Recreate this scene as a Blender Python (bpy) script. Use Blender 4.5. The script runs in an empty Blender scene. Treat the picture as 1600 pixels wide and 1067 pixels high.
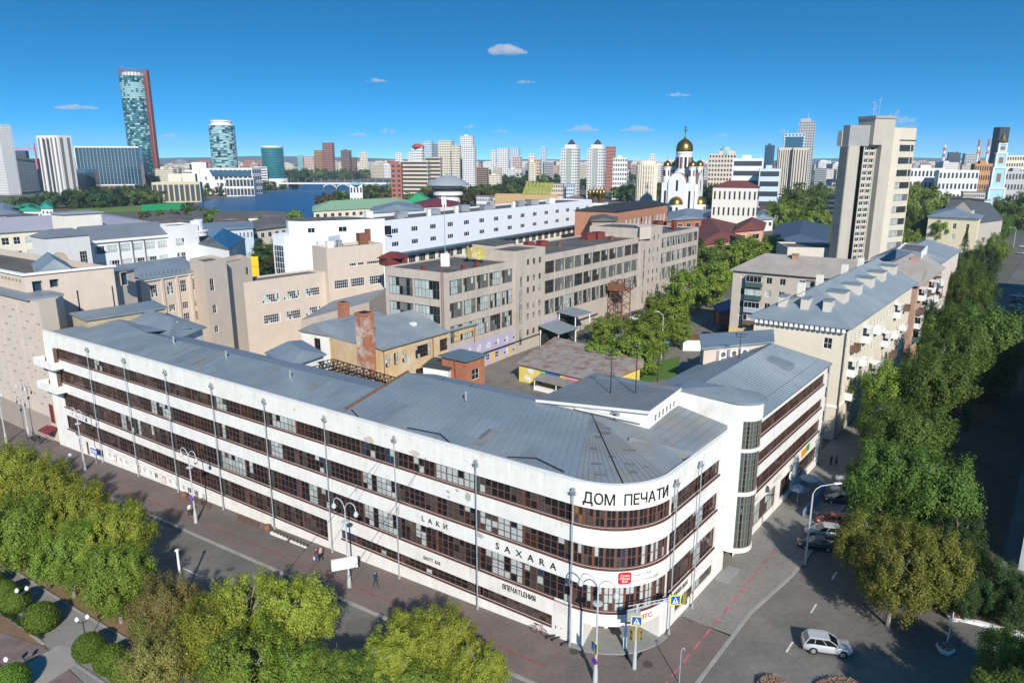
import bpy, bmesh, math, random
from mathutils import Vector, Matrix
sc = bpy.context.scene
COL = sc.collection
R_ = math.radians

# ---------------------------------------------------------------- camera
CAM_H = 42.0
FPX, CXP, CYP, HZP = 1130.0, 800.0, 533.5, 250.0      # focal length / centre / horizon in photo pixels
PITCH = math.atan((CYP - HZP) / FPX)
cd = bpy.data.cameras.new('camera'); cam = bpy.data.objects.new('camera', cd); COL.objects.link(cam)
cd.sensor_width = 36.0; cd.lens = 36.0 * FPX / 1600.0
cd.clip_start = 0.5; cd.clip_end = 30000
cam.location = (0, 0, CAM_H); cam.rotation_euler = (math.pi / 2 - PITCH, 0, 0)
sc.camera = cam
# ---------------------------------------------------------------- sky, sun, exposure
SUN_EL, SUN_AZ = R_(30.5), R_(169.5)                   # azimuth clockwise from +Y (behind the camera, to the right)
sdir = Vector((math.sin(SUN_AZ) * math.cos(SUN_EL), math.cos(SUN_AZ) * math.cos(SUN_EL), math.sin(SUN_EL)))
w = bpy.data.worlds.new('World'); sc.world = w; w.use_nodes = True
nt = w.node_tree; N = nt.nodes; L = nt.links
for n in list(N): N.remove(n)
out = N.new('ShaderNodeOutputWorld'); bg = N.new('ShaderNodeBackground')
sky = N.new('ShaderNodeTexSky'); sky.sky_type = 'NISHITA'; sky.sun_disc = False
sky.sun_elevation = SUN_EL; sky.sun_rotation = SUN_AZ
sky.altitude = 250; sky.air_density = 1.0; sky.dust_density = 0.2; sky.ozone_density = 3.0
hsv = N.new('ShaderNodeHueSaturation'); hsv.inputs['Saturation'].default_value = 1.58; hsv.inputs['Value'].default_value = 1.34; hsv.inputs['Hue'].default_value = .492
L.new(sky.outputs[0], hsv.inputs['Color'])
# clear autumn air: the blue of the upper sky reaches far down, so the dome is read a little higher than it stands
tcw = N.new('ShaderNodeTexCoord'); mpw = N.new('ShaderNodeMapping'); mpw.inputs['Scale'].default_value = (1, 1, 3.5); mpw.inputs['Location'].default_value = (0, 0, .105)
L.new(tcw.outputs['Generated'], mpw.inputs['Vector']); nrm = N.new('ShaderNodeVectorMath'); nrm.operation = 'NORMALIZE'; L.new(mpw.outputs[0], nrm.inputs[0]); L.new(nrm.outputs[0], sky.inputs['Vector'])
bg.inputs['Strength'].default_value = 0.115
def pix_dir(px, py):
    u = (px - CXP) / FPX; v = (CYP - py) / FPX
    return Vector((u, math.cos(PITCH) + v * math.sin(PITCH), -math.sin(PITCH) + v * math.cos(PITCH))).normalized()
L.new(hsv.outputs[0], bg.inputs['Color']); L.new(bg.outputs[0], out.inputs['Surface'])
w.cycles.sampling_method = 'MANUAL'; w.cycles.sample_map_resolution = 512
sl = bpy.data.lights.new('sun', 'SUN'); sun = bpy.data.objects.new('sun', sl); COL.objects.link(sun)
sl.energy = 4.8; sl.angle = R_(0.53); sl.color = (1.0, 0.95, 0.87)
sun.rotation_euler = sdir.to_track_quat('Z', 'Y').to_euler(); sun.location = (40, -60, 120)
vs = sc.view_settings; vs.view_transform = 'Standard'; vs.look = 'None'; vs.exposure = 0.28; vs.gamma = 1; vs.use_curve_mapping = False
sc.cycles.max_bounces = 6; sc.cycles.transparent_max_bounces = 6; sc.cycles.volume_bounces = 2
sc.cycles.caustics_reflective = False; sc.cycles.caustics_refractive = False
try:
    sc.cycles.use_denoising = True; sc.cycles.denoiser = 'OPENIMAGEDENOISE'; sc.cycles.denoising_prefilter = 'ACCURATE'
except Exception: pass

# ---------------------------------------------------------------- measuring helpers (photo pixel -> place in the world at a known height)
def zg(x): return .0455 * min(0.0, max(x, -85.0) - 3.0)
def ray(px, py):
    u = (px - CXP) / FPX; v = (CYP - py) / FPX; c, s = math.cos(PITCH), math.sin(PITCH)
    return Vector((u, c + v * s, -s + v * c))
def at(px, py, z=0.0):
    d = ray(px, py); t = (z - CAM_H) / d.z
    return Vector((d.x * t, d.y * t))
def atg(px, py):
    z = 0
    for i in range(5): p = at(px, py, z); z = zg(p.x)
    return p
def atY(px, py, Y):
    d = ray(px, py); t = Y / d.y
    return Vector((d.x * t, Y, CAM_H + d.z * t))
C0 = Vector((10.13, 52.8)); LV = Vector((-.8216, .570)); RV = Vector((.616, .788)); NI = Vector((.57, .8216)); NR = Vector((.788, -.616))
def lf(s, d): return C0 + LV * s + NI * d            # along the left facade / inward from it
def rf(t, p): return C0 + RV * t + NR * p            # along the right facade / outward from it

# ---------------------------------------------------------------- materials
MATS = {}
def mat(name, col, rough=.8, var=.10, scale=.6, bump=0.0, metal=0.0, col2=None, col2amt=.5, col2scale=.15, spec=.3, fine=0.0, island=0.0, streak=0.0, trans=0.0):
    if name in MATS: return MATS[name]
    m = bpy.data.materials.new(name); m.use_nodes = True
    n = m.node_tree.nodes; l = m.node_tree.links; b = n['Principled BSDF']
    b.inputs['Roughness'].default_value = rough; b.inputs['Metallic'].default_value = metal
    b.inputs['Specular IOR Level'].default_value = spec
    geo = n.new('ShaderNodeNewGeometry')
    c = None
    def noise(s, det=5, rg=.6, vec=None):
        t = n.new('ShaderNodeTexNoise'); t.inputs['Scale'].default_value = s; t.inputs['Detail'].default_value = det; t.inputs['Roughness'].default_value = rg
        l.new(vec or geo.outputs['Position'], t.inputs['Vector']); return t.outputs['Fac']
    def ramp(f, a, b_):
        t = n.new('ShaderNodeMapRange'); t.inputs['From Min'].default_value = .3; t.inputs['From Max'].default_value = .7
        t.inputs['To Min'].default_value = a; t.inputs['To Max'].default_value = b_; l.new(f, t.inputs['Value']); return t.outputs['Result']
    base = n.new('ShaderNodeRGB'); base.outputs[0].default_value = (*col, 1); c = base.outputs[0]
    if col2:
        mx = n.new('ShaderNodeMixRGB'); mx.inputs[2].default_value = (*col2, 1); l.new(c, mx.inputs[1])
        t = n.new('ShaderNodeMapRange'); t.inputs['From Min'].default_value = .62 - .35 * col2amt; t.inputs['From Max'].default_value = .80 - .25 * col2amt
        l.new(noise(col2scale, 8, .65), t.inputs['Value']); l.new(t.outputs['Result'], mx.inputs[0]); c = mx.outputs[0]
    def mul(c, f):
        mx = n.new('ShaderNodeMixRGB'); mx.blend_type = 'MULTIPLY'; mx.inputs[0].default_value = 1; l.new(c, mx.inputs[1]); l.new(f, mx.inputs[2]); return mx.outputs[0]
    if var: c = mul(c, ramp(noise(scale), 1 - var, 1 + var))
    if fine: c = mul(c, ramp(noise(scale * 14, 3), 1 - fine, 1 + fine))
    if streak:
        mp = n.new('ShaderNodeMapping'); mp.inputs['Scale'].default_value = (1.3, 1.3, .07); l.new(geo.outputs['Position'], mp.inputs['Vector'])
        c = mul(c, ramp(noise(1.0, 5, .7, mp.outputs[0]), 1 - streak, 1 + streak * .3))
    if island:
        t = n.new('ShaderNodeMapRange'); t.inputs['To Min'].default_value = 1 - island; t.inputs['To Max'].default_value = 1 + island
        l.new(geo.outputs['Random Per Island'], t.inputs['Value']); c = mul(c, t.outputs['Result'])
    l.new(c, b.inputs['Base Color'])
    if bump:
        bp = n.new('ShaderNodeBump'); bp.inputs['Strength'].default_value = bump; bp.inputs['Distance'].default_value = .05
        l.new(noise(scale * 8), bp.inputs['Height']); l.new(bp.outputs[0], b.inputs['Normal'])
    MATS[name] = m; return m
def leafmat(name, col, col2, dry=None):
    m = bpy.data.materials.new(name); m.use_nodes = True
    n = m.node_tree.nodes; l = m.node_tree.links; b = n['Principled BSDF']; o = n['Material Output']
    geo = n.new('ShaderNodeNewGeometry'); oi = n.new('ShaderNodeObjectInfo')
    rp = n.new('ShaderNodeValToRGB'); e = rp.color_ramp.elements
    e[0].color = (*[q * .62 for q in col], 1); e[1].color = (*col2, 1); e[1].position = .92
    k = e.new(.5); k.color = (*col, 1)
    if dry: k2 = e.new(.97); k2.color = (*dry, 1)
    l.new(geo.outputs['Random Per Island'], rp.inputs[0])
    h = n.new('ShaderNodeHueSaturation'); l.new(rp.outputs[0], h.inputs['Color'])
    v = n.new('ShaderNodeMapRange'); v.inputs['To Min'].default_value = .82; v.inputs['To Max'].default_value = 1.2; l.new(oi.outputs['Random'], v.inputs['Value']); l.new(v.outputs[0], h.inputs['Value'])
    v2 = n.new('ShaderNodeMapRange'); v2.inputs['To Min'].default_value = .485; v2.inputs['To Max'].default_value = .512; l.new(oi.outputs['Random'], v2.inputs['Value']); l.new(v2.outputs[0], h.inputs['Hue'])
    b.inputs['Roughness'].default_value = .55; b.inputs['Specular IOR Level'].default_value = .25
    l.new(h.outputs[0], b.inputs['Base Color'])
    t = n.new('ShaderNodeBsdfTranslucent'); l.new(h.outputs[0], t.inputs['Color'])
    ms = n.new('ShaderNodeMixShader'); ms.inputs[0].default_value = .3
    l.new(b.outputs[0], ms.inputs[1]); l.new(t.outputs[0], ms.inputs[2]); l.new(ms.outputs[0], o.inputs['Surface'])
    MATS[name] = m; return m

plaster = mat('white_plaster', (.81, .785, .735), .9, .04, .8, .06, col2=(.66, .61, .52), col2amt=.18, col2scale=.5, streak=.11)
trim_w = mat('white_paint', (.80, .80, .78), .6, .04)
roofm = mat('grey_roof_sheet', (.205, .248, .28), .5, .10, .25, .05, metal=.12, col2=(.26, .29, .31), col2amt=.5, col2scale=.12, spec=.5, streak=.0, fine=.05)
roofold = mat('weathered_roof_sheet', (.21, .235, .25), .55, .12, .3, .06, metal=.1, col2=(.26, .235, .19), col2amt=.33, col2scale=.22, spec=.45, fine=.07)
rust = mat('rusty_steel', (.20, .085, .05), .85, .25, 2.0)
brownf = mat('brown_window_frame', (.15, .065, .048), .55, .15, 1.0)
glass = mat('dark_glass', (.012, .016, .020), .06, 0, spec=.6)
glass3 = mat('reflection_glass', (.058, .055, .05), .1, .25, 1.5, spec=.6, island=.5)  # reflections on some panes are put into this brownish tint
glass2 = mat('blue_glass', (.02, .05, .085), .07, 0, spec=.6)
curt = mat('pale_curtain', (.42, .48, .46), .35, .12, 3.0, spec=.5, island=.22)
blind = mat('brown_blind', (.034, .024, .018), .3, .2, 3.0, spec=.5, island=.3)
gold_int = mat('ochre_interior', (.20, .12, .04), .3, .2, 2.0, spec=.5, island=.3)
whitef = mat('white_window_frame', (.78, .78, .77), .5, 0)
greyf = mat('grey_window_frame', (.12, .115, .10), .7, .2, 2.0)
asphalt = mat('asphalt', (.132, .124, .112), .92, .12, .12, .1, col2=(.185, .17, .148), col2amt=.5, col2scale=.06, fine=.12)
paving = mat('reddish_paving', (.155, .128, .112), .9, .12, .3, .1, col2=(.20, .14, .12), col2amt=.45, col2scale=.12, fine=.14)
paveg = mat('grey_paving', (.225, .212, .19), .9, .10, .3, .1, fine=.16)
kerbm = mat('kerb_stone', (.30, .285, .265), .9, .15, 1.0)
earth = mat('brown_earth', (.215, .135, .075), .95, .2, .5, .2, fine=.2)
cityg = mat('city_ground', (.135, .125, .105), .95, .2, .02, col2=(.06, .085, .03), col2amt=.5, col2scale=.01)
yardm = mat('courtyard_ground', (.20, .18, .155), .95, .18, .25, .1, col2=(.13, .12, .09), col2amt=.45, col2scale=.1, fine=.15)
grassm = mat('lawn', (.085, .16, .025), .95, .2, .8, .2, fine=.25)
beige = mat('beige_plaster', (.59, .50, .415), .9, .05, .4, .05, streak=.05)
beiged = mat('taupe_plaster', (.36, .30, .25), .9, .06, .5)
concr = mat('pinkish_concrete', (.50, .435, .37), .9, .09, .4, .06, streak=.16, col2=(.38, .32, .26), col2amt=.25, col2scale=.2)
cream = mat('cream_plaster', (.70, .63, .50), .9, .05, .4, streak=.04)
creamw = mat('off_white_plaster', (.74, .70, .61), .9, .05, .4, streak=.05)
cladw = mat('white_cladding', (.74, .77, .82), .5, .02, .4, spec=.4)
bitum = mat('dark_roofing_felt', (.105, .098, .09), .95, .2, .2, .08, col2=(.16, .145, .125), col2amt=.5, col2scale=.12)
brick = mat('red_brick', (.36, .145, .085), .9, .18, 1.4, .1, fine=.22)
steel = mat('galvanised_steel', (.42, .44, .45), .45, .08, 1, metal=.5, spec=.5)
dark = mat('dark_metal', (.03, .03, .032), .6, .1)
black = mat('black_paint', (.012, .012, .012), .6, 0)

# ---------------------------------------------------------------- mesh building
class MB:
    def __init__(s): s.v = []; s.f = []; s.m = []
    def q(s, *pts, mi=0):
        b = len(s.v); s.v += [tuple(p) for p in pts]; s.f.append(tuple(range(b, b + len(pts)))); s.m.append(mi)
    def hexa(s, p, mi=0, skip=()):
        b = len(s.v); s.v += [tuple(q) for q in p]
        for k, f in enumerate(((3, 2, 1, 0), (4, 5, 6, 7), (0, 1, 5, 4), (1, 2, 6, 5), (2, 3, 7, 6), (3, 0, 4, 7))):
            if k in skip: continue
            s.f.append(tuple(b + i for i in f)); s.m.append(mi)
    def box(s, x0, x1, y0, y1, z0, z1, mi=0, skip=()):
        s.hexa([(x0, y0, z0), (x1, y0, z0), (x1, y1, z0), (x0, y1, z0), (x0, y0, z1), (x1, y0, z1), (x1, y1, z1), (x0, y1, z1)], mi, skip)
    def obox(s, O, U, a0, a1, b0, b1, z0, z1, mi=0):     # box in a plan frame: origin O, axis U (2D), b to its left
        V = Vector((-U.y, U.x)); P = [O + U * a + V * b for a, b in ((a0, b0), (a1, b0), (a1, b1), (a0, b1))]
        s.hexa([(p.x, p.y, z0) for p in P] + [(p.x, p.y, z1) for p in P], mi)
    def prism(s, pts, z0, z1, mi=0, top=True, bot=False, mtop=None):
        n = len(pts); b = len(s.v)
        Z0 = z0 if isinstance(z0, (list, tuple)) else [z0] * n; Z1 = z1 if isinstance(z1, (list, tuple)) else [z1] * n
        s.v += [(p[0], p[1], Z0[i]) for i, p in enumerate(pts)] + [(p[0], p[1], Z1[i]) for i, p in enumerate(pts)]
        for i in range(n):
            j = (i + 1) % n; s.f.append((b + i, b + j, b + n + j, b + n + i)); s.m.append(mi)
        if top: s.f.append(tuple(range(b + n, b + 2 * n))); s.m.append(mi if mtop is None else mtop)
        if bot: s.f.append(tuple(reversed(range(b, b + n)))); s.m.append(mi)
    def tube(s, p0, p1, r0, r1=None, n=8, mi=0, cap=True):
        p0 = Vector(p0); p1 = Vector(p1); r1 = r0 if r1 is None else r1; d = (p1 - p0)
        if d.length < 1e-6: return
        d.normalize(); a = d.orthogonal().normalized(); c = d.cross(a); b = len(s.v)
        for p, r in ((p0, r0), (p1, r1)):
            for i in range(n):
                t = 2 * math.pi * i / n; s.v.append(tuple(p + a * (r * math.cos(t)) + c * (r * math.sin(t))))
        for i in range(n):
            j = (i + 1) % n; s.f.append((b + i, b + j, b + n + j, b + n + i)); s.m.append(mi)
        if cap: s.f.append(tuple(b + n + i for i in range(n))); s.m.append(mi); s.f.append(tuple(b + n - 1 - i for i in range(n))); s.m.append(mi)
    def path(s, pts, r, n=6, mi=0):
        for a, b in zip(pts[:-1], pts[1:]): s.tube(a, b, r, r, n, mi)
    def lathe(s, c, prof, n=16, mi=0, a0=0, a1=2 * math.pi, sx=1, sy=1):
        b = len(s.v); full = abs(a1 - a0 - 2 * math.pi) < 1e-6; k = n if full else n + 1
        for r, z in prof:
            for i in range(k):
                t = a0 + (a1 - a0) * i / n; s.v.append((c[0] + r * sx * math.cos(t), c[1] + r * sy * math.sin(t), c[2] + z))
        for j in range(len(prof) - 1):
            for i in range(n):
                i2 = (i + 1) % k
                s.f.append((b + j * k + i, b + j * k + i2, b + (j + 1) * k + i2, b + (j + 1) * k + i)); s.m.append(mi)
    def mesh(s, name, mats, smooth=False):
        me = bpy.data.meshes.new(name); me.from_pydata(s.v, [], s.f)
        for m in (mats if isinstance(mats, (list, tuple)) else [mats]): me.materials.append(m)
        if any(s.m): me.polygons.foreach_set('material_index', s.m)
        if smooth: me.polygons.foreach_set('use_smooth', [True] * len(s.f))
        me.update(); return me
    def obj(s, name, mats, parent=None, loc=None, rz=0, smooth=False):
        return link(name, s.mesh(name, mats, smooth), parent, loc, rz)
def link(name, me, parent=None, loc=None, rz=0):
    o = bpy.data.objects.new(name, me); COL.objects.link(o)
    if parent: o.parent = parent
    if loc is not None: o.location = loc if len(loc) == 3 else (loc[0], loc[1], 0)
    if rz: o.rotation_euler = (0, 0, rz)
    return o
def thing(name, label, cat, loc=(0, 0, 0), rz=0, group=None):
    return tag(link(name, None, None, loc, rz), label, cat, group)
def tag(o, label=None, cat=None, group=None, kind=None):
    for k, v in (('label', label), ('category', cat), ('group', group), ('kind', kind)):
        if v: o[k] = v
    return o
def struct(o): o['kind'] = 'structure'; return o
def stuff(o, label=None, cat=None): o['kind'] = 'stuff'; return tag(o, label, cat)
def copytree(src, loc=None, rz=None, label=None, group=None, scale=None):
    r = src.copy(); COL.objects.link(r)
    if loc is not None: r.location = loc
    if rz is not None: r.rotation_euler = (0, 0, rz)
    if scale is not None: r.scale = scale if isinstance(scale, tuple) else (scale,) * 3
    if label: r['label'] = label
    if group: r['group'] = group
    for ch in src.children:
        c = ch.copy(); COL.objects.link(c); c.parent = r
        for g in ch.children:
            d = g.copy(); COL.objects.link(d); d.parent = c
    return r

# ---------------------------------------------------------------- walls with real openings and windows
WCACHE = {}
def winmesh(w, h, nx, ny, fmat, fw, glasses, seed, sill=False):
    key = (round(w, 2), round(h, 2), nx, ny, fmat.name, fw, tuple((m.name, p) for m, p in glasses), seed, sill)
    if key in WCACHE: return WCACHE[key]
    rnd = random.Random(hash((round(w, 2), nx, ny, seed)) & 0xffff)
    b = MB(); f = fw
    b.box(0, w, 0, .07, 0, f, 0, (4,)); b.box(0, w, 0, .07, h - f, h, 0, (4,)); b.box(0, f, 0, .07, f, h - f, 0, (4,)); b.box(w - f, w, 0, .07, f, h - f, 0, (4,))
    m = f * .6
    for i in range(1, nx): x = w * i / nx; b.box(x - m / 2, x + m / 2, .01, .06, f, h - f, 0, (0, 1, 4))
    for j in range(1, ny): z = h * j / ny; b.box(f, w - f, .012, .058, z - m / 2, z + m / 2, 0, (3, 4, 5))
    if sill: b.box(-.06, w + .06, -.1, 0, -.07, 0, 0)
    mats = [fmat] + [g for g, p in glasses]; tot = sum(p for g, p in glasses)
    for i in range(nx):
        for j in range(ny):
            if not ((i or j) and rnd.random() < .68):
                r = rnd.random() * tot; k = 0
                while r > glasses[k][1] and k < len(glasses) - 1: r -= glasses[k][1]; k += 1
            dx, dz = rnd.uniform(-.012, .012), rnd.uniform(-.008, .008)
            x0, x1, z0, z1 = w * i / nx, w * (i + 1) / nx, h * j / ny, h * (j + 1) / ny
            b.q((x0, .04 - dx - dz, z0), (x1, .04 + dx - dz, z0), (x1, .04 + dx + dz, z1), (x0, .04 - dx + dz, z1), mi=k + 1)
    me = b.mesh('window', mats); WCACHE[key] = me; return me
GL = [(glass, 6), (curt, 1.4), (blind, .6)]
def facade(b, A, B, z0, z1, holes, depth, mi=0):
    U = (B - A); ln = U.length; U = U / ln; Nn = Vector((U.y, -U.x))
    zb0 = z0 if isinstance(z0, tuple) else (z0, z0)
    za = min(zb0); xs = sorted({0.0, ln, *[round(q, 4) for h in holes for q in h[:2]]}); zs = sorted({za, z1, *[round(q, 4) for h in holes for q in h[2:4]]})
    xs = [x for x in xs if -1e-6 <= x <= ln + 1e-6]; zs = [z for z in zs if za - 1e-6 <= z <= z1 + 1e-6]
    P = lambda x, z, d=0: ((A + U * x - Nn * d).x, (A + U * x - Nn * d).y, z)
    inh = lambda x, z: any(h[0] < x < h[1] and h[2] < z < h[3] for h in holes)
    for j in range(len(zs) - 1):
        i = 0
        while i < len(xs) - 1:
            zc = (zs[j] + zs[j + 1]) / 2
            if inh((xs[i] + xs[i + 1]) / 2, zc): i += 1; continue
            k = i
            while k + 1 < len(xs) - 1 and not inh((xs[k + 1] + xs[k + 2]) / 2, zc): k += 1
            b.q(P(xs[i], zs[j]), P(xs[k + 1], zs[j]), P(xs[k + 1], zs[j + 1]), P(xs[i], zs[j + 1]), mi=mi); i = k + 1
    for h in holes:
        x0, x1, a, c = h[:4]
        b.q(P(x0, a), P(x1, a), P(x1, a, depth), P(x0, a, depth), mi=mi); b.q(P(x0, c, depth), P(x1, c, depth), P(x1, c), P(x0, c), mi=mi)
        if x0 > .005: b.q(P(x0, a), P(x0, a, depth), P(x0, c, depth), P(x0, c), mi=mi)
        if x1 < ln - .005: b.q(P(x1, a, depth), P(x1, a), P(x1, c), P(x1, c, depth), mi=mi)
def grid(ln, n, w, rows, margin=None, start=None, pitch=None):
    """window openings: n columns of width w at the given rows (za, zb)"""
    o = []
    for i in range(n):
        if pitch: c = start + i * pitch
        else: m = margin if margin is not None else 0; c = m + (ln - 2 * m) * (i + .5) / n
        for (a, c2) in rows: o.append((c - w / 2, c + w / 2, a, c2))
    return o
RW = random.Random(11)
def add_windows(root, A, B, holes, depth, nx, ny, fmat=None, fw=.07, gl=None, sill=False, name='window', part=True):
    U = (B - A).normalized(); rz = math.atan2(U.y, U.x); Nn = Vector((U.y, -U.x))
    for h in holes:
        k = h[4] if len(h) > 4 else (nx, ny)
        me = winmesh(h[1] - h[0], h[3] - h[2], k[0], k[1], fmat or whitef, fw, gl or GL, RW.randrange(4), sill)
        p = A + U * h[0] - Nn * (depth - .06)
        link(name, me, root, (p.x, p.y, h[2]), rz)
def building(name, label, cat, pts, z0, z1, wall, roof=None, fac={}, depth=.18, wins=(1, 2), fmat=None, gl=None, fw=.07, parapet=.5, sill=False, group=None, roofobj=True, wallname='walls', par_t=.3):
    """prism building; pts counter-clockwise; fac = {edge: [openings]}"""
    root = thing(name, label, cat, (0, 0, 0), 0, group) if isinstance(name, str) else name
    pts = [Vector(p[:2]) for p in pts]; b = MB(); n = len(pts)
    for i in range(n):
        A, B = pts[i], pts[(i + 1) % n]; hs = fac.get(i, [])
        facade(b, A, B, z0, z1, hs, depth)
        if hs: add_windows(root, A, B, hs, depth, *wins, fmat, fw, gl, sill)
    b.obj(wallname, wall, root)
    if roof:
        r = MB(); zt = z1 - parapet
        r.q(*[(p.x, p.y, zt) for p in pts]); r.obj('roof', roof, root)
        if parapet > .05:
            pb = MB(); c = sum(pts, Vector((0, 0))) / n
            inn = [inset(pts, i, par_t) for i in range(n)]
            for i in range(n):
                j = (i + 1) % n
                pb.q((*pts[i], z1), (*pts[j], z1), (*inn[j], z1), (*inn[i], z1)); pb.q((*inn[i], z1), (*inn[j], z1), (*inn[j], zt - .01), (*inn[i], zt - .01))
            pb.obj('parapet', wall, root)
    return root
def inset(pts, i, d):
    n = len(pts); a, b, c = pts[i - 1], pts[i], pts[(i + 1) % n]
    u = (b - a).normalized(); v = (c - b).normalized(); nu = Vector((-u.y, u.x)); nv = Vector((-v.y, v.x))
    k = 1 + nu.dot(nv); return b + (nu + nv) * (d / max(k, .2))
def para(Np, Ap, Bp):
    """parallelogram footprint from near corner and its left and right neighbours, counter-clockwise starting left"""
    return [Ap, Np, Bp, Ap + Bp - Np]
def hiproof(root, pts, ze, zr, mat_, over=.5, hip=(1, 1), thick=.18, name='roof', seam=0):
    """hip / gable roof on a 4-point footprint; the ridge runs along the longer pair of sides; pts ccw"""
    P = [inset(pts, i, -over) for i in range(4)]
    if (P[1] - P[0]).length < (P[2] - P[1]).length: P = P[1:] + P[:1]
    d = (P[1] - P[0]).normalized(); hw = (P[2] - P[1]).length / 2
    r0 = (P[0] + P[3]) / 2 + d * (hw * hip[0]); r1 = (P[1] + P[2]) / 2 - d * (hw * hip[1])
    b = MB(); V = lambda p, z: (p.x, p.y, z)
    b.q(V(P[0], ze), V(P[1], ze), V(r1, zr), V(r0, zr)); b.q(V(P[2], ze), V(P[3], ze), V(r0, zr), V(r1, zr))
    b.q(V(P[1], ze), V(P[2], ze), V(r1, zr)); b.q(V(P[3], ze), V(P[0], ze), V(r0, zr))
    b.q(*[V(p, ze - thick) for p in reversed(P)])
    for i in range(4): b.q(V(P[i], ze - thick), V(P[(i + 1) % 4], ze - thick), V(P[(i + 1) % 4], ze), V(P[i], ze))
    o = b.obj(name, mat_, root)
    if seam:
        s = MB(); n = int((P[1] - P[0]).length / seam); ln = (P[1] - P[0]).length
        for (E0, E1) in ((P[0], P[1]), (P[2], P[3])):
            u = (E1 - E0).normalized(); nv = Vector((-u.y, u.x))
            for i in range(1, n):
                x = ln * i / n; k = min(1, x / max(hw * hip[0], .01), (ln - x) / max(hw * hip[1], .01))
                a = E0 + u * x; c = a + nv * hw * k
                s.tube((a.x, a.y, ze + .02), (c.x, c.y, ze + (zr - ze) * k + .02), .035, .035, 3, 0, False)
        stuff(s.obj('roof_seams', mat_, o))
    return o

# ================================================================ THE SETTING
b = MB(); xs = [-9000, -3000, -900, -300, -85, -60, -40, -20, 3, 30, 120, 400, 1500, 9000]; ys = [-300, 0, 60, 120, 200, 400, 900, 2500, 9000]
for i in range(len(xs) - 1):
    for j in range(len(ys) - 1):
        b.q(*[(x, y, zg(x) - .10) for x, y in ((xs[i], ys[j]), (xs[i + 1], ys[j]), (xs[i + 1], ys[j + 1]), (xs[i], ys[j + 1]))])
struct(b.obj('ground', cityg))
def strip(name, f, a0, a1, b0, b1, dz, m, step=2.0, parent=None, st=True, nb=3):
    """sheet in facade coordinates following the slope of the street"""
    b = MB(); n = max(1, int(abs(a1 - a0) / step))
    B0 = b0 if callable(b0) else (lambda a: b0); B1 = b1 if callable(b1) else (lambda a: b1)
    for i in range(n):
        p, q = a0 + (a1 - a0) * i / n, a0 + (a1 - a0) * (i + 1) / n
        for k in range(nb):
            u, v = k / nb, (k + 1) / nb
            P = [f(p, B0(p) + (B1(p) - B0(p)) * u), f(q, B0(q) + (B1(q) - B0(q)) * u), f(q, B0(q) + (B1(q) - B0(q)) * v), f(p, B0(p) + (B1(p) - B0(p)) * v)]
            b.q(*[(x.x, x.y, zg(x.x) + dz) for x in P])
    o = b.obj(name, m, parent); return struct(o) if st else o
def poly(name, pts, dz, m, parent=None):
    b = MB(); b.q(*[(p.x, p.y, zg(p.x) + dz) for p in pts]); return struct(b.obj(name, m, parent))
avenue = strip('avenue_road', lf, 300, -13.05, -16.5, -6, 0, asphalt)
strip('street_road', rf, -40, 420, lambda t: 5.2 if t < 24 else 6.4, 30, .02, asphalt, 8)
K = Vector((10.54, 45.21))
bsec = lambda d: K + (C0 - K) * ((d + 6) / 6)          # shared mitre line of the two pavements
sK = (K - C0).dot(LV); tK = (K - C0).dot(RV)
strip('pavement_avenue', lf, 130, 0, -6, .8, .14, paving, 1.5)
b = MB(); P = [lf(0, -6), K, C0]; b.q(*[(p.x, p.y, zg(p.x) + .14) for p in P]); struct(b.obj('pavement_corner', paving))
pw = lambda t: 5.0 if t < 14 else min(6.2, 5.0 + (t - 14) * .12)
b = MB(); P = [C0, K, rf(9.6, 5.0), rf(9.2, -1)]; b.q(*[(p.x, p.y, .14) for p in P]); struct(b.obj('pavement_street', paving))
strip('pavement_street_slabs', rf, 9.4, 200, -1, pw, .14, paveg, 3)
# kerbs
def kerb(name, pts, w=.28, h=.2, m=kerbm):
    b = MB()
    for p, q in zip(pts[:-1], pts[1:]):
        u = (q - p).normalized(); v = Vector((-u.y, u.x)) * w / 2; zp, zq = zg(p.x), zg(q.x)
        b.hexa([(*(p - v), zp - .1), (*(q - v), zq - .1), (*(q + v), zq - .1), (*(p + v), zp - .1), (*(p - v), zp + h), (*(q - v), zq + h), (*(q + v), zq + h), (*(p + v), zp + h)])
    return struct(b.obj(name, m))
kerb('kerb_avenue', [lf(s, -6.1) for s in range(130, -7, -4)], .3, .17)
kerb('kerb_street', [K] + [rf(t, pw(t) + .1) for t in range(-7, 60, 3)], .3, .17)
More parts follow.
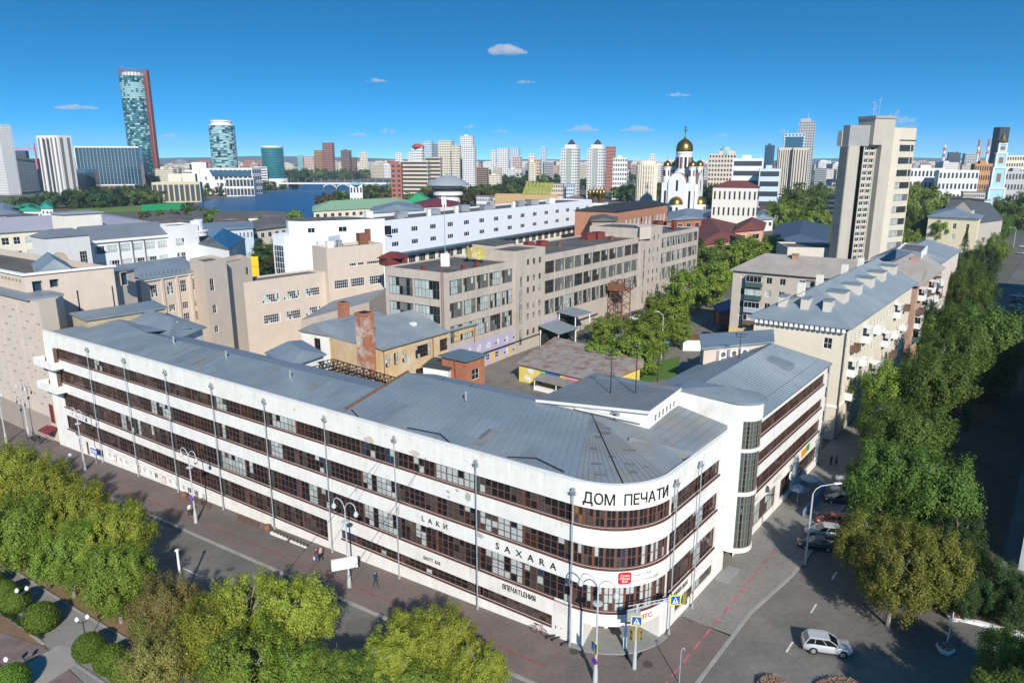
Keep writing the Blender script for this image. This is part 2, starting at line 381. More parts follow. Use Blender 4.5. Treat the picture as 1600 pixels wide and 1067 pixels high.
# painted markings
redp = mat('red_line_paint', (.34, .06, .055), .85, .3, 1.5); pink = mat('pink_line_paint', (.42, .13, .15), .85, .3, 1.5); wpaint = mat('road_paint', (.62, .60, .55), .85, .25, 2)
strip('red_guide_line', lf, 84, 6, -3.93, -3.83, .165, redp, 1.5)
for i in range(13): strip('pink_guide_dash', rf, -1 + i * 2.2, .5 + i * 2.2, 3.0, 3.22, .165, pink, 3)
for i in range(8): strip('lane_dash', rf, 3.2 + i * 7.2 - 7.2, 5.0 + i * 7.2 - 7.2, 9.55, 9.72, .045, wpaint, 3)
for i in range(14): strip('lane_dash', lf, 18 + i * 7, 21 + i * 7, -11.2, -11.05, .03, wpaint, 3)
for k, (P_, dk) in enumerate((([rf(1, 7), rf(4.5, 7.4), rf(5.2, 10.2), rf(1.6, 10)], 0), ([rf(-3, 11.5), rf(1.5, 12), rf(2, 13.2), rf(-2.6, 13)], 1), ([rf(12, 10.5), rf(19, 10.8), rf(19, 12.6), rf(12.4, 12.2)], 0), ([lf(30, -9.5), lf(38, -9.3), lf(38, -7), lf(30.5, -7)], 1), ([lf(52, -12), lf(66, -12), lf(66, -9.6), lf(52, -9.8)], 0), ([rf(8, 13.4), rf(15, 14), rf(15.4, 17.8), rf(9, 18)], 0))):
    poly('asphalt_patch', P_, .036, mat(('pale_patch', 'dark_patch')[dk], ((.16, .148, .128), (.09, .085, .08))[dk], .95, .18, .5, fine=.15))
for k, P_ in enumerate((at(1230, 902), at(1012, 1040), at(897, 1020), rf(6, 12), lf(44, -8.5), lf(20, -9))):
    m_ = MB(); m_.lathe((0, 0, 0), [(.42, 0), (.42, .03), (.34, .035), (.33, .02), (0, .025)], 18); tag(m_.obj('manhole_cover', mat('cast_iron', (.075, .068, .06), .8, .2, 4), None, (P_.x, P_.y, zg(P_.x) + (.142 if k in (1, 2) else .034))), ['iron manhole cover at the kerb end near the lamp post', 'iron manhole cover beside the traffic light pole', 'iron manhole cover in the pavement left of the entrance', 'iron manhole cover in the crossing roadway', 'iron manhole cover far along the avenue', 'iron manhole cover in the avenue below the lettering'][k], 'manhole cover', 'manhole covers')
# park beside the avenue
strip('park_earth', lf, -30, 100, -60, -16.6, -.03, earth, 4)
pk = [atg(-60, 840), atg(0, 878), atg(68, 921), atg(124, 956), atg(200, 1000), atg(330, 1090), atg(160, 1095), atg(68, 1004), atg(-60, 922)]
poly('park_path', pk, .02, mat('park_asphalt', (.235, .225, .205), .92, .1, .3, fine=.1))
kerb('park_kerb', pk[:6], .2, .12)
poly('park_plaza', [atg(-80, 960), atg(68, 1010), atg(150, 1085), atg(150, 1200), atg(-80, 1200)], .035, mat('plum_paving', (.20, .145, .125), .9, .25, .5, fine=.2))
poly('park_cross_path', [atg(20, 1050), atg(92, 1008), atg(125, 1014), atg(116, 1040), atg(40, 1090)], .05, mat('light_paving', (.33, .30, .27), .9, .1, .4, fine=.1))
kerb('bed_kerb', [atg(-20, 944), atg(22, 970), atg(68, 1006)], .2, .12); kerb('bed_kerb', [atg(116, 1036), atg(163, 1068), atg(210, 1100)], .2, .12)
# far side of the street: planted verge
wk = [at(1500, 969), at(1535, 977), at(1570, 987), at(1615, 998), at(1680, 1012)]
vg = wk + [rf(36, 40), rf(36, 23), rf(150, 23), rf(150, 13.5), rf(40, 13.5), rf(25, 17)]
poly('verge_earth', vg, .08, mat('shaded_earth', (.10, .075, .05), .95, .2, .5, fine=.2))  # tree shade over the verge is put into the earth colour
kerb('white_kerb', wk, .42, .34, trim_w)
strip('courtyard', rf, 30, 170, -64, -6, -.04, yardm, 3, nb=24)
strip('courtyard_back', rf, 8, 90, -125, -64, -.06, yardm, 3, nb=24)
poly('lawn', [at(1000, 572), at(1063, 556), at(1058, 588), at(1000, 600)], .03, grassm)
def lake_px(l): return [at(px, py, -3.6) for px, py in l]
b = MB(); b.q(*[(p.x, p.y, -3.6) for p in lake_px([(300, 318), (330, 330), (430, 352), (540, 336), (600, 312), (660, 300), (640, 287.5), (560, 286.5), (480, 288), (470, 291), (452, 294.5), (420, 301), (380, 306), (340, 311)])])
lake = struct(b.obj('lake_water', mat('lake_water', (.01, .075, .19), .35, .25, .03, .6, spec=.35)))
b = MB()
for k in range(60):
    x0 = -9000 + k * 300
    h = lambda x: 52 + 22 * math.sin(x * .0007 + 3.6) + 10 * math.sin(x * .0019 + .4) + 4 * math.sin(x * .006)
    b.q((x0, 8200, -10), (x0 + 300, 8200, -10), (x0 + 300, 8600, h(x0 + 300)), (x0, 8600, h(x0)))
struct(b.obj('hills', mat('wooded_hills', (.04, .07, .05), .95, .2, .002)))

# ================================================================ PRINTING HOUSE
ph = thing('printing_house', 'white streamlined four-storey corner building with ribbon windows and lettering above the crossing', 'building')
GA = [(glass, 5), (curt, 2.2), (glass3, 2.5), (glass2, .5)]
GB = [(glass, 5), (blind, 2.0), (glass3, 2.4), (curt, .12)]
GC = [(glass, 2.2), (curt, 5.5), (glass3, 1.5)]
GD = [(glass, 7), (blind, 1.2), (curt, .7), (glass3, 1.5), (gold_int, .25)]
PSETS = [GA, GB, GC, GD]
S1 = 102.7; T = 6.05; RAD = 6.415
ROWS = [(11.9, 13.62, 2), (8.1, 10.15, 3), (3.9, 6.38, 3)]
wallb = MB(); DEP = .24
PANES = {}
def pane_mesh(w, h, m):
    k = (round(w, 2), round(h, 2), m.name)
    if k not in PANES:
        b = MB(); b.q((.02, 0, .02), (w - .02, 0, .02), (w - .02, 0, h - .02), (.02, 0, h - .02)); PANES[k] = b.mesh('pane', m)
    return PANES[k]
FR = {}
def frame_mesh(w, h, nx, ny, f=.12, m=.07):
    k = (round(w, 2), round(h, 2), nx, ny)
    if k not in FR:
        b = MB(); b.box(0, w, 0, .08, 0, f); b.box(0, w, 0, .08, h - f * .7, h); b.box(0, f, 0, .08, f, h - f * .7); b.box(w - f, w, 0, .08, f, h - f * .7)
        for i in range(1, nx):
            t = m * (1.7 if (nx > 4 and i in (2, 5)) else 1); x = w * i / nx; b.box(x - t / 2, x + t / 2, .005, .075, f, h - f * .7)
        for j in range(1, ny): z = h * j / ny; b.box(f, w - f, .012, .068, z - m / 2, z + m / 2)
        FR[k] = b.mesh('window', brownf)
    return FR[k]
rp = random.Random(5)
npane = 0
def big_window(root, A, U, x, w, za, zb, nx, ny, gset, panes):
    global npane
    Nn = Vector((U.y, -U.x)); p = A + U * x - Nn * (DEP - .07); rz = math.atan2(U.y, U.x); h = zb - za
    if not panes:
        link('window', winmesh(w, h, nx, ny, brownf, .1, gset, rp.randrange(7)), root, (p.x, p.y, za), rz); return
    o = link('window', frame_mesh(w, h, nx, ny), root, (p.x, p.y, za), rz)
    tot = sum(q for g, q in gset); last = None
    for i in range(nx):
        for j in range(ny):
            if last is not None and rp.random() < .55: m = last
            else:
                r = rp.random() * tot; k = 0
                while r > gset[k][1] and k < len(gset) - 1: r -= gset[k][1]; k += 1
                m = gset[k][0]
            last = m
            c = link('pane', pane_mesh(w / nx, h / ny, m), o, (w * i / nx, .045, h * j / ny)); npane += 1
            c.rotation_euler = (rp.uniform(-.012, .012), 0, rp.uniform(-.012, .012))
# left facade
A = lf(S1, 0); B = lf(T, 0); UL = (B - A).normalized(); xl = lambda s: S1 - s
poles_s = [5.8 + 10.3 * k for k in range(10)]
holes = [(xl(99.2), xl(T) - .01, za, zb) for za, zb, ny in ROWS]
holes += [(xl(99.4), xl(37.75), .15, 2.55), (xl(35.6), xl(7.95), 1.0, 2.15)]
base_w = []
for s in (87.6, 86.0, 84.4, 82.8, 79.4, 77.8, 76.2, 74.6, 71.2, 69.6, 68.0, 66.4, 64.8, 63.2): base_w.append((xl(s), xl(s - 1.35), -1.95, -1.0))
base_w += [(xl(91.3), xl(88.6), -2.2, -1.15)]
doors_ = [(xl(96.3), xl(95.3), -3.1, -.75), (xl(94.0), xl(93.0), -3.0, -.75)]
facade(wallb, A, B, -4.2, 15.85, holes + base_w + doors_, DEP)
add_windows(ph, A, B, base_w, DEP, 3, 1, whitef, .05, [(glass, 4), (curt, 3)])
for h in doors_:
    d = MB(); d.box(0, h[1] - h[0], 0, .06, 0, h[3] - h[2]); d.box(.12, h[1] - h[0] - .12, -.02, 0, h[3] - h[2] - .9, h[3] - h[2] - .12, 1)
    p = A + UL * h[0] + NI * .15; d.obj('door', [brownf, glass], ph, (p.x, p.y, h[2]), math.atan2(UL.y, UL.x))
for k in range(9):
    s0, s1 = poles_s[k] + (.45 if k else .3), poles_s[k + 1] + .1
    if k == 8: s1 = 98.75
    half = (s1 - s0) / 2
    for r, (za, zb, ny) in enumerate(ROWS + [(.15, 2.55, 3)]):
        if r == 3 and s0 < 37: continue
        for u in range(2):
            gs = PSETS[[0, 1, 2, 3, 2, 0, 3][(k * 3 + r * 2 + u) % 7]] if k < 5 else PSETS[[1, 1, 3, 1, 0][(k * 2 + r + u) % 5]]
            if r == 3: gs = GB
            if r == 2 and k in (1, 3): gs = GD
            big_window(ph, A, UL, xl(s1 - half * u) if True else 0, half - .04, za, zb, 7, ny, gs, k < 2 and r < 3)
        if k:  # dark pier behind the glass line at each structural bay
            m = MB(); p = A + UL * xl(poles_s[k] + .42) + NI * .12; m.box(0, .34, 0, .1, 0, zb - za)
            m.obj('pier', mat('dark_green_pier', (.05, .07, .07), .5, .1), ph, (p.x, p.y, za), math.atan2(UL.y, UL.x))
for s0, s1, n in ((35.6, 33.4, 3), (33.3, 26.5, 9), (26.2, 16.2, 13), (15.9, 7.95, 11)):
    big_window(ph, A, UL, xl(s0), s0 - s1, 1.0, 2.15, n, 2, GD if s0 < 30 else GA, False)
# curved corner
cen = lf(T, 0) + NI * RAD; a0 = math.atan2(-NI.y, -NI.x); a1 = math.atan2(NR.y, NR.x)
arc = [cen + Vector((math.cos(a0 + (a1 - a0) * i / 30), math.sin(a0 + (a1 - a0) * i / 30))) * RAD for i in range(31)]
arc[0] = B.copy(); arc[30] = rf(T, 0)
for i in range(30):
    ln = (arc[i + 1] - arc[i]).length
    hs = [(0, ln, za, zb) for za, zb, ny in ROWS]
    if 4 <= i < 27 and i not in (15,): hs.append((0, ln, -.3, 2.55))
    facade(wallb, arc[i], arc[i + 1], -.3, 15.85, hs, DEP)
for i in range(10):
    P, Q = arc[3 * i], arc[3 * i + 3]; U = (Q - P).normalized()
    for r, (za, zb, ny) in enumerate(ROWS):
        big_window(ph, P, U, .01, (Q - P).length - .02, za, zb, 2, (2, 2, 3)[r], (GD, GA, GC)[r], True)
# right front
A2 = rf(T, 0); B2 = rf(19.6, 0); e = (B2 - A2).length
hs = [(.01, 16.95 - T, za, zb) for za, zb, ny in ROWS] + [(8.1 - T, 16.9 - T, 1.0, 2.2)]
facade(wallb, A2, B2, -.5, 15.85, hs, DEP)
for r, (za, zb, ny) in enumerate(ROWS):
    big_window(ph, A2, RV, .12, 11.05 - T - .2, za, zb, 6, ny, (GA, GD, GB)[r], False); big_window(ph, A2, RV, 11.25 - T, 5.6, za, zb, 7, ny, (GB, GA, GA)[r], False)
big_window(ph, A2, RV, 8.12 - T, 2.8, 1.0, 2.2, 4, 2, GA, False); big_window(ph, A2, RV, 11.2 - T, 5.68, 1.0, 2.2, 6, 1, GC, False)
# street wing
A3 = rf(22.6, -.1); B3 = rf(54.2, -.1)
WR = [(12.25, 13.9, 2), (8.9, 10.35, 2), (5.45, 7.35, 2)]
hs = [(.4, 30.6, za, zb) for za, zb, ny in WR] + [(.5, 13.6, 1.0, 3.75), (15.0, 19.5, .9, 3.6), (22.2, 30.2, 1.2, 3.5)]
facade(wallb, A3, B3, -.5, 15.0, hs, DEP)
for r, (za, zb, ny) in enumerate(WR):
    for u in range(6): big_window(ph, A3, RV, .4 + u * 5.033, 5.0, za, zb, 8, ny, (GB, GB, GD)[r], False)
for u in range(3): big_window(ph, A3, RV, .5 + u * 4.37, 4.3, 1.0, 3.75, 5, 2, GA, False)
big_window(ph, A3, RV, 15.0, 4.5, .9, 3.6, 4, 2, GD, False); big_window(ph, A3, RV, 22.2, 8.0, 1.2, 3.5, 9, 2, GB, False)
# remaining outer walls (end, back)
back = [rf(54.2, -.1), rf(54.2, -13.5), rf(24, -13.5), rf(24, -20), lf(14, 22), lf(14, 16), lf(35.3, 16), lf(35.3, 12), lf(S1, 12), lf(S1, 0)]
for p, q in zip(back[:-1], back[1:]): facade(wallb, p, q, -4.2, 15.0, [], DEP)
wallb.obj('walls', plaster, ph)
# parapet coping along facades
cop = MB()
edge = [lf(S1, -.06)] + [cen + (p - cen) * (1 + .06 / RAD) for p in arc] + [rf(19.5, .06)]
inn = [lf(S1, .34)] + [cen + (p - cen) * (1 - .34 / RAD) for p in arc] + [rf(19.5, -.34)]
for i in range(len(edge) - 1):
    cop.hexa([(*edge[i], 15.85), (*edge[i + 1], 15.85), (*inn[i + 1], 15.85), (*inn[i], 15.85), (*edge[i], 15.93), (*edge[i + 1], 15.93), (*inn[i + 1], 15.93), (*inn[i], 15.93)])
    cop.q((*inn[i + 1], 15.9), (*inn[i], 15.9), (*inn[i], 15.3), (*inn[i + 1], 15.3))
cop.obj('coping', plaster, ph)
# window-band sills, brown aprons
sb = MB()
for za, zb, ny in ROWS:
    sb.obox(A, UL, xl(99.2), xl(T), -.05, .1, za - .14, za)
    for i in range(30): U = (arc[i + 1] - arc[i]); sb.obox(arc[i], U.normalized(), 0, U.length, -.05, .1, za - .14, za)
    sb.obox(A2, RV, 0, 16.95 - T, -.05, .1, za - .14, za)
for za, zb, ny in WR: sb.obox(A3, RV, .4, 30.6, -.05, .1, za - .16, za)
sb.obox(A, UL, xl(99.4), xl(37.75), -.05, .1, .02, .15); sb.obox(A, UL, xl(35.6), xl(7.95), -.05, .1, .88, 1.0)
sb.obj('window_sills', brownf, ph)['kind'] = 'stuff'
dr_ = MB(); rk = random.Random(31)
for k in range(210):
    za = rk.choice((11.75, 7.95, 3.75, 15.8)); h_ = rk.uniform(.25, 1.25); w_ = rk.uniform(.025, .08); rt2 = rk.random() < .14
    O2, U2, x = (A2, RV, rk.uniform(.3, 10.5)) if rt2 else (A, UL, rk.uniform(3, 96)); n2 = Vector((U2.y, -U2.x)); p0, p1, p2 = [O2 + U2 * q_ + n2 * .005 for q_ in (x - w_, x + w_, x)]
    dr_.q((*p0, za), (*p2, za - h_), (*p1, za))
stuff(dr_.obj('drip_stains', mat('drip_stain', (.66, .615, .545), .95, .15, 3), ph))
# ---- roofs
def roofpoly(name, pts, m, root=ph): b = MB(); b.q(*pts); return b.obj(name, m, root)
V3 = lambda p, z: (p.x, p.y, z)
def seams(root, P0, P1, Q0, Q1, pitch=.75, m=None):
    """raised standing seams running from eave P to ridge Q"""
    b = MB(); P0, P1, Q0, Q1 = map(Vector, (P0, P1, Q0, Q1)); n = max(2, int((P1 - P0).length / pitch))
    for i in range(1, n):
        t = i / n; a = P0.lerp(P1, t); c = Q0.lerp(Q1, t); up = Vector((0, 0, .025)); b.tube(a + up, c + up, .03, .03, 3, 0, False)
    return stuff(b.obj('roof_seams', m or roofm, root))
apex = lf(10.6, 11.3)
eA = lambda s: lf(s, .34)
rA = roofpoly('roof_slope', [V3(eA(T), 15.5), V3(apex, 17.55), V3(lf(35.2, 11.3), 17.55), V3(eA(35.2), 15.5)], roofm)
seams(rA, V3(eA(T), 15.5), V3(eA(35.2), 15.5), V3(apex, 17.55), V3(lf(35.2, 11.3), 17.55))
fan = MB()
for i in range(30): fan.q(V3(inn[i + 1], 15.5), V3(inn[i + 2], 15.5), V3(apex, 17.55))
pcb = lf(4.4, 11.3); e2 = rf(9.5, -.34)
fan.q(V3(inn[31], 15.5), V3(e2, 15.5), V3(pcb, 17.25)); fan.q(V3(inn[31], 15.5), V3(pcb, 17.25), V3(apex, 17.55))
rF = fan.obj('corner_roof', roofold, ph)
s_ = MB()
for i in range(1, 31, 2): s_.tube(V3(inn[i], 15.54), V3(apex, 17.58), .03, .03, 3, 0, False)
stuff(s_.obj('roof_seams', roofold, rF))
hip = MB(); hip.path([V3(inn[15], 15.56), V3(apex, 17.6)], .06); hip.obj('hip_cap', dark, rF)
roofpoly('back_slope', [V3(lf(16.5, 11.3), 17.55), V3(lf(16.5, 16.2), 16.2), V3(lf(35.2, 16.2), 16.2), V3(lf(35.2, 11.3), 17.55)], roofm)
fw = MB(); fw.obox(lf(35.55, 0), NI, 1.6, 12.4, 0, .36, 15.2, 15.3)
fw.hexa([(*lf(35.55, 1.6), 15.2), (*lf(35.2, 1.6), 15.2), (*lf(35.2, 11.6), 15.2), (*lf(35.55, 11.6), 15.2), (*lf(35.55, 1.6), 15.95), (*lf(35.2, 1.6), 15.95), (*lf(35.2, 11.6), 17.75), (*lf(35.55, 11.6), 17.75)])
fw.obj('fire_wall', mat('rusty_flashing', (.17, .10, .07), .85, .3, 1.5), ph)
rB = roofpoly('roof_slope', [V3(eA(35.2), 15.5), V3(lf(35.2, 6.4), 16.8), V3(lf(84, 6.4), 16.8), V3(eA(84), 15.5)], roofm)
seams(rB, V3(eA(35.2), 15.5), V3(eA(84), 15.5), V3(lf(35.2, 6.4), 16.8), V3(lf(84, 6.4), 16.8))
roofpoly('back_slope', [V3(lf(35.2, 6.4), 16.8), V3(lf(35.2, 12.3), 15.1), V3(lf(84, 12.3), 15.1), V3(lf(84, 6.4), 16.8)], roofm)
rC = roofpoly('end_roof', [V3(eA(84), 15.5), V3(lf(84, 6.4), 16.8), V3(lf(96, 8.5), 16.9), V3(lf(S1 - .3, 12.3), 15.75), V3(lf(S1 - .3, .34), 15.6)], roofm)
seams(rC, V3(eA(84), 15.5), V3(eA(S1 - .4), 15.6), V3(lf(84, 6.4), 16.8), V3(lf(97, 8), 16.5))
roofpoly('end_roof', [V3(lf(84, 6.4), 16.8), V3(lf(84, 14), 16.0), V3(lf(S1 - .3, 14), 15.7), V3(lf(96, 8.5), 16.9)], roofm)
# bare pipes and loose wires lying on the roof
for pts in ([lf(26, 1.2), lf(22, 1.6), lf(20, .7)], [lf(13.5, 1.0), lf(11, 1.9), lf(7.6, 1.1)], [lf(34.5, 1.6), lf(32.6, .8)]):
    pp = MB(); pp.path([V3(p, 15.5 + .19 * ((p - C0).dot(NI)) + .12) for p in pts], .06); pp.obj('roof_pipe', dark, ph)
# replaced sheets of slightly different tone, vents
rq = random.Random(14); shm = [mat('newer_sheet', (.25, .30, .335), .45, .06, .5, metal=.15, spec=.5), mat('older_sheet', (.165, .20, .225), .6, .12, .5, spec=.4), mat('stained_sheet', (.20, .205, .20), .7, .15, .6)]
for k in range(20):
    s = rq.uniform(9, 92); w_ = rq.choice((.72, 1.44, 2.2)); d0 = rq.uniform(.5, 3.4); dm_ = 10.6 if s < 34 else 6.2; d1 = min(dm_, d0 + rq.uniform(1.5, 5)); sl2 = (2.05 / 10.96) if s < 35 else (1.3 / 6.06)
    if s < 15: d1 = min(d1, 4)
    if 33 < s < 37.5: continue
    zf = lambda d: 15.5 + (d - .34) * sl2 + .012; q_ = MB(); q_.q(V3(lf(s, d0), zf(d0)), V3(lf(s, d1), zf(d1)), V3(lf(s + w_, d1), zf(d1)), V3(lf(s + w_, d0), zf(d0))); q_.obj('roof_sheet', shm[k % 3], rA if s < 35 else rB)
for s, d in ((62, 5.2), (48, 4.4), (75, 5.6), (24, 8.2)):
    q_ = MB(); z_ = 15.5 + d * .2; q_.tube((*lf(s, d), z_), (*lf(s, d), z_ + .9), .14, .14, 8); q_.tube((*lf(s, d), z_ + .9), (*lf(s, d), z_ + 1.05), .24, .08, 8); q_.obj('roof_vent', steel, ph)
# patched spots on the corner roof
pt = MB(); rr = random.Random(3)
for i in range(16):
    a = rr.random(); k = rr.uniform(.15, .95); q = inn[1 + int(a * 29)]; p = Vector((*q, 15.5)).lerp(Vector(V3(apex, 17.55)), k * .8); p.z += .02
    l_, w_ = rr.uniform(.15, .5), rr.uniform(.08, .2); pt.q((p.x - l_, p.y, p.z + .01), (p.x + l_, p.y - w_, p.z + .01), (p.x + l_, p.y + w_, p.z + .05), (p.x - l_, p.y + w_ * 2, p.z + .05))
stuff(pt.obj('roof_patches', bitum, rF))
# ---- penthouse
pc = lf(4.6, 11.3)
pen = MB(); pl, pr_, pb, pbl = lf(16.6, 11.35), pc, rf(18.8, -5.9), lf(15.5, 21.5)
zz = [17.75, 19.05, 19.2, 18.2]
Pp = [pl, pr_, pb, pbl]
hsP = [(2.0 + k * .98, 2.0 + k * .98 + .8, 17.2, 17.95) for k in range(7)]
pen.q(V3(pl, 15), V3(pr_, 15), V3(pr_, zz[1]), V3(pl, zz[0])); facade(pen, pr_, pb, 15, 19.05, hsP, .15); pen.q(V3(pb, 15), V3(pbl, 15), V3(pbl, zz[3]), V3(pb, 19.05)); pen.q(V3(pbl, 15), V3(pl, 15), V3(pl, zz[0]), V3(pbl, zz[3]))
po = pen.obj('penthouse_wall', plaster, ph)
add_windows(po, pr_, pb, hsP, .15, 1, 2, whitef, .06, [(glass, 1)])
pr2 = [inset(Pp, i, -.35) for i in range(4)]
pr_o = roofpoly('penthouse_roof', [V3(pr2[0], zz[0] + .1), V3(pr2[1], zz[1] + .1), V3(pr2[2], 19.2), V3(pr2[3], zz[3] + .1)], roofold)
ed = MB()
for i in range(4):
    j = (i + 1) % 4; z_ = [zz[0] + .1, zz[1] + .1, 19.2, zz[3] + .1]; ed.q(V3(pr2[i], z_[i] - .3), V3(pr2[j], z_[j] - .3), V3(pr2[j], z_[j]), V3(pr2[i], z_[i]))
ed.obj('fascia', plaster, pr_o)
seams(pr_o, V3(pr2[0], zz[0] + .1), V3(pr2[3], zz[3] + .1), V3(pr2[1], zz[1] + .1), V3(pr2[2], 19.2), .7, roofold)
led = MB(); led.obox(lf(12.2, 10.9), -LV, 0, 7.2, -.0, .45, 17.75, 17.95); led.obj('ledge', plaster, ph)
ac = MB(); p = lf(8.3, 11.0); ac.obox(p, -LV, 0, .9, 0, .35, 17.55, 18.2, 0); ac.tube((*(p - LV * .45 - NI * .02), 17.87), (*(p - LV * .45 - NI * .06), 17.87), .26, .26, 12, 1); ac.obj('air_conditioner', [steel, dark], ph)
# raised roof beside the penthouse
q = [rf(8.6, -5.75), rf(11.0, -.4), rf(19.3, -.4), rf(19.3, -5.75)]
rr_ = MB(); rr_.prism(q, [15.3] * 4, [17.0, 16.05, 16.3, 17.25], 0); rso = rr_.obj('raised_roof', [roofold], ph)
seams(rso, V3(q[0], 17.0), V3(q[1], 16.05), V3(q[3], 17.25), V3(q[2], 16.3), .9, roofold)
# stair slab with rounded end
tcs, pcs, rs = 21.0, .35, 1.95
ZB, ZT = 2.6, 18.95
semi = [rf(tcs, pcs) + NR * (rs * math.cos(a)) + RV * (rs * math.sin(a)) for a in [-math.pi / 2 + math.pi * i / 16 for i in range(17)]]
slab = [rf(tcs - rs, -6.2)] + semi + [rf(tcs + rs, -6.2)]
st = MB()
WS = [(3.1, 8.95), (9.35, 13.7), (14.05, 17.0)]
for i in range(len(slab)):
    A_, B_ = slab[i], slab[(i + 1) % len(slab)]; ln = (B_ - A_).length
    facade(st, A_, B_, ZB, ZT, [(0, ln, a, c) for a, c in WS] if 3 <= i <= 12 else [], .12)
st.q(*[V3(p, ZB) for p in reversed(slab)])
sto = st.obj('stair_tower_wall', plaster, ph)
for i in range(3, 13):
    A_, B_ = slab[i], slab[i + 1]
    for a, c in WS:
        p = A_; U = (B_ - A_).normalized(); nn = Vector((U.y, -U.x)); p = A_ - nn * .08
        link('window', winmesh((B_ - A_).length, c - a, 1, 6, mat('stair_frame', (.19, .15, .13), .5, 0), .07, [(glass2, 2), (glass, 3), (mat('green_glass', (.05, .10, .09), .08, 0, spec=.6), 2)], i % 3), sto, (p.x, p.y, a), math.atan2(U.y, U.x))
so = [rf(tcs, pcs) + (p - rf(tcs, pcs)) * 1.12 if 0 < i < 18 else p for i, p in enumerate(slab)]
rf_ = MB(); cr = rf(tcs, -1.5)
for i in range(len(so)): rf_.q(V3(so[i], ZT + .02), V3(so[(i + 1) % len(so)], ZT + .02), V3(cr, ZT + .75)); rf_.q(V3(so[i], ZT - .18), V3(so[(i + 1) % len(so)], ZT - .18), V3(so[(i + 1) % len(so)], ZT + .02), V3(so[i], ZT + .02))
rf_.obj('stair_tower_roof', roofm, ph)
# wing roof
wp = [rf(22.9, .35), rf(54.5, .35), rf(54.5, -13.9), rf(22.9, -13.9)]
wr = MB(); r0, r1 = rf(22.9, -6.5), rf(50, -6.5)
wr.q(V3(wp[0], 15.0), V3(wp[1], 15.0), V3(r1, 17.6), V3(r0, 17.6)); wr.q(V3(wp[2], 15.0), V3(wp[3], 15.0), V3(r0, 17.6), V3(r1, 17.6)); wr.q(V3(wp[1], 15.0), V3(wp[2], 15.0), V3(r1, 17.6))
wr.q(V3(wp[0], 14.8), V3(wp[1], 14.8), V3(wp[1], 15), V3(wp[0], 15)); wr.q(V3(wp[1], 14.8), V3(wp[2], 14.8), V3(wp[2], 15), V3(wp[1], 15)); wr.q(V3(wp[3], 14.8), V3(wp[2], 14.8), V3(wp[1], 14.8), V3(wp[0], 14.8))
# lower rear roof joining the penthouse
wr.q(V3(rf(19.5, -6.2), 17.9), V3(rf(24, -6.5), 17.6), V3(rf(24, -20.5), 15.2), V3(lf(14, 22.5), 15.2), V3(lf(15.5, 20), 16.8))
wo = wr.obj('wing_roof', roofm, ph)
seams(wo, V3(wp[0], 15), V3(wp[1], 15), V3(r0, 17.6), V3(r1, 17.6), .75); seams(wo, V3(wp[3], 15), V3(wp[2], 15), V3(r0, 17.6), V3(r1, 17.6), .75)
dm = MB(); p = rf(44, -2.6); dm.prism([rf(43, -2), rf(45.2, -2), rf(45.2, -5), rf(43, -5)], 15.3, [16.6, 16.6, 17.2, 17.2], 0); dm.obj('roof_dormer', roofm, ph)
sn = MB()
for i in range(30): p = rf(23.5 + i, -.9); sn.tube((*p, 15.35), (*p, 15.75), .02, .02, 4)
sn.path([(*rf(23.5, -.9), 15.72), (*rf(52.5, -.9), 15.72)], .02); sn.obj('snow_guard', steel, ph)
# rear cross wing at the left end with curved roof corner, small plant room
cw = [at(180, 507, 15.5), at(262, 533, 15.5), at(316, 511, 15.5), at(250, 488, 15.5)]
cb = MB(); cb.prism(cw, 6, 15.3); cb.obj('rear_wing_wall', plaster, ph); hiproof(ph, cw, 15.5, 17.6, roofm, .6, (.8, .8), name='rear_wing_roof', seam=.8)
dw = MB(); p = at(268, 508, 16.6); dw.obox(p, -LV, -.5, .5, -.4, .8, 16.0, 17.1); dw.obj('roof_dormer', [plaster], ph)
pr3 = [at(112, 489, 17.6), at(136, 499, 17.6), at(258, 480, 17.6), at(238, 470, 17.6)]
pm = MB(); pm.prism(pr3, 14.5, 17.4); pm.obj('plant_room_wall', mat('ochre_render', (.42, .34, .22), .9, .15, .8), ph); pm = MB(); pm.prism([inset(pr3, i, -.35) for i in range(4)], 17.4, 17.6, bot=True); pm.obj('plant_room_roof', roofm, ph)
# annexes behind the ridge
for (c, z_, m) in (([(470, 528), (505, 548), (452, 566), (418, 545)], 15.6, roofm), ([(640, 598), (690, 612), (745, 608), (700, 595)], 16.6, roofm)):
    pts = [at(*p, z_) for p in c]
    if sum((pts[i].x * pts[(i + 1) % 4].y - pts[(i + 1) % 4].x * pts[i].y) for i in range(4)) < 0: pts.reverse()
    k = MB(); k.prism(pts, 8, z_ - .5); k.obj('annex_wall', plaster, ph); hiproof(ph, pts, z_ - .5, z_ + .6, m, .4, (.5, .5), name='annex_roof')
# balconies at the left end
for zb_ in (10.55, 6.7):
    bb = MB()
    bb.obox(A, UL, -.8, 5.6, -1.7, -.02, zb_, zb_ + .2)
    for a_, c_, d_, e_ in ((-.8, 5.6, -1.7, -1.6), (-.8, -.7, -1.6, -.02), (5.5, 5.6, -1.6, -.02)): bb.obox(A, UL, a_, c_, d_, e_, zb_ + .2, zb_ + 1.15)
    bb.obj('balcony', plaster, ph)
    bp = MB(); bp.obox(A, UL, 3.9, 4.25, -.6, -.2, zb_ + .2, zb_ + 3.1); bp.obj('balcony_post', mat('brown_post', (.19, .11, .075), .8, .2), ph)
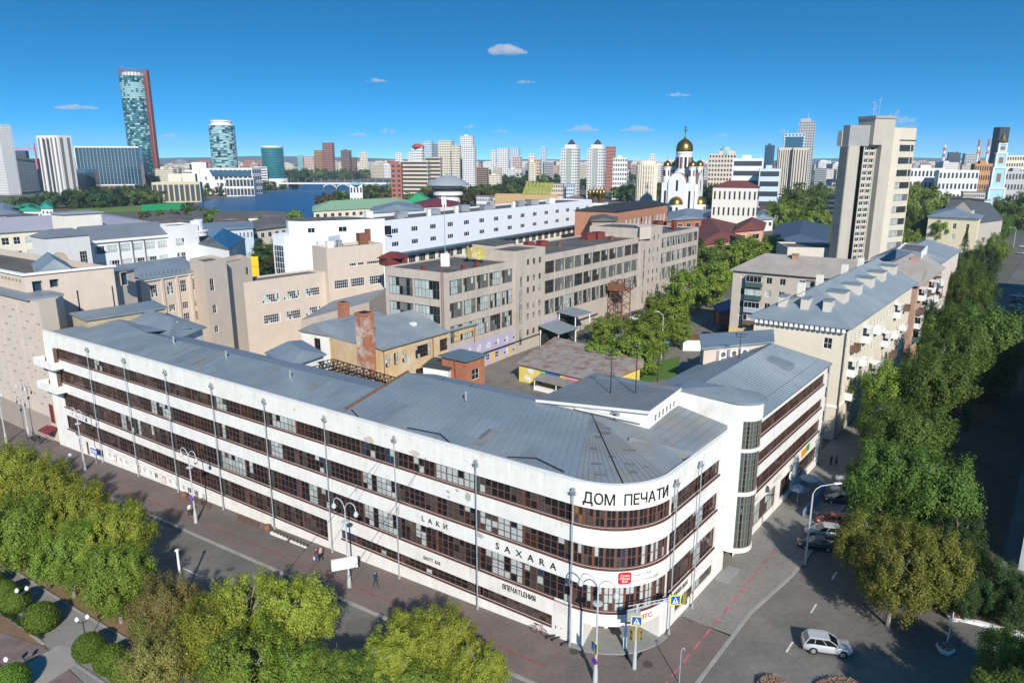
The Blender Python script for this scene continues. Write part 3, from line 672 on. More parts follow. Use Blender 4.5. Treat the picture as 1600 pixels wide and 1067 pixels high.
# peeled plaster
def patch(x, z, w_, h_, m, seed):
    r = random.Random(seed); b = MB(); n = 14; P = []
    for i in range(n):
        t = 2 * math.pi * i / n; k = r.uniform(.55, 1.1); P.append(A + UL * (x + w_ * k * math.cos(t)) - NI * .006)
        P[-1] = (P[-1].x, P[-1].y, z + h_ * r.uniform(.6, 1.1) * math.sin(t))
    b.q(*P); return b.obj('peeled_plaster', m, ph)
pb1 = mat('bare_render', (.58, .49, .38), .95, .12, 2.0); pb2 = mat('bare_cement', (.42, .41, .39), .95, .12, 2.0)
for px, py, w_, h_, m in ((577, 687, .95, .42, pb1), (648, 708, .8, .35, pb1), (700, 768, .28, .2, pb2), (714, 766, .26, .2, pb2), (731, 776, .38, .5, pb2), (701, 776, .22, .15, pb2), (622, 797, .3, .5, pb1), (557, 764, .16, .5, pb1), (749, 836, .55, .3, pb2), (560, 668, .12, .3, pb1), (460, 640, .2, .2, pb1), (640, 790, 1.2, .12, pb2)):
    d = ray(px, py); n2 = Vector((UL.y, -UL.x)); t = A.dot(n2) / (d.x * n2.x + d.y * n2.y); P = Vector((d.x * t, d.y * t)); patch((P - A).dot(UL), CAM_H + d.z * t, w_, h_, m, px)
# ---- entrance under the curved corner
en = MB(); ri = RAD - 3.0
ia = [cen + Vector((math.cos(a0 + (a1 - a0) * i / 30), math.sin(a0 + (a1 - a0) * i / 30))) * ri for i in range(31)]
for i in range(2, 28): en.q((*ia[i], -.3), (*ia[i + 1], -.3), (*ia[i + 1], 2.9), (*ia[i], 2.9), mi=(1 if i % 6 in (0,) else (2 if i % 6 < 4 else 0)))
for i in range(3, 27): en.q(*[(*p, 2.6) for p in (ia[i], ia[i + 1], arc[i + 1].lerp(cen, .05), arc[i].lerp(cen, .05))])
for i in (4, 27): en.q((*arc[i], -.3), (*ia[i], -.3), (*ia[i], 2.9), (*arc[i], 2.9))
en.obj('entrance_recess', [plaster, glass, brownf], ph)
fl = MB(); ro = RAD + .55
oa = [cen + Vector((math.cos(a0 + (a1 - a0) * (i - 1) / 28), math.sin(a0 + (a1 - a0) * (i - 1) / 28))) * ro for i in range(31)]
fl.prism([Vector(p) for p in oa[2:29]] + [ia[i] for i in range(28, 1, -1)], .1, .27); fl.obj('entrance_step', mat('entrance_slab', (.25, .245, .23), .85, .1, 1, fine=.1), ph)
# ---- lettering
def text_mesh(s, size, extr=.02, bold=0.0, sx=1.0):
    cu = bpy.data.curves.new('letter', 'FONT'); cu.body = s; cu.size = size; cu.extrude = extr; cu.offset = bold; cu.align_x = 'CENTER'; cu.resolution_u = 3
    o = bpy.data.objects.new('letter', cu); COL.objects.link(o); bpy.context.view_layer.update()
    me = bpy.data.meshes.new_from_object(o.evaluated_get(bpy.context.evaluated_depsgraph_get()))
    wid = (max(v.co.x for v in me.vertices) - min(v.co.x for v in me.vertices)) * sx if me.vertices else .3
    bpy.data.objects.remove(o); bpy.data.curves.remove(cu)
    me.transform(Matrix.Diagonal((sx, 1, 1, 1))); return me, wid
def put_text(name, s, A_, U, x, z, size, m, parent, off=.05, bold=0.0, sx=1.0, extr=.02):
    me, wid = text_mesh(s, size, extr, bold, sx); me.materials.append(m)
    nn = Vector((U.y, -U.x)); p = A_ + U * x + nn * off
    o = link(name, me, parent, (p.x, p.y, z)); o.rotation_euler = (math.pi / 2, 0, math.atan2(U.y, U.x)); return o
ang = R_(-36.5); word = 'ДОМ ПЕЧАТИ'
wd = [(c, *(text_mesh(c, 1.4, .03, .004, .83) if c != ' ' else (None, .55))) for c in word]
gap = (7.9 - sum(q[2] for q in wd)) / (len(wd) - 1); tot = 7.9; start = (a0 + a1) / 2 + .01 - tot / 2 / RAD; run = 0
for c, me, wid in wd:
    t = start + (run + wid / 2) / RAD; run += wid + gap
    if me is None: continue
    me.materials.append(black); p = cen + Vector((math.cos(t), math.sin(t))) * (RAD + .05)
    o = link('letter', me, ph, (p.x, p.y, 14.12)); o.rotation_euler = (math.pi / 2, 0, t + math.pi / 2)
tgrey = mat('pale_grey_letter', (.55, .54, .52), .7, 0); red = mat('sign_red', (.55, .02, .03), .5, 0); dgrey = mat('dark_grey_letter', (.06, .06, .06), .6, 0)
def pl_(px, py, A_=A, U=UL):
    d = ray(px, py); n2 = Vector((U.y, -U.x)); t = A_.dot(n2) / (d.x * n2.x + d.y * n2.y); P = Vector((d.x * t, d.y * t)); return (P - A_).dot(U), CAM_H + d.z * t
for word, px, py, size, m, sp, sx in (('LAKИ', 679, 816, .78, black, .52, 1), ('SAXARA', 821, 868, .92, black, .62, 1.05), ('GROTT BAR', 675, 875, .55, dgrey, .06, .62), ('ВПЕЧАТLЕНИЯ', 811, 925, .72, black, .07, .72), ('HOOKAH & RESTAURANT', 681, 827, .16, dgrey, .03, 1), ('L O U N G E', 820, 880, .17, dgrey, .05, 1), ('TREND', 302, 762, .34, tgrey, .12, 1), ('КАФЕ', 122, 650, .5, tgrey, .2, 1), ('WINE', 122, 679, .42, dgrey, .12, 1)):
    x, z = pl_(px, py); ws = [(c, text_mesh(c, size, .015, 0, sx)[1] if c != ' ' else size * .3) for c in word]
    tw = sum(q[1] for q in ws) + sp * (len(ws) - 1); run = -tw / 2
    if size < .3: put_text('lettering', word, A, UL, x, z - size * .35, size, m, ph, .03, 0, sx); continue
    for c, wid in ws:
        if c != ' ': put_text('letter', c, A, UL, x + run + wid / 2, z - size * .35, size, m, ph, .04, .006, sx)
        run += wid + sp
x, z = pl_(1062, 920, A2, RV); put_text('lettering', 'МОККА BOX', A2, RV, x, z - .2, .62, dgrey, ph, .04, 0, .9)
def arc_text(s, t, z, size, m, sx=1, rise=.05):
    ws = [(c, text_mesh(c, size, .015, .004, sx)[1] if c != ' ' else size * .3) for c in s]; tw = sum(q[1] for q in ws) + .05 * (len(ws) - 1); run = -tw / 2
    for c, wid in ws:
        if c != ' ':
            me, _ = text_mesh(c, size, .015, .004, sx); me.materials.append(m); q = t + (run + wid / 2) / RAD; p = cen + Vector((math.cos(q), math.sin(q))) * (RAD + rise)
            o = link('letter', me, ph, (p.x, p.y, z)); o.rotation_euler = (math.pi / 2, 0, q + math.pi / 2)
        run += wid + .05
def arc_plate(name, t, z0, z1, w_, m, rise=.03, th=.05):
    p = cen + Vector((math.cos(t), math.sin(t))) * (RAD + rise); b = MB(); h = z1 - z0; r = min(w_, h) * .18; P = []
    for cx, cz, s0 in ((w_ / 2 - r, h - r, 0), (-w_ / 2 + r, h - r, 90), (-w_ / 2 + r, r, 180), (w_ / 2 - r, r, 270)):
        for k in range(5): a = R_(s0 + 22.5 * k); P.append((cx + r * math.cos(a), cz + r * math.sin(a)))
    n = len(P); b.q(*[(x, 0, z) for x, z in P]);
    for i in range(n): j = (i + 1) % n; b.q((P[i][0], 0, P[i][1]), (P[j][0], 0, P[j][1]), (P[j][0], th, P[j][1]), (P[i][0], th, P[i][1]))
    return b.obj(name, m, ph, (p.x, p.y, z0), t + math.pi / 2)
am = (a0 + a1) / 2
s1_ = arc_plate('shop_sign', am - .02, 6.75, 7.85, 1.15, red, .06)
for k, tx in enumerate(('Суши', 'Пицца', 'Вок')):
    me, _ = text_mesh(tx, .3, .01); me.materials.append(trim_w); o = link('lettering', me, s1_, (0, -.02, .72 - k * .28)); o.rotation_euler = (math.pi / 2, 0, 0)
arc_text('мягкая', am + .235, 7.35, .55, tgrey, .95); arc_text('ресторация', am + .3, 6.78, .55, tgrey, .85)
s2_ = arc_plate('shop_sign', am + .1, 2.78, 3.58, .85, red, .06)
eg = MB(); eg.lathe((0, -.03, 0), [(.0, .0), (.24, 0)], 16); eg.v = [(x, -.03, y * 1.2 + .4) for x, y, z in eg.v]; eg.obj('egg_emblem', trim_w, s2_)
arc_text('МТС', am + .32, 2.95, .62, red, 1.1)
wsn = MB(); x, z = 3.6, 4.55; 
put_text('lettering', 'УЗБЕКСКИЙ', A3, RV, 5.2, 4.35, .62, tgrey, ph, .04, 0, .9)
em = MB(); p = rf(22.6 + 9.6, -.04); em.lathe((0, 0, 0), [(0, .3), (.25, .1), (.35, -.3), (.3, -.45)], 10); em.obj('emblem', dgrey, ph, (p.x, p.y, 4.7))
put_text('lettering', 'РЕСТОРАН', A3, RV, 13.4, 4.35, .55, tgrey, ph, .04, 0, .9)
sg = MB(); sg.obox(A3, RV, 22.8, 24.6, -.1, -.02, 4.0, 4.9, 0); sg.obox(A3, RV, 24.6, 26.2, -.1, -.02, 4.15, 5.0, 1); sg.obj('shop_sign', [mat('sign_orange', (.75, .30, .03), .5, 0), mat('sign_green', (.05, .36, .08), .5, 0)], ph)
rsg = MB(); p = rf(22.6 + 17.2, .5); rsg.tube((0, 0, 0), (0, .12, 0), .55, .55, 20, 0); rsg.tube((0, -.01, 0), (0, 0, 0), .38, .38, 20, 1); rsg.obj('round_sign', [trim_w, mat('sign_green2', (.12, .35, .12), .5, 0)], ph, (p.x, p.y, 3.6), math.atan2(RV.y, RV.x))
# white information panels over the basement windows
ip = MB(); ip.obox(A, UL, xl(87.8), xl(62.6), -.05, -.01, -.95, -.1); ip.obj('sign_panel', trim_w, ph)
for s in (86, 82, 78, 74, 70, 66):
    put_text('lettering', 'копицентр', A, UL, xl(s), -.45, .28, tgrey, ph, .06); put_text('lettering', 'печать', A, UL, xl(s - 1.8), -.8, .24, tgrey, ph, .06)
for s in (85.2, 78.6, 72.0):
    q = MB(); q.obox(A, UL, xl(s), xl(s - .8), -.08, -.02, -1.9, -.98, 0); q.obox(A, UL, xl(s) + .12, xl(s) + .68, -.1, -.08, -1.8, -1.1, 1); q.obj('poster', [mat('poster_pink', (.62, .10, .18), .6, .1), trim_w], ph)
ppn = MB(); x, z = pl_(880, 945); ppn.obox(A, UL, x - .9, x + .9, -.05, -.005, z - .9, z + .5); ppn.obj('notice_panel', mat('notice', (.72, .69, .66), .8, .12, 5.0), ph)
# drainpipes, small spouts
for s in (102.4,):
    dp = MB(); p = lf(s, -.12); dp.path([(*p, 15.2), (*p, -3.3)], .07); dp.obj('drainpipe', plaster, ph)
dp = MB(); p = rf(54.3, .1); dp.path([(*p, 14.8), (*p, .2)], .08); dp.obj('drainpipe', steel, ph)
# aerial masts on the rear roof
for i, (px, py, z0_, h_) in enumerate(((954, 614, 18.6, 7.6), (993, 614, 18.9, 8.4), (1027, 597, 18.5, 4.4), (1155, 559, 17.2, 5.2))):
    p = at(px, py, z0_); m = MB(); m.tube((0, 0, 0), (0, 0, h_ * .62), .06, .035, 6)
    for k in range(3 if i < 2 else 2): m.tube((-.7 + .1 * k, 0, h_ * (.6 - .06 * k)), (.7 - .1 * k, 0, h_ * (.6 - .06 * k)), .05, .05, 4); m.tube((-.6, 0, h_ * (.6 - .06 * k)), (-.6, 0, h_ * (.62 - .06 * k) + .1), .05, .05, 5)
    tag(m.obj('aerial_mast', dark, None, (p.x, p.y, z0_)), ['aerial mast with cross bars, leftmost on the rear roof', 'tall aerial mast, middle one of the rear roof', 'short aerial mast nearest the lawn on the rear roof', 'thin aerial mast on the street wing roof near the box units'][i], 'aerial', 'aerial masts on the rear roof')

# ================================================================ NEIGHBOURING BUILDINGS
def quad(z, n, a, bb): return para(at(*n, z), at(*a, z), at(*bb, z))
def flat_bits(root, items):
    """small boxes standing on a roof: (plan point, size, height, z, material, name)"""
    for p, w_, h_, z_, m, nm in items:
        b = MB(); b.box(-w_ / 2, w_ / 2, -w_ / 2, w_ / 2, 0, h_); b.box(-w_ / 2 - .1, w_ / 2 + .1, -w_ / 2 - .1, w_ / 2 + .1, h_, h_ + .12); b.obj(nm, m, root, (p.x, p.y, z_), .6)
# --- theatre
ZT_ = 23.4; tn = at(37, 431, ZT_); tb = at(177, 417, ZT_); ul = LV
th = building('theatre', 'tall windowless beige building with rows of dash marks, left of the white printing house', 'building',
    para(tn, tn + ul * 50, tb), -5, ZT_, beige, bitum, {0: [(50 - 1.5 - k * 1.35 - .95, 50 - 1.5 - k * 1.35, 20.75, 22.6, (1, 1)) for k in range(20)], 1: [(1.0, 2.5, 20.3, 22.3, (1, 1)), (3.6, 5.0, 20.9, 22.3, (1, 1)), (15.0, 16.2, 19.8, 22.2, (1, 1))]}, .7, fmat=beige, gl=[(glass2, 1)], fw=.05, parapet=1.1, par_t=.5)
b = MB(); P = para(tn, tn + ul * 50, tb); E_ = [inset(P, i, -.35) for i in range(4)]; I_ = [inset(P, i, .3) for i in range(4)]
for i in (0, 1): b.hexa([(*E_[i], ZT_), (*E_[i + 1], ZT_), (*I_[i + 1], ZT_), (*I_[i], ZT_), (*E_[i], ZT_ + .35), (*E_[i + 1], ZT_ + .35), (*I_[i + 1], ZT_ + .35), (*I_[i], ZT_ + .35)])
b.obj('cornice', trim_w, th)
fr = [lf(152, .4), lf(103.6, .4), lf(104.5, 4.5), tn + NI * 2, tn + ul * 45 + NI * 2]
low = MB(); low.prism([lf(152, .4), lf(103.6, .4), lf(104.2, 3.2), lf(108, 6), lf(152, 6)], -5, 20.2); low.obj('front_wall', beige, th)
low = MB(); low.prism([lf(152, -.1), lf(106.3, -.1), lf(106.3, 5.5), lf(152, 5.5)], 20.2, 20.6, bot=True); low.obj('ledge', roofm, th)
pl2 = MB(); pl2.prism([lf(152, .15), lf(106, .15), lf(106, 1), lf(152, 1)], -5, .6); pl2.obj('plinth', beiged, th)
ds = MB(); r = random.Random(9)
for k in range(26):
    for j in range(12):
        if (k + j) % 2: continue
        s = 105.5 + k * 1.75 + r.uniform(-.2, .2); z_ = 2.4 + j * 1.4; w_ = r.choice((.5, .9, 1.2)); O = lf(s, .4); ds.obox(O, -LV, 0, w_, -.0, .03, z_, z_ + .22); ds.v[-8:] = [(x - NI.x * .015, y - NI.y * .015, q) for x, y, q in ds.v[-8:]]
stuff(ds.obj('wall_slots', mat('slot_brown', (.30, .24, .20), .9, .1), th))
for k in range(6): rb = MB(); O = lf(112 + k * 7, .4); rb.obox(O, -LV, -.08, .08, -.05, .0, -3, 19.5); rb.obj('wall_rib', beige, th)
lk = MB(); lk.prism([lf(108, 1.2), lf(103, 1.2), lf(103, 8), lf(108, 8)], 8.5, 13.0); lk.obj('link_wall', beige, th)
add_windows(th, lf(108, 1.2), lf(103, 1.2), [(.6, 1.5, 9.2, 12.2), (2.0, 2.9, 9.2, 12.2), (3.4, 4.3, 9.2, 12.2)], -.03, 1, 2, beiged, .08, [(glass, 1), (blind, 1)])
lk = MB(); lk.prism([lf(108.6, .5), lf(102.8, .5), lf(102.8, 8), lf(108.6, 8)], 13.0, 13.35, bot=True); lk.obj('link_roof', roofm, th)
dr = MB(); dr.obox(lf(105.6, .33), -LV, 0, 1.2, -.06, .02, -.2, 3.0); dr.obj('door', mat('dark_red', (.17, .03, .025), .6, .1), th)
aw = MB(); aw.hexa([(*lf(107, .4), -1.0), (*lf(103.8, .4), -1.0), (*lf(103.8, -1.4), -1.5), (*lf(107, -1.4), -1.5), (*lf(107, .4), -.85), (*lf(103.8, .4), -.85), (*lf(103.8, -1.4), -1.35), (*lf(107, -1.4), -1.35)]); aw.obj('awning', mat('maroon_awning', (.19, .03, .04), .8, .1), th)
st2 = quad(22.2, (178, 425), (150, 424), (209, 419)); sb_ = MB(); sb_.prism(st2, -4, 22.0); sb_.obj('side_block_wall', beige, th); sb_ = MB(); sb_.prism([inset(st2, i, -.4) for i in range(4)], 22.0, 22.25, bot=True); sb_.obj('side_block_roof', roofm, th)
gb = [at(60, 423, 23.5), at(115, 421, 23.5), at(103, 408, 23.5), at(50, 411, 23.5)]
hiproof(th, gb, 23.2, 25.4, roofm, .2, (0, 0), name='stage_roof'); g2 = MB(); g2.prism(gb, 21, 23.2); g2.obj('stage_wall', beige, th)
for s in (2.6, 7.5, 13.2):
    dp = MB(); u = (tb - tn).normalized(); p = tn + u * s + Vector((u.y, -u.x)) * .12; dp.path([(*p, 20), (*p, 13)], .09); dp.obj('drainpipe', dark, th)
# --- pilastered wing
zw = 19.0; n_, b_ = at(218, 437, zw), at(319, 421, zw); u = (b_ - n_).normalized(); ln = (b_ - n_).length; v = Vector((-u.y, u.x))
cx = [ln * q for q in (.19, .43, .64, .84)]
pw_ = building('annex_building', 'beige wing with pilasters, white grid windows and grey roof behind the theatre', 'building', [n_ + v * 9, n_, b_, b_ + v * 9], -4, zw, beige, None,
    {1: [(c - .75, c + .75, a, d) for c in cx for a, d in ((15.0, 17.5), (11.4, 12.8), (8.4, 10.4))]}, .15, (3, 3), whitef, [(glass, 8), (curt, .6)], parapet=0)
rfm = MB(); o1, o2 = n_ - v * .5 - u * .1, b_ - v * .5 + u * .1; rfm.q((*o1, zw + .05), (*o2, zw + .05), (*(o2 + v * 8), zw + 2.3), (*(o1 + v * 8), zw + 2.3)); rfm.q((*o1, zw - .25), (*o2, zw - .25), (*o2, zw + .05), (*o1, zw + .05)); rfm.obj('roof', roofm, pw_)
cnr = MB(); cnr.obox(n_, u, 0, ln, -.4, 0, zw - .5, zw - .2); cnr.obj('cornice', trim_w, pw_)
for c in (ln * .31, ln * .535, ln * .74): p3 = MB(); p3.obox(n_, u, c - .28, c + .28, -.3, 0, -4, zw - .5); p3.obj('pilaster', beige, pw_)
sg_ = MB()
for i in range(16): p = n_ + u * (1 + i) + v * .6; sg_.tube((*p, zw + .3), (*p, zw + .9), .04, .04, 4)
stuff(sg_.obj('snow_guards', dark, pw_))
# --- block with stair tower
tw_ = quad(21.6, (319, 410), (296, 404), (353, 404)); 
building('stair_block', 'narrow beige stair block with three small windows, behind the curved grey roof', 'building', tw_, -4, 21.6, beige, bitum, {1: [(1.0, 2.2, 15.4, 18.0), (1.1, 2.2, 10.6, 12.4), (1.1, 2.2, 6.5, 7.9)]}, .15, (2, 2), whitef, [(glass, 1)], parapet=.6)
bk = quad(20.2, (353, 411), (337, 405), (392, 403)); e1 = (bk[2] - bk[1]).length
building('beige_block', 'beige flat-roofed block with one small dark window beside the stair block', 'building', bk, -4, 20.2, beige, bitum, {1: [(e1 - 2.2, e1 - 1.2, 16.6, 18.2)]}, .15, (2, 2), beiged, [(glass, 1)], parapet=1.0)
ba = quad(15.0, (379, 442), (352, 438), (509, 424.5)); e1 = (ba[2] - ba[1]).length
cc = [e1 * q for q in (.30, .55, .81)]
building('workshop_building', 'low beige flat-roofed workshop with two rows of three long windows', 'building', ba, -3, 15.0, beige, mat('brown_felt', (.19, .165, .14), .95, .15, .2, col2=(.13, .12, .11), col2amt=.5, col2scale=.1), {1: [(c - 2.2, c + 2.2, a, d) for c in cc for a, d in ((9.5, 11.5), (4.6, 6.7))]}, .12, (8, 3), whitef, [(glass, 9), (curt, .8)], fw=.1, parapet=.4)
bb_ = quad(21.0, (510, 388), (487, 383.5), (598, 380)); e1 = (bb_[2] - bb_[1]).length; cc = [e1 * q for q in (.22, .51, .82)]
tb_ = building('tall_workshop', 'taller beige flat-roofed block with rows of white windows, next to the red roof turret', 'building', bb_, -3, 21.0, beige, bitum, {1: [(c - 2.0, c + 2.0, a, d) for c in cc for a, d in ((10.6, 12.8), (5.9, 7.9))] + [(c - 2.1, c + 2.1, 15.9, 16.7, (7, 1)) for c in cc[1:]]}, .12, (7, 3), whitef, [(glass, 9), (curt, .8), (mat('yellow_blind', (.45, .42, .18), .6, .1), .4)], fw=.1, parapet=.8)
flat_bits(tb_, [(at(500, 381, 21), 1.4, 1.2, 20.2, trim_w, 'roof_vent'), (at(515, 382, 21), 1.8, 1.5, 20.2, trim_w, 'roof_vent'), (at(530, 381, 21), 1.2, 1.6, 20.2, steel, 'roof_vent'), (at(566, 377, 21), 2.4, 2.8, 20.2, rust, 'roof_hatch'), (at(575, 375, 21), 1.2, 3.6, 20.2, rust, 'roof_hatch')])
rt = MB(); p = at(614, 395, 20); rt.box(-2.6, 2.6, -2.6, 2.6, 0, 2.0); rt.lathe((0, 0, 0), [(4.5, 2.0), (3.1, 2.6), (1.3, 3.2), (0, 3.2)], 4)
o = rt.obj('roof_turret', mat('red_roof_paint', (.15, .035, .03), .6, .1), None, (p.x, p.y, 17.0), .6); tag(o, 'dark red hipped roof turret between the beige block and the factory', 'turret')
lw = quad(9.0, (520, 470), (470, 500), (610, 448)); lwb = building('link_shed', 'low flat grey roof between the beige blocks and the factory', 'building', lw, -3, 9.0, beige, roofm, {}, parapet=.05)
# --- long factory with ribbon windows
ZF = 20.8; fn = at(699, 427, ZF); fa = at(601, 416.5, ZF); fe = at(1092, 355, ZF - 0.3); fu = (fe - fn).normalized(); fv = (fa - fn); fl_ = (fe - fn).length
fac_ = thing('factory', 'long pinkish concrete factory block with grey ribbon windows and stair towers', 'building')
FG = [(glass, 2.2), (curt, 3.0), (mat('dusty_glass', (.13, .14, .13), .3, .2, 2, spec=.5, island=.4), 5), (blind, .8)]
purple = mat('lilac_plaster', (.43, .38, .52), .9, .06, .4, col2=(.60, .45, .22), col2amt=.0)
ylw = mat('ochre_plaster', (.62, .42, .16), .9, .08, .4)
def dist(px, py): return (at(px, py, ZF) - fn).dot(fu)
d1, d2, d3, d4 = dist(803, 407.5), dist(852, 399), dist(1019, 372), dist(1048, 365.5)
ROWF = [(16.3, 19.2, 2), (11.6, 14.7, 2), (6.6, 10.1, 3)]
def seg(x0, x1, zt, rows, off=0, unit=4.3, name='wall'):
    b = MB(); A_ = fn + fu * x0 - Vector((-fu.y, fu.x)) * off; B_ = fn + fu * x1 - Vector((-fu.y, fu.x)) * off; L_ = x1 - x0; n = max(1, round((L_ - .8) / unit)); hs = []
    for (a, c, ny) in rows:
        for i in range(n): w_ = (L_ - .8) / n; hs.append((.4 + w_ * i + .12, .4 + w_ * (i + 1) - .12, a, c, (6, ny)))
    facade(b, A_, B_, -2, zt, hs, .25)
    for h in hs: pass
    add_windows(fac_, A_, B_, hs, .25, 6, 2, greyf, .12, FG)
    return b, A_, B_
def close(b, A_, B_, zt, dep):
    v = fv.normalized() * dep; b.q((*B_, -2), (*(B_ + v), -2), (*(B_ + v), zt), (*B_, zt)); (b.q((*(A_ + v), -2), (*A_, -2), (*A_, zt), (*(A_ + v), zt)) if (A_ - fn).length > 1 else None); b.q((*(B_ + v), -2), (*(A_ + v), -2), (*(A_ + v), zt), (*B_ + v, zt) if False else (*(B_ + v), zt))
W_ = fv.length
def froof(A_, B_, zt, dep, m=bitum):
    v = fv.normalized() * dep; r = MB(); r.q(*[(*p, zt - .35) for p in (A_, B_, B_ + v, A_ + v)]); r.obj('roof', m, fac_)
    pq = [A_ + v, A_, B_, B_ + v]; pi = [inset(pq, i, .3) for i in range(4)]; p_ = MB()
    for i in range(3): p_.q((*pq[i], zt), (*pq[i + 1], zt), (*pi[i + 1], zt), (*pi[i], zt)); p_.q((*pi[i], zt), (*pi[i + 1], zt), (*pi[i + 1], zt - .4), (*pi[i], zt - .4))
    p_.obj('parapet', concr, fac_)
for (x0, x1, zt) in ((0, d1, ZF), (d2, d3, ZF), (d4, fl_, ZF - .3)):
    b, A_, B_ = seg(x0, x1, zt, ROWF); close(b, A_, B_, zt, W_); b.obj('wall', concr, fac_); froof(A_, B_, zt, W_)
b = MB(); hs = [(.8 + k * 6.9, .8 + k * 6.9 + 6.6, a, c, (7, 2)) for k in range(2) for a, c in ((15.3, 19.0), (10.4, 13.9), (5.5, 9.0))]
hs = [h for h in hs if h[1] < W_ - .5]; facade(b, fa, fn, -2, ZF, hs, .3); add_windows(fac_, fa, fn, hs, .3, 7, 2, greyf, .12, FG); b.obj('end_wall', concr, fac_)
for (x0, x1, zt) in ((d1, d2, ZF + 2.0), (d3, d4, ZF + 2.4)):
    b = MB(); nrm_ = Vector((fu.y, -fu.x)); A_ = fn + fu * x0 + nrm_ * .35; B_ = fn + fu * x1 + nrm_ * .35; L_ = x1 - x0
    hs = [(L_ * q - .5, L_ * q + .5, z_, z_ + 1.35, (2, 2)) for q in (.42, .62, .82) for z_ in (19.3, 15.6, 13.0, 9.4, 7.0, 3.3)] + [(L_ * .18 - .5, L_ * .18 + .5, 6.5, 17.0, (2, 10)), (L_ * .18 - .5, L_ * .18 + .5, 1.5, 5.0, (2, 4))]
    facade(b, A_, B_, -2, zt, hs, .2); add_windows(fac_, A_, B_, hs, .2, 2, 2, greyf, .1, FG); close(b, A_, B_, zt, 8 if x0 < 60 else W_); b.obj('stair_tower_wall', concr, fac_); froof(A_, B_, zt, 8 if x0 < 60 else W_)
# lilac ground floor strip
b = MB(); nrm_ = Vector((fu.y, -fu.x)); A_ = fn + nrm_ * .12; hs = [(2.2 + k * 3.2, 3.5 + k * 3.2, a, c) for k in range(12) for a, c in ((3.4, 4.7), (.6, 2.0))]
facade(b, A_, fn + fu * (d2 + 6) + nrm_ * .12, -1.5, 5.5, hs, .12); add_windows(fac_, A_, fn + fu * (d2 + 6) + nrm_ * .12, hs, .12, 2, 2, whitef, .08, GL); b.obj('lilac_base', purple, fac_)
for k in range(9): b = MB(); b.obox(A_, fu, 1.6 + k * 3.2 + 2.2, 1.6 + k * 3.2 + 3.6, -.03, 0, -1.5, 2.3 if k % 2 else 1.0); b.obj('ochre_panel', ylw, fac_)
pi_ = MB(); pi_.path([(*(A_ + fu * 2 + nrm_ * .5), 2.7), (*(A_ + fu * (d2 + 25) + nrm_ * .5), 3.0)], .12, 6); pi_.obj('heating_pipe', dark, fac_)
# roof equipment
redv = mat('red_roof_vent', (.20, .045, .035), .6, .1)
flat_bits(fac_, [(at(827, 388, 20.5), 2.2, 1.6, 20.4, redv, 'roof_vent'), (at(847, 386, 20.5), 2.2, 1.6, 20.4, redv, 'roof_vent'), (at(662, 423, 20.5), .7, .9, 20.4, redv, 'roof_vent'), (at(724, 421, 20.5), .7, .9, 20.4, redv, 'roof_vent'), (at(745, 417, 20.5), .8, 1.0, 20.4, redv, 'roof_vent'),
    (at(919, 374, 20.5), 2.8, 1.8, 20.4, redv, 'roof_house'), (at(935, 373, 20.5), 2.6, 1.9, 20.4, redv, 'roof_house'), (at(1000, 365, 20.5), 2.2, 1.2, 20.4, redv, 'roof_vent'), (at(1028, 351, 22.5), 2.4, 1.2, 22.4, redv, 'roof_house'), (at(1053, 357, 20.5), 1.3, 2.6, 20.4, redv, 'roof_vent'), (at(955, 375, 20.5), 1, 1, 20.4, rust, 'roof_vent'), (at(873, 385, 20.5), .8, 1.1, 20.4, rust, 'roof_vent')])
ph2 = quad(23.3, (774, 382), (738, 378), (803, 377)); b = MB(); b.prism(ph2, 20.2, 23.1); b.obj('lift_house_wall', beige, fac_); b = MB(); b.prism([inset(ph2, i, -.3) for i in range(4)], 23.1, 23.3, bot=True); b.obj('lift_house_roof', bitum, fac_)
ph3 = quad(23.4, (1000, 357), (992, 353), (1018, 355)); b = MB(); b.prism(ph3, 20.2, 23.6); b.obj('lift_house_wall', beige, fac_)
ld = MB(); A_ = fn + nrm_ * .15 - fu * .0; w2 = Vector((fn - fa).normalized() * -1); q0 = fn + w2 * .8 - Vector((w2.y, -w2.x)) * -.2; q0 = fn + w2 * .9 + Vector((-w2.y, w2.x)) * .25; q1 = q0 + w2 * .5
for q_ in (q0, q1): ld.path([(*q_, 4), (*q_, 21.5)], .05, 4)
for i in range(45): ld.tube((*q0, 4.2 + i * .38), (*q1, 4.2 + i * .38), .03, .03, 4)
ld.obj('ladder', rust, fac_)
mast = MB(); p = at(696, 416, 20.4); mast.box(-.9, .9, -.6, .6, 0, 2.6, 1); mast.tube((0, 0, 2.6), (0, 0, 14.5), .08, .06, 6)
for k in range(6): a = k * 1.05; mast.box(.35 * math.cos(a) - .12, .35 * math.cos(a) + .12, .35 * math.sin(a) - .12, .35 * math.sin(a) + .12, 12.2 + (k % 2) * .5, 13.8 + (k % 2) * .5, 1)
tag(mast.obj('cell_mast', [steel, trim_w], None, (p.x, p.y, 20.4)), 'slim telephone mast with white panels on the factory roof', 'mast')
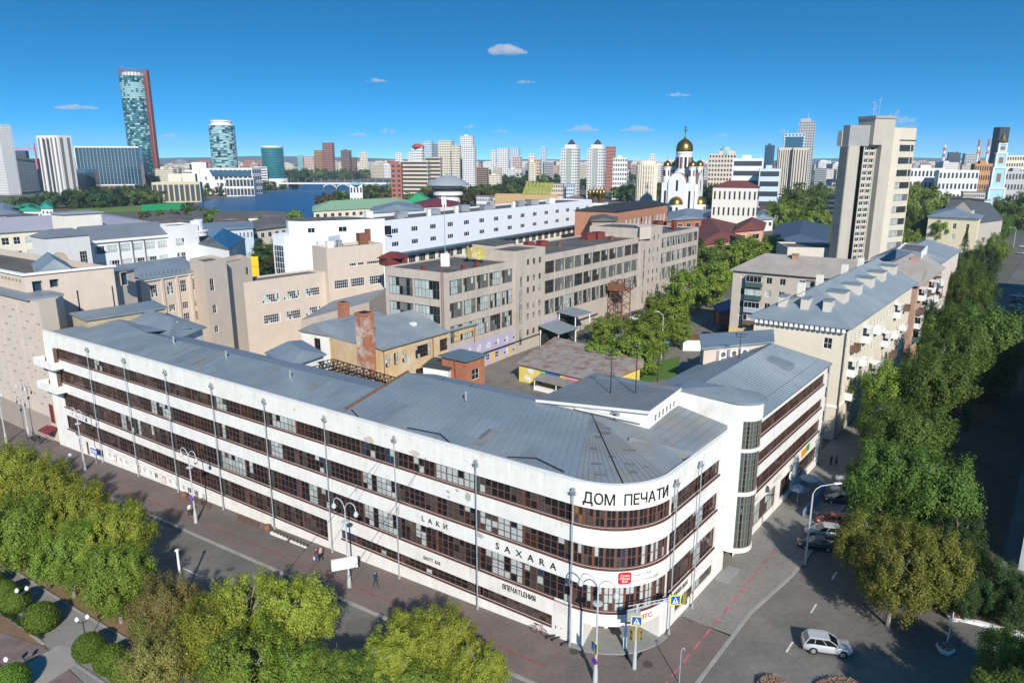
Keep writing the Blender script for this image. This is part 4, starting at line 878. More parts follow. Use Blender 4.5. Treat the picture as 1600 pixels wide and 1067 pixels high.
def dish(px, py, label, yaw, tilt):
    p = at(px, py, 20.45); t = thing('satellite_dish', label, 'satellite dish', (p.x, p.y, 20.45), 0, 'satellite dishes on the factory roof')
    s = MB(); s.tube((0, 0, 0), (0, 0, 1.6), .12); s.tube((-.8, -.6, 0), (0, 0, 1.2), .05); s.tube((.8, -.6, 0), (0, 0, 1.2), .05); s.obj('stand', dark, t)
    d = MB(); d.lathe((0, 0, 0), [(0.0, 0), (.5, .04), (.95, .15), (1.3, .3), (1.45, .4), (1.3, .27), (.9, .1), (.02, -.05)], 20); o = d.obj('reflector', mat('olive_dish', (.42, .36, .10), .5, .05), t, (0, -.2, 2.1), 0, True); o.rotation_euler = (R_(tilt), 0, R_(yaw))
    f = MB(); 
    for k in range(3): a = k * 2.1; f.tube((1.3 * math.cos(a), 1.3 * math.sin(a), .3), (0, 0, 1.3), .03, .03, 4)
    f.tube((0, 0, 1.2), (0, 0, 1.45), .1); f.obj('feed_arm', steel, o)
dish(749, 411, 'round olive satellite dish facing the street on the factory roof', 0, 78); dish(730, 410, 'olive satellite dish turned sideways on the factory roof', 70, 80)
# --- yellow workshop in the yard
ZY = 9.4; yn, yb = at(595, 545, ZY), at(742, 505, ZY); yu = (yb - yn).normalized(); yl = (yb - yn).length; yv = Vector((-yu.y, yu.x))
yellow = mat('peeling_yellow', (.60, .42, .22), .9, .1, .5, col2=(.55, .50, .43), col2amt=.4, col2scale=.35, streak=.15)
GW = [(glass, 5), (blind, 2), (curt, 1.5)]
hs = [(1.0 + k * 2.1, 2.1 + k * 2.1, 5.6, 7.9, (2, 3)) for k in range(3)] + [(x, x + 4.2, 5.6, 8.0, (6, 3)) for x in (yl * .33, yl * .59, yl * .82)] + [(x, x + 4.2, .6, 3.6, (6, 3)) for x in (yl * .33, yl * .59)]
hs = [h for h in hs if h[1] < yl - .1]
yp = [yn + yv * 14, yn, yb, yb + yv * 14]
yb_ = building('yellow_workshop', 'two-storey peeling yellow workshop with grey sheet roof in the yard', 'building', yp, -2, ZY, yellow, None, {1: hs}, .18, (3, 3), brownf, GW, parapet=0)
rm = MB(); z2 = 12.6; ra, rb_ = yn + yv * 9 + yu * 1, yb + yv * 9 - yu * 7
o0, o1 = yn - yv * .5 - yu * .4, yb - yv * .5 + yu * .4
rm.q((*o0, ZY), (*o1, ZY), (*rb_, z2), (*ra, z2)); rm.q((*o1, ZY), (*(yb + yv * 14.5), ZY), (*rb_, z2)); rm.q((*(yb + yv * 14.5), ZY), (*(yn + yv * 14.5), ZY), (*ra, z2), (*rb_, z2)); rm.q((*(yn + yv * 14.5), ZY), (*o0, ZY), (*ra, z2)); rm.q((*o0, ZY - .25), (*o1, ZY - .25), (*o1, ZY), (*o0, ZY))
ro_ = rm.obj('roof', roofm, yb_); seams(ro_, (*o0, ZY), (*o1, ZY), (*ra, z2), (*rb_, z2), .8)
for px, py in ((601, 505), (639, 497)): b = MB(); p = at(px, py, 11.2); b.obox(p, yu, -.9, .9, -.4, .4, 10.9, 11.55); b.obj('roof_hatch', mat('blue_hatch', (.06, .12, .17), .5, .1), yb_)
b = MB(); p = at(646, 508, 10.9); b.obox(p, yu, -.5, .5, -.4, .6, 10.4, 11.4); b.obj('roof_dormer', plaster, yb_)
for q in (.02, .51, .985): b = MB(); p = yn + yu * (yl * q) - yv * .15; b.path([(*p, ZY - .2), (*p, -1)], .1); b.obj('drainpipe', rust, yb_)
sgd = MB()
for i in range(18): p = yn + yu * (1 + i * 1.25) + yv * .7; sgd.tube((*p, ZY + .25), (*p, ZY + .7), .03, .03, 4)
stuff(sgd.obj('snow_guards', steel, yb_))
an = [at(470, 515, 9.6), at(517, 523, 9.6), at(618, 508, 9.6), at(560, 490, 9.6)]
ab = building('white_annex', 'white gabled annex with a long brown window beside the brick chimney', 'building', an, -2, 9.4, plaster, None, {1: [(1.6, 6.0, 6.4, 8.2, (6, 2))], 0: [(3.5, 5.2, 6.0, 8.4, (2, 2))]}, .15, (4, 3), brownf, GW, parapet=0); hiproof(ab, an, 9.5, 11.4, roofm, .4, (0, 0), seam=.9)
def chimney(px, py, zt, zb, w_, label, m):
    p = at(px, py, zt); t = thing('brick_chimney', label, 'chimney', (p.x, p.y, zb), math.atan2(RV.y, RV.x)); b = MB(); h = zt - zb; b.box(-w_ / 2, w_ / 2, -w_ / 2, w_ / 2, 0, h - .5); b.obj('shaft', m, t)
    b = MB(); b.box(-w_ / 2 - .1, w_ / 2 + .1, -w_ / 2 - .1, w_ / 2 + .1, h - .5, h - .1); b.box(-w_ / 2 + .3, w_ / 2 - .3, -w_ / 2 + .3, w_ / 2 - .3, h - .1, h - .05, 1); b.obj('crown_course', [brick, black], t)
chimney(569, 487, 16.3, 3.0, 2.3, 'big square brick chimney with white flaking plaster', mat('flaking_brick', (.36, .145, .085), .9, .18, 1.4, .1, col2=(.55, .48, .42), col2amt=.5, col2scale=.35, fine=.2)); chimney(536, 471, 14.0, 5.0, 1.7, 'smaller plain brick chimney behind the annex', brick)
hn = quad(6.6, (728, 563), (690, 555), (757, 554)); hb = building('brick_hut', 'small red brick hut with flat blue-grey roof in the yard', 'hut', hn, -2, 6.4, brick, None, {1: [(1.6, 3.6, 2.4, 4.4, (2, 2))]}, .15, (2, 2), trim_w, [(glass, 1)], parapet=0)
b = MB(); b.prism([inset(hn, i, -.5) for i in range(4)], 6.4, 6.65, bot=True); b.obj('roof', mat('blue_grey_sheet', (.10, .17, .22), .5, .1, metal=.1), hb)
b = MB(); p, q = hn[0].lerp(hn[1], .55) - NI * .3, hn[0].lerp(hn[1], .9) - NI * .5
for k in (0, .45): b.path([(*(p + RV * k * .4), 6.6), (*(q + RV * k - NI * 1.6), -.5)], .05, 4)
for i in range(14): t = i / 14; a = Vector((*p, 6.6)).lerp(Vector((*(q - NI * 1.6), -.5)), t); b.tube(a, a + Vector((RV.x * .3, RV.y * .3, 0)), .03, .03, 4)
tag(b.obj('ladder', rust), 'rusty ladder leaning on the brick hut', 'ladder')
sn_ = quad(4.6, (700, 577), (661, 571), (716, 566)); sb2 = building('white_shed', 'small white shed with dark roof beside the brick hut', 'shed', sn_, -2, 4.4, trim_w, None, {}, parapet=0); b = MB(); b.prism([inset(sn_, i, -.25) for i in range(4)], 4.4, [4.5, 4.6, 4.9, 4.9], bot=True); b.obj('roof', mat('dark_slate_sheet', (.05, .07, .075), .6, .1), sb2)
tk = MB(); p = atg(735, 590); tk.lathe((0, 0, 0), [(0, 0), (.5, 0), (.5, 1.8), (.2, 2.3), (0, 2.3)], 14); tag(tk.obj('steel_tank', steel, None, (p.x, p.y, zg(p.x) - .1), 0, True), 'small grey steel tank in front of the brick hut', 'tank')
# trellis of rusty steel trusses
tr = thing('steel_trellis', 'black openwork steel truss frame behind the long roof ridge', 'steel frame')
q = [at(474, 571, 14.2), at(612, 610, 14.2), at(648, 599, 14.2), at(520, 561, 14.2)]
for i in range(13):
    t = i / 12; a, c = q[0].lerp(q[1], t), q[3].lerp(q[2], t); b = MB(); b.path([(*a, 14.2), (*c, 14.2)], .06, 4); b.path([(*a, 13.1), (*c, 13.1)], .06, 4)
    for k in range(8): u0, u1 = k / 8, (k + .5) / 8; p0, p1, p2 = a.lerp(c, u0), a.lerp(c, u1), a.lerp(c, (k + 1) / 8); b.path([(*p0, 13.1), (*p1, 14.2), (*p2, 13.1)], .045, 4)
    b.obj('truss', black, tr)
for e0, e1_ in ((q[0], q[1]), (q[3], q[2]), (q[0].lerp(q[3], .5), q[1].lerp(q[2], .5))):
    b = MB(); b.path([(*e0, 14.2), (*e1_, 14.2)], .08, 4); b.path([(*e0, 13.1), (*e1_, 13.1)], .08, 4)
    for k in range(26): b.path([(*e0.lerp(e1_, k / 26), 13.1), (*e0.lerp(e1_, (k + 1) / 26), 14.2)], .05, 4)
    b.obj('edge_beam', black, tr)
for k in range(6):
    for e0, e1_ in ((q[0], q[1]), (q[3], q[2])): b = MB(); p = e0.lerp(e1_, k / 5); b.path([(*p, 14.2), (*p, 8)], .07, 4); b.obj('post', black, tr)
# --- mural shed
ms = [at(811, 566, 3.7), at(940, 595, 3.7), at(1000, 572, 3.7), at(868, 538, 3.7)]
sh_ = thing('mural_shed', 'low shed with patchy rusty roof and a colourful painted wall', 'shed'); b = MB(); b.prism(ms, -.6, 3.5); b.obj('wall', mat('shed_yellow', (.72, .58, .14), .9, .08, .4), sh_)
b = MB(); ov = [inset(ms, i, -.5) for i in range(4)]; b.q((*ov[0], 3.6), (*ov[1], 3.6), (*ov[2], 5.2), (*ov[3], 5.2)); b.q((*ov[0], 3.4), (*ov[1], 3.4), (*ov[1], 3.6), (*ov[0], 3.6)); b.q((*ov[1], 3.4), (*ov[2], 3.4), (*ov[2], 5.2), (*ov[1], 3.6))
rso_ = b.obj('roof', mat('patchy_rust_roof', (.30, .27, .25), .9, .15, .6, col2=(.22, .10, .06), col2amt=.5, col2scale=.5, fine=.2), sh_)
U_ = (ms[1] - ms[0]).normalized(); Lm = (ms[1] - ms[0]).length
mcol = [mat('mural_blue', (.02, .16, .42), .8, .1), mat('mural_pink', (.75, .30, .38), .8, .1), mat('mural_teal', (.03, .36, .38), .8, .1), mat('mural_white', (.75, .75, .7), .8, .1), mat('mural_green', (.25, .55, .25), .8, .1), mat('mural_black', (.03, .03, .03), .8, .1)]
r = random.Random(4)
for (x, z_, w_, h_, k) in ((Lm * .42, 2.9, 2.6, .55, 0), (Lm * .7, 2.8, 2.6, .6, 1), (Lm * .9, 2.0, 1.4, .9, 2), (Lm * .6, 1.1, 2.0, .8, 2), (Lm * .16, 2.5, .9, .7, 3), (Lm * .3, 2.7, .8, .5, 4), (Lm * .12, .9, .9, .6, 3), (Lm * .27, .8, 1.0, .45, 0), (Lm * .5, 1.5, 1.0, .5, 5), (Lm * .8, 1.0, .8, .5, 3), (Lm * .36, 1.7, .5, .5, 1)):
    b = MB(); P = []
    for i in range(12): t = 2 * math.pi * i / 12; kk = r.uniform(.7, 1.15); p = ms[0] + U_ * max(.1, min(Lm - .1, x + w_ * kk * math.cos(t))) + Vector((U_.y, -U_.x)) * (.012 + .004 * k); P.append((p.x, p.y, max(-.4, min(3.4, z_ + h_ * kk * math.sin(t)))))
    b.q(*P); b.obj('mural_patch', mcol[k], sh_)
cnp = thing('yard_canopy', 'corrugated lean-to canopy on white posts in front of the painted wall', 'canopy'); nn = Vector((U_.y, -U_.x)); b = MB(); c0, c1 = ms[0] + U_ * (Lm * .3), ms[0] + U_ * (Lm * .86)
b.hexa([(*(c0 + nn * .1), 2.55), (*(c1 + nn * .1), 2.55), (*(c1 + nn * 3), 2.0), (*(c0 + nn * 3), 2.0), (*(c0 + nn * .1), 2.62), (*(c1 + nn * .1), 2.62), (*(c1 + nn * 3), 2.07), (*(c0 + nn * 3), 2.07)]); b.obj('roof_sheet', mat('weathered_sheet', (.25, .22, .20), .9, .2, 1), cnp)
for t in (0.03, .5, .97): b = MB(); p = c0.lerp(c1, t) + nn * 2.8; b.path([(*p, -.4), (*p, 2.05)], .09, 6); b.obj('post', trim_w, cnp)
b = MB(); b.obox(c0 + nn * 2.2, U_, 0, 4.5, -.5, .5, -.3, .6); b.obj('counter', trim_w, cnp)
def shelter(px, py, w_, d_, h_, label, zt=.5):
    p = atg(px, py); t = thing('yard_shelter', label, 'shelter', (p.x, p.y, zg(p.x) - .08), math.atan2(RV.y, RV.x)); b = MB(); b.hexa([(-w_ / 2, -d_ / 2, h_), (w_ / 2, -d_ / 2, h_), (w_ / 2, d_ / 2, h_ + zt), (-w_ / 2, d_ / 2, h_ + zt), (-w_ / 2, -d_ / 2, h_ + .15), (w_ / 2, -d_ / 2, h_ + .15), (w_ / 2, d_ / 2, h_ + zt + .15), (-w_ / 2, d_ / 2, h_ + zt + .15)]); b.obj('roof', mat('shelter_sheet', (.20, .24, .26), .6, .1), t)
    for x in (-.45, .45):
        for y in (-.42, .42): b = MB(); b.tube((x * w_, y * d_, 0), (x * w_, y * d_, h_ + .2), .12, .12, 6); b.obj('post', trim_w, t)
    b = MB(); b.box(-w_ * .46, w_ * .46, d_ * .3, d_ * .4, 0, h_ * .8); b.obj('back_panel', dark, t)
shelter(872, 538, 8, 6, 3.6, 'open shelter with folded grey roof and dark back behind the rusty shed roof', 1.2); shelter(897, 528, 7, 5.5, 6.2, 'higher grey platform roof on white posts next to the factory')
sc_ = thing('steel_platform', 'rusty brown steel lattice loading tower against the factory', 'steel tower'); p = fn + fu * dist(967, 380) + nrm_ * 3.2
for x in (-2.2, 2.2):
    for y in (-1.8, 1.8): b = MB(); b.tube((x, y, 0), (x, y, 11), .16, .16, 4); b.obj('column', rust, sc_)
for lv in (0, 3, 6, 9):
    b = MB()
    for (x0, y0, x1, y1) in ((-2.2, -1.8, 2.2, -1.8), (2.2, -1.8, 2.2, 1.8), (2.2, 1.8, -2.2, 1.8), (-2.2, 1.8, -2.2, -1.8)): b.tube((x0, y0, lv + 2), (x1, y1, lv + 2), .1, .1, 4); b.tube((x0, y0, lv), (x1, y1, lv + 2), .07, .07, 4); b.tube((x1, y1, lv), (x0, y0, lv + 2), .07, .07, 4)
    b.obj('bracing', rust, sc_)
b = MB(); b.box(-2.8, 2.8, -2.4, 2.4, 8.6, 8.9); b.box(-2.8, -2.6, -2.4, 2.4, 8.9, 10.6); b.obj('deck', rust, sc_); b = MB()
for y in (-2.3, 2.3): b.tube((-2.7, y, 9.9), (2.7, y, 9.9), .05, .05, 4)
b.obj('rail', rust, sc_); sc_.location = (p.x, p.y, -.1); sc_.rotation_euler = (0, 0, math.atan2(fu.y, fu.x))
p = atg(1145, 508); gr_ = building('garage', 'dark blue-roofed brick garage in the shade beside the flats', 'garage', [p + Vector(q) for q in ((-3, 8), (-4, -1), (4, -2), (5, 7))], -.1, 3.6, brick, None, {0: [(1, 3, .1, 2.6)]}, .1, (2, 1), dark, [(dark, 1)], parapet=0); hiproof(gr_, [p + Vector(q) for q in ((-3, 8), (-4, -1), (4, -2), (5, 7))], 3.6, 5.4, mat('navy_sheet', (.03, .08, .20), .5, .1), .4, (0, 0))
p = atg(1085, 545); ks = building('yard_kiosk', 'small white kiosk with rusty roof and blue door by the lawn', 'kiosk', [p + Vector(q) for q in ((-3, 3), (-3, -1.5), (3.2, -2), (3.2, 2.5))], -.1, 2.6, trim_w, None, {}, parapet=0); b = MB(); b.prism([p + Vector(q) for q in ((-3.3, 3.3), (-3.3, -1.8), (3.5, -2.3), (3.5, 2.8))], 2.6, 2.8, bot=True); b.obj('roof', rust, ks); b = MB(); b.box(p.x + 3.22, p.x + 3.28, p.y - 1.6, p.y + 1.8, .1, 2.3); b.obj('door', mat('door_blue', (.02, .16, .48), .6, .1), ks)
p = atg(1033, 549); b = MB(); b.box(-1.3, 1.3, -1.0, 1.0, 0, 2.2); b.box(-1.5, 1.5, -1.2, 1.2, 2.2, 2.35, 1); tag(b.obj('yard_cabin', [mat('cabin_green', (.02, .12, .06), .7, .1), roofm], None, (p.x, p.y, -.06), .5), 'dark green cabin at the edge of the lawn', 'cabin')
# rooftop unit with three air conditioners near the street wing
un = quad(13.2, (1098, 541), (1096, 512), (1215, 546)); un = [at(1097, 514, 18.2), at(1095, 541, 16.0), at(1205, 530, 18.2), at(1215, 517, 18.2)]
ub = [at(1096, 523, 17.8), at(1100, 543, 17.8), at(1206, 533, 17.8), at(1205, 516, 17.8)]
rb2 = thing('roof_annex', 'low beige annex with grey roof and three fan units behind the wing roof', 'annex'); b = MB(); b.prism(ub, 10, 17.6); b.obj('wall', beige, rb2); b = MB(); b.prism([inset(ub, i, -.35) for i in range(4)], 17.6, 17.85, bot=True); b.obj('roof', roofm, rb2)
for k in range(3):
    u = (ub[2] - ub[1]).normalized(); p = ub[1] + u * (2.6 + k * 1.7) + Vector((u.y, -u.x)) * .5; t = MB(); t.box(-.6, .6, -.2, .35, 0, 1.9); o = t.obj('fan_unit', trim_w, rb2, (p.x, p.y, 15.4), math.atan2(u.y, u.x)); g_ = MB()
    for zz_ in (.5, 1.4): g_.tube((0, -.24, zz_), (0, -.2, zz_), .38, .38, 14)
    g_.obj('fan_grille', greyf, o)
# --- five-storey flats
asb = mat('grey_brown_slate', (.34, .305, .27), .9, .1, .3, col2=(.27, .235, .205), col2amt=.4, col2scale=.2, fine=.06); flat_w = mat('grey_brick_flats', (.50, .445, .375), .9, .06, .6, fine=.06)
Z5 = 17.0; a5 = rf(117.5, -38.6); n5 = rf(119.8, -.6)
u5 = (n5 - a5).normalized(); l5 = (n5 - a5).length; v5 = Vector((-u5.y, u5.x))
rows5 = [(14.3, 15.8), (11.3, 12.8), (8.3, 9.8), (5.3, 6.8), (2.2, 3.7)]
cols5 = [2.6, 8.4, 11.4, 15.6, 21.0, 24.5, 28, 32]
f5 = building('apartment_block', 'five-storey grey flats with brown-grey slate roof and glazed balconies', 'building', [a5 + v5 * 12, a5, n5, n5 + v5 * 12], -.5, Z5, flat_w, None, {1: [(c - .65, c + .65, a, d) for c in cols5 for a, d in rows5], 0: []}, .15, (2, 1), whitef, [(glass, 4), (curt, 1)], parapet=0)
hiproof(f5, [a5 + v5 * 12, a5, n5 + u5 * 0, n5 + v5 * 12], Z5, Z5 + 3.6, asb, .7, (.9, 0), name='roof')
fb = MB(); fb.obox(a5, u5, 0, l5, -.12, 0, -.5, 3.2); fb.obj('ochre_base', mat('ochre_base', (.66, .48, .24), .9, .05), f5)
balg = [mat('balcony_green', (.06, .11, .10), .6, .1), mat('balcony_blue_grey', (.38, .44, .52), .6, .1), mat('balcony_brown', (.16, .10, .07), .6, .1)]
def balcony(root, A_, U, x, z_, w_, dep, m, glazed=True, h=1.05, side=-1):
    b = MB(); b.obox(A_, U, x, x + w_, -dep, -.02, z_ - .12, z_); b.obox(A_, U, x, x + w_, -dep, -dep + .08, z_, z_ + h); b.obox(A_, U, x, x + .08, -dep + .08, -.02, z_, z_ + h); b.obox(A_, U, x + w_ - .08, x + w_, -dep + .08, -.02, z_, z_ + h)
    o = b.obj('balcony', m, root)
    if glazed:
        nn = Vector((U.y, -U.x)); p = A_ + U * x + nn * dep; link('glazing', winmesh(w_, 1.35, 4, 1, whitef, .06, [(glass, 3), (curt, 2)], RW.randrange(4)), o, (p.x, p.y, z_ + h), math.atan2(U.y, U.x))
        c = MB(); c.obox(A_, U, x - .05, x + w_ + .05, -dep - .05, -.02, z_ + h + 1.35, z_ + h + 1.45); c.obj('canopy', m, o)
for k, (a, d) in enumerate(rows5[:4]):
    balcony(f5, a5, u5, 3.4, a - .75, 3.6, 1.2, balg[0] if k < 2 else (balg[1] if k == 2 else balg[2]), True); balcony(f5, a5, u5, 16.6, a - .75, 4.0, 1.2, balg[2], k != 1)
for t, dv in ((12.5, 5.0), (29, 4)): b = MB(); p = a5 + u5 * t + v5 * dv; b.obox(p, u5, -.6, .6, -.6, .6, 18.5, 20.9); b.obox(p, u5, -.8, .8, -.8, .8, 20.9, 21.1); b.obj('chimney', mat('pale_brick', (.42, .25, .17), .9, .1), f5)
# its street wing
s0, s1_ = rf(119.5, -.4), rf(151.5, -.4)
brf = mat('red_brown_flats', (.42, .26, .19), .9, .1, .4)
f6 = building('apartment_wing', 'red-brown wing of the flats with cluttered balconies along the street', 'building', [s0 - NR * 12, s0, s1_, s1_ - NR * 12], -.5, Z5, brf, None, {1: [(c - .7, c + .7, a, d) for c in range(2, 31, 3) for a, d in rows5]}, .15, (2, 1), whitef, [(glass, 4), (curt, 2)], parapet=0); hiproof(f6, [s0 - NR * 12, s0, s1_, s1_ - NR * 12], Z5, Z5 + 3.6, asb, .7, (0, 0))
for i, x in enumerate((3.4, 9.5, 15.5, 21.5, 27)):
    for k, (a, d) in enumerate(rows5[:4]): balcony(f6, s0, RV, x - .9, a - .8, 3.0, 1.2, [trim_w, balg[2], trim_w, balg[0]][(i + k) % 4], (i + k) % 3 != 1)
b = MB(); p = rf(138, -4.5); b.obox(p, RV, -.6, .6, -.6, .6, 18.2, 20.6); b.obj('chimney', mat('pale_brick', (.42, .25, .17), .9, .1), f6)
# --- cream corner flats
ZC = 17.8; cn_, ca_, cb_ = at(1323, 512, ZC), at(1179, 495, ZC), rf(116.5, -.8); cp = [ca_, cn_, cb_, cb_ - NR * (cn_ - ca_).length]; lc = (cb_ - cn_).length; wc_ = (cn_ - ca_).length
rowsC = [(14.2, 15.9), (10.3, 12.0), (6.5, 8.2), (2.6, 4.4)]
hs1 = [(c - .6, c + .6, a, d) for c in [1.6 + 2.55 * k for k in range(20)] for a, d in rowsC]
cr_ = building('cream_flats', 'cream four-storey flats with blue-grey hipped roof and white street balconies', 'building', cp, -.5, ZC, cream, None, {0: [(wc_ - 3.0, wc_ - 1.8, a, d) for a, d in rowsC] + [(wc_ - 2.9, wc_ - 1.5, -.2, 1.9)], 1: hs1}, .16, (2, 2), whitef, [(glass, 5), (curt, 1)], parapet=0)
ro6 = hiproof(cr_, cp, ZC + .1, ZC + 4.6, roofm, .9, (1, .3), seam=.85)
cv = MB()
for i in range(18): cv.obox(ca_, (cn_ - ca_).normalized(), .3 + i * wc_ / 18, .3 + i * wc_ / 18 + wc_ / 30, -.75, 0, ZC - .75, ZC - .1)
stuff(cv.obj('eave_brackets', trim_w, cr_))
cb2 = MB(); cb2.obox(cn_, (cb_ - cn_).normalized(), 0, lc, -.1, 0, 5.1, 5.5); cb2.obox(ca_, (cn_ - ca_).normalized(), 0, wc_, -.1, 0, 5.1, 5.5); cb2.obj('string_course', trim_w, cr_)
gp = MB(); gp.obox(ca_, (cn_ - ca_).normalized(), 0, wc_ + .05, -.06, 0, -.5, 5.0); gp.obox(cn_, (cb_ - cn_).normalized(), 0, lc, -.06, 0, -.5, 5.0); 
wn = MB(); nC = (cb_ - cn_).normalized(); wn.obox(cn_, nC, .3, lc, -.03, 0, 5.5, ZC - .8); wn.obj('street_render', creamw, cr_) if False else None
for i, x in enumerate((3.5, 11.0, 19.0, 27.0, 35.0, 43.0)):
    for k, (a, d) in enumerate(rowsC[:3]):
        if (i + k) % 4 == 3: continue
        balcony(cr_, cn_, nC, x, a - .8, 2.2, 1.1, trim_w if (i * 2 + k) % 5 else balg[2], (i + k) % 3 == 1)
for i, (t, e_) in enumerate(((.25, .3), (.5, .3), (.74, .3))): 
    p = ca_.lerp(cn_, t) + RV * 2.6; b = MB(); b.obox(p, (cn_ - ca_).normalized(), -.6, .6, -.8, 1.6, ZC + .8, ZC + 3.3); b.obox(p, (cn_ - ca_).normalized(), -.7, .7, -.9, 1.7, ZC + 3.3, ZC + 3.45, 1); b.obj('roof_dormer', [MATS.get('dormer_cream') or mat('dormer_cream', (.58, .54, .46), .9, .05), roofm], cr_)
for x, w_ in ((9, 1.6), (18, 1.2), (27, 1.2), (36, 1.6), (46, 1.3)):
    p = cn_ + nC * x - NR * 3.6; b = MB(); b.obox(p, nC, -w_, w_, -1.1, 1.8, ZC + .8, ZC + 3.8); b.obox(p, nC, -w_ - .1, w_ + .1, -1.2, 1.9, ZC + 3.8, ZC + 3.95, 1); b.obj('roof_dormer', [MATS.get('dormer_cream') or mat('dormer_cream', (.58, .54, .46), .9, .05), roofm], cr_)
for x in (4, 14, 30, 42): p = cn_ + nC * x - NR * 8.2; b = MB(); b.obox(p, nC, -.5, .5, -.5, .5, ZC + 3.2, ZC + 5.4); b.obj('chimney', creamw, cr_)
b = MB(); p = cn_ + NR * .1 - RV * .15; b.path([(*p, ZC - .3), (*p, .1)], .09); b.obj('drainpipe', greyf, cr_)
# --- pale building further along
p0, p1 = rf(155.5, -1.5), rf(188, -1.5); pp4 = [p0 - NR * 15, p0, p1, p1 - NR * 15]
pa = building('pale_block', 'pale pink-white block with lumpy grey roof beyond the flats', 'building', pp4, -.5, 17.5, mat('pinkish_white', (.66, .58, .51), .9, .06, .4), None, {1: [(c - .7, c + .7, a, d) for c in range(3, 31, 3) for a, d in ((12.6, 14.6), (8.3, 10.4), (3.8, 6.0))], 0: [(4, 5.2, 13, 14.5)]}, .3, (2, 2), whitef, GL, parapet=0); hiproof(pa, pp4, 17.6, 20.4, roofm, .6, (.8, .4), seam=1)
wl = quad(21.0, (1440, 395), (1401, 389), (1450, 384)); wb = building('white_rooftop_block', 'white box-like block standing behind the pale building', 'building', wl, 0, 21.0, trim_w, bitum, {}, parapet=.4)
# --- concrete office tower
Dt = 236.0; o3 = atY(1319, 300, Dt); O_ = Vector((o3.x, o3.y)); u = Vector((.95, .312)).normalized(); v = Vector((-u.y, u.x)); cgrey = mat('tower_concrete', (.45, .415, .35), .9, .06, .25, streak=.12); ribm = mat('dark_ribbed_panel', (.19, .21, .20), .7, .1, .5); cyel = mat('tower_cream', (.57, .515, .42), .9, .05, .4); mgrey = mat('grey_metal_panel', (.30, .30, .30), .6, .08, .6)
tw = thing('concrete_tower', 'tall concrete office tower with stair shaft and window bands above the trees', 'building')
def tbox(nm, a0_, a1_, b0_, b1_, z0_, z1_, m): b = MB(); b.obox(O_, u, a0_, a1_, b0_, b1_, z0_, z1_); return b.obj(nm, m, tw)
tbox('left_wall', 0, 4.2, 0, 3.6, -1, 46.3, cgrey); tbox('left_cladding', -.3, -.02, .1, 3.5, -1, 46.0, ribm); tbox('rear_core', 5.5, 17, 5.8, 9, -1, 46.0, cgrey); tbox('recess_wall', 4.2, 6.8, 2.6, 6, -1, 46.0, ribm)
tbox('shaft', 11.9, 16.3, -1.0, 6, -1, 54.6, cgrey); tbox('shaft_head', 8.2, 11.9, -1.0, 6, 46.6, 54.6, cgrey); tbox('shaft_cap', 8.0, 16.5, -1.3, 6.2, 54.6, 55.5, mgrey)
tbox('machine_room', .1, 8.1, .5, 3.4, 46.3, 52.6, mgrey); tbox('rear_machine_room', -.1, 1.6, 3.4, 5.4, 46.3, 51.0, cyel)
A_ = O_ + u * 6.8 + v * 1.0; B_ = O_ + u * 11.9 + v * 1.0; b = MB(); hs = []
for k in range(11): z_ = 43.0 - k * 3.9; hs += [(.5 + q * 2.2, 2.4 + q * 2.2, z_ + s_, z_ + s_ + 1.3, (2, 1)) for q in (0, 1) for s_ in (0.1, 1.9)]
facade(b, A_, B_, -1, 46.6, hs, .4); b.obj('stair_wall', cgrey, tw); add_windows(tw, A_, B_, hs, .4, 2, 1, trim_w, .15, [(glass, 1)])
A_ = O_ + u * 16.3 + v * .3; B_ = O_ + u * 20 + v * .0; C_ = O_ + u * 28.5 + v * 2.0; D_ = O_ + u * 26 + v * 14; E_ = O_ + u * 16.3 + v * 14
b = MB(); facade(b, A_, B_, -1, 52, [], .2); lw_ = (C_ - B_).length; hs = [(.3, lw_ - .3, 44.6 - k * 3.95, 46.7 - k * 3.95, (14, 1)) for k in range(11)]; facade(b, B_, C_, -1, 52, hs, .3); facade(b, C_, D_, -1, 52, [], .2); facade(b, D_, E_, -1, 52, [], .2); b.q(*[(*p, 51.6) for p in (A_, B_, C_, D_, E_)]); b.obj('office_wall', cyel, tw); add_windows(tw, B_, C_, hs, .3, 14, 1, greyf, .14, [(glass, 4), (curt, 4), (MATS['dusty_glass'], 3)])
bp = MB(); bp.obox(B_, (C_ - B_).normalized(), -.1, lw_ + .1, -.15, 0, 48.0, 48.3); bp.obj('band', dark, tw)
rl = MB()
for t in range(10): p = B_.lerp(C_, t / 9); rl.tube((*p, 52), (*p, 53.1), .06, .06, 4)
rl.tube((*B_, 53), (*C_, 53), .06, .06, 4); rl.tube((*A_, 53), (*B_, 53), .06, .06, 4); rl.obj('roof_rail', steel, tw)
for i, (a_, b2_, h_) in enumerate(((10, 2, 6.5), (11.2, 2.5, 5), (13, 3, 8), (9, 1, 3.5), (20, 5, 7), (23, 6, 8), (25, 7, 9))):
    m = MB(); h_ *= .8; p = O_ + u * a_ + v * b2_; z_ = 55.4 if a_ < 16 else 51.6; m.tube((0, 0, 0), (.3 if i == 2 else 0, 0, h_), .06, .04, 4); m.tube((-.6, 0, h_ * .8), (.6, 0, h_ * .8), .05, .05, 4); m.obj('antenna', steel, tw, (p.x, p.y, z_))
lb = [at(1231, 386, 14.0), at(1232, 410, 11), at(1311, 408, 11), at(1310, 386, 14.0)]
lbk = at(1231, 386, 13.5); lbr = at(1311, 388, 13.5); building('windowless_block', 'low pale windowless block at the foot of the concrete tower', 'building', [lbk + Vector((2, 16)), lbk, lbr, lbr + Vector((4, 16))], -1, 13.5, mat('pale_concrete', (.60, .55, .47), .9, .05), bitum, {}, parapet=.5)
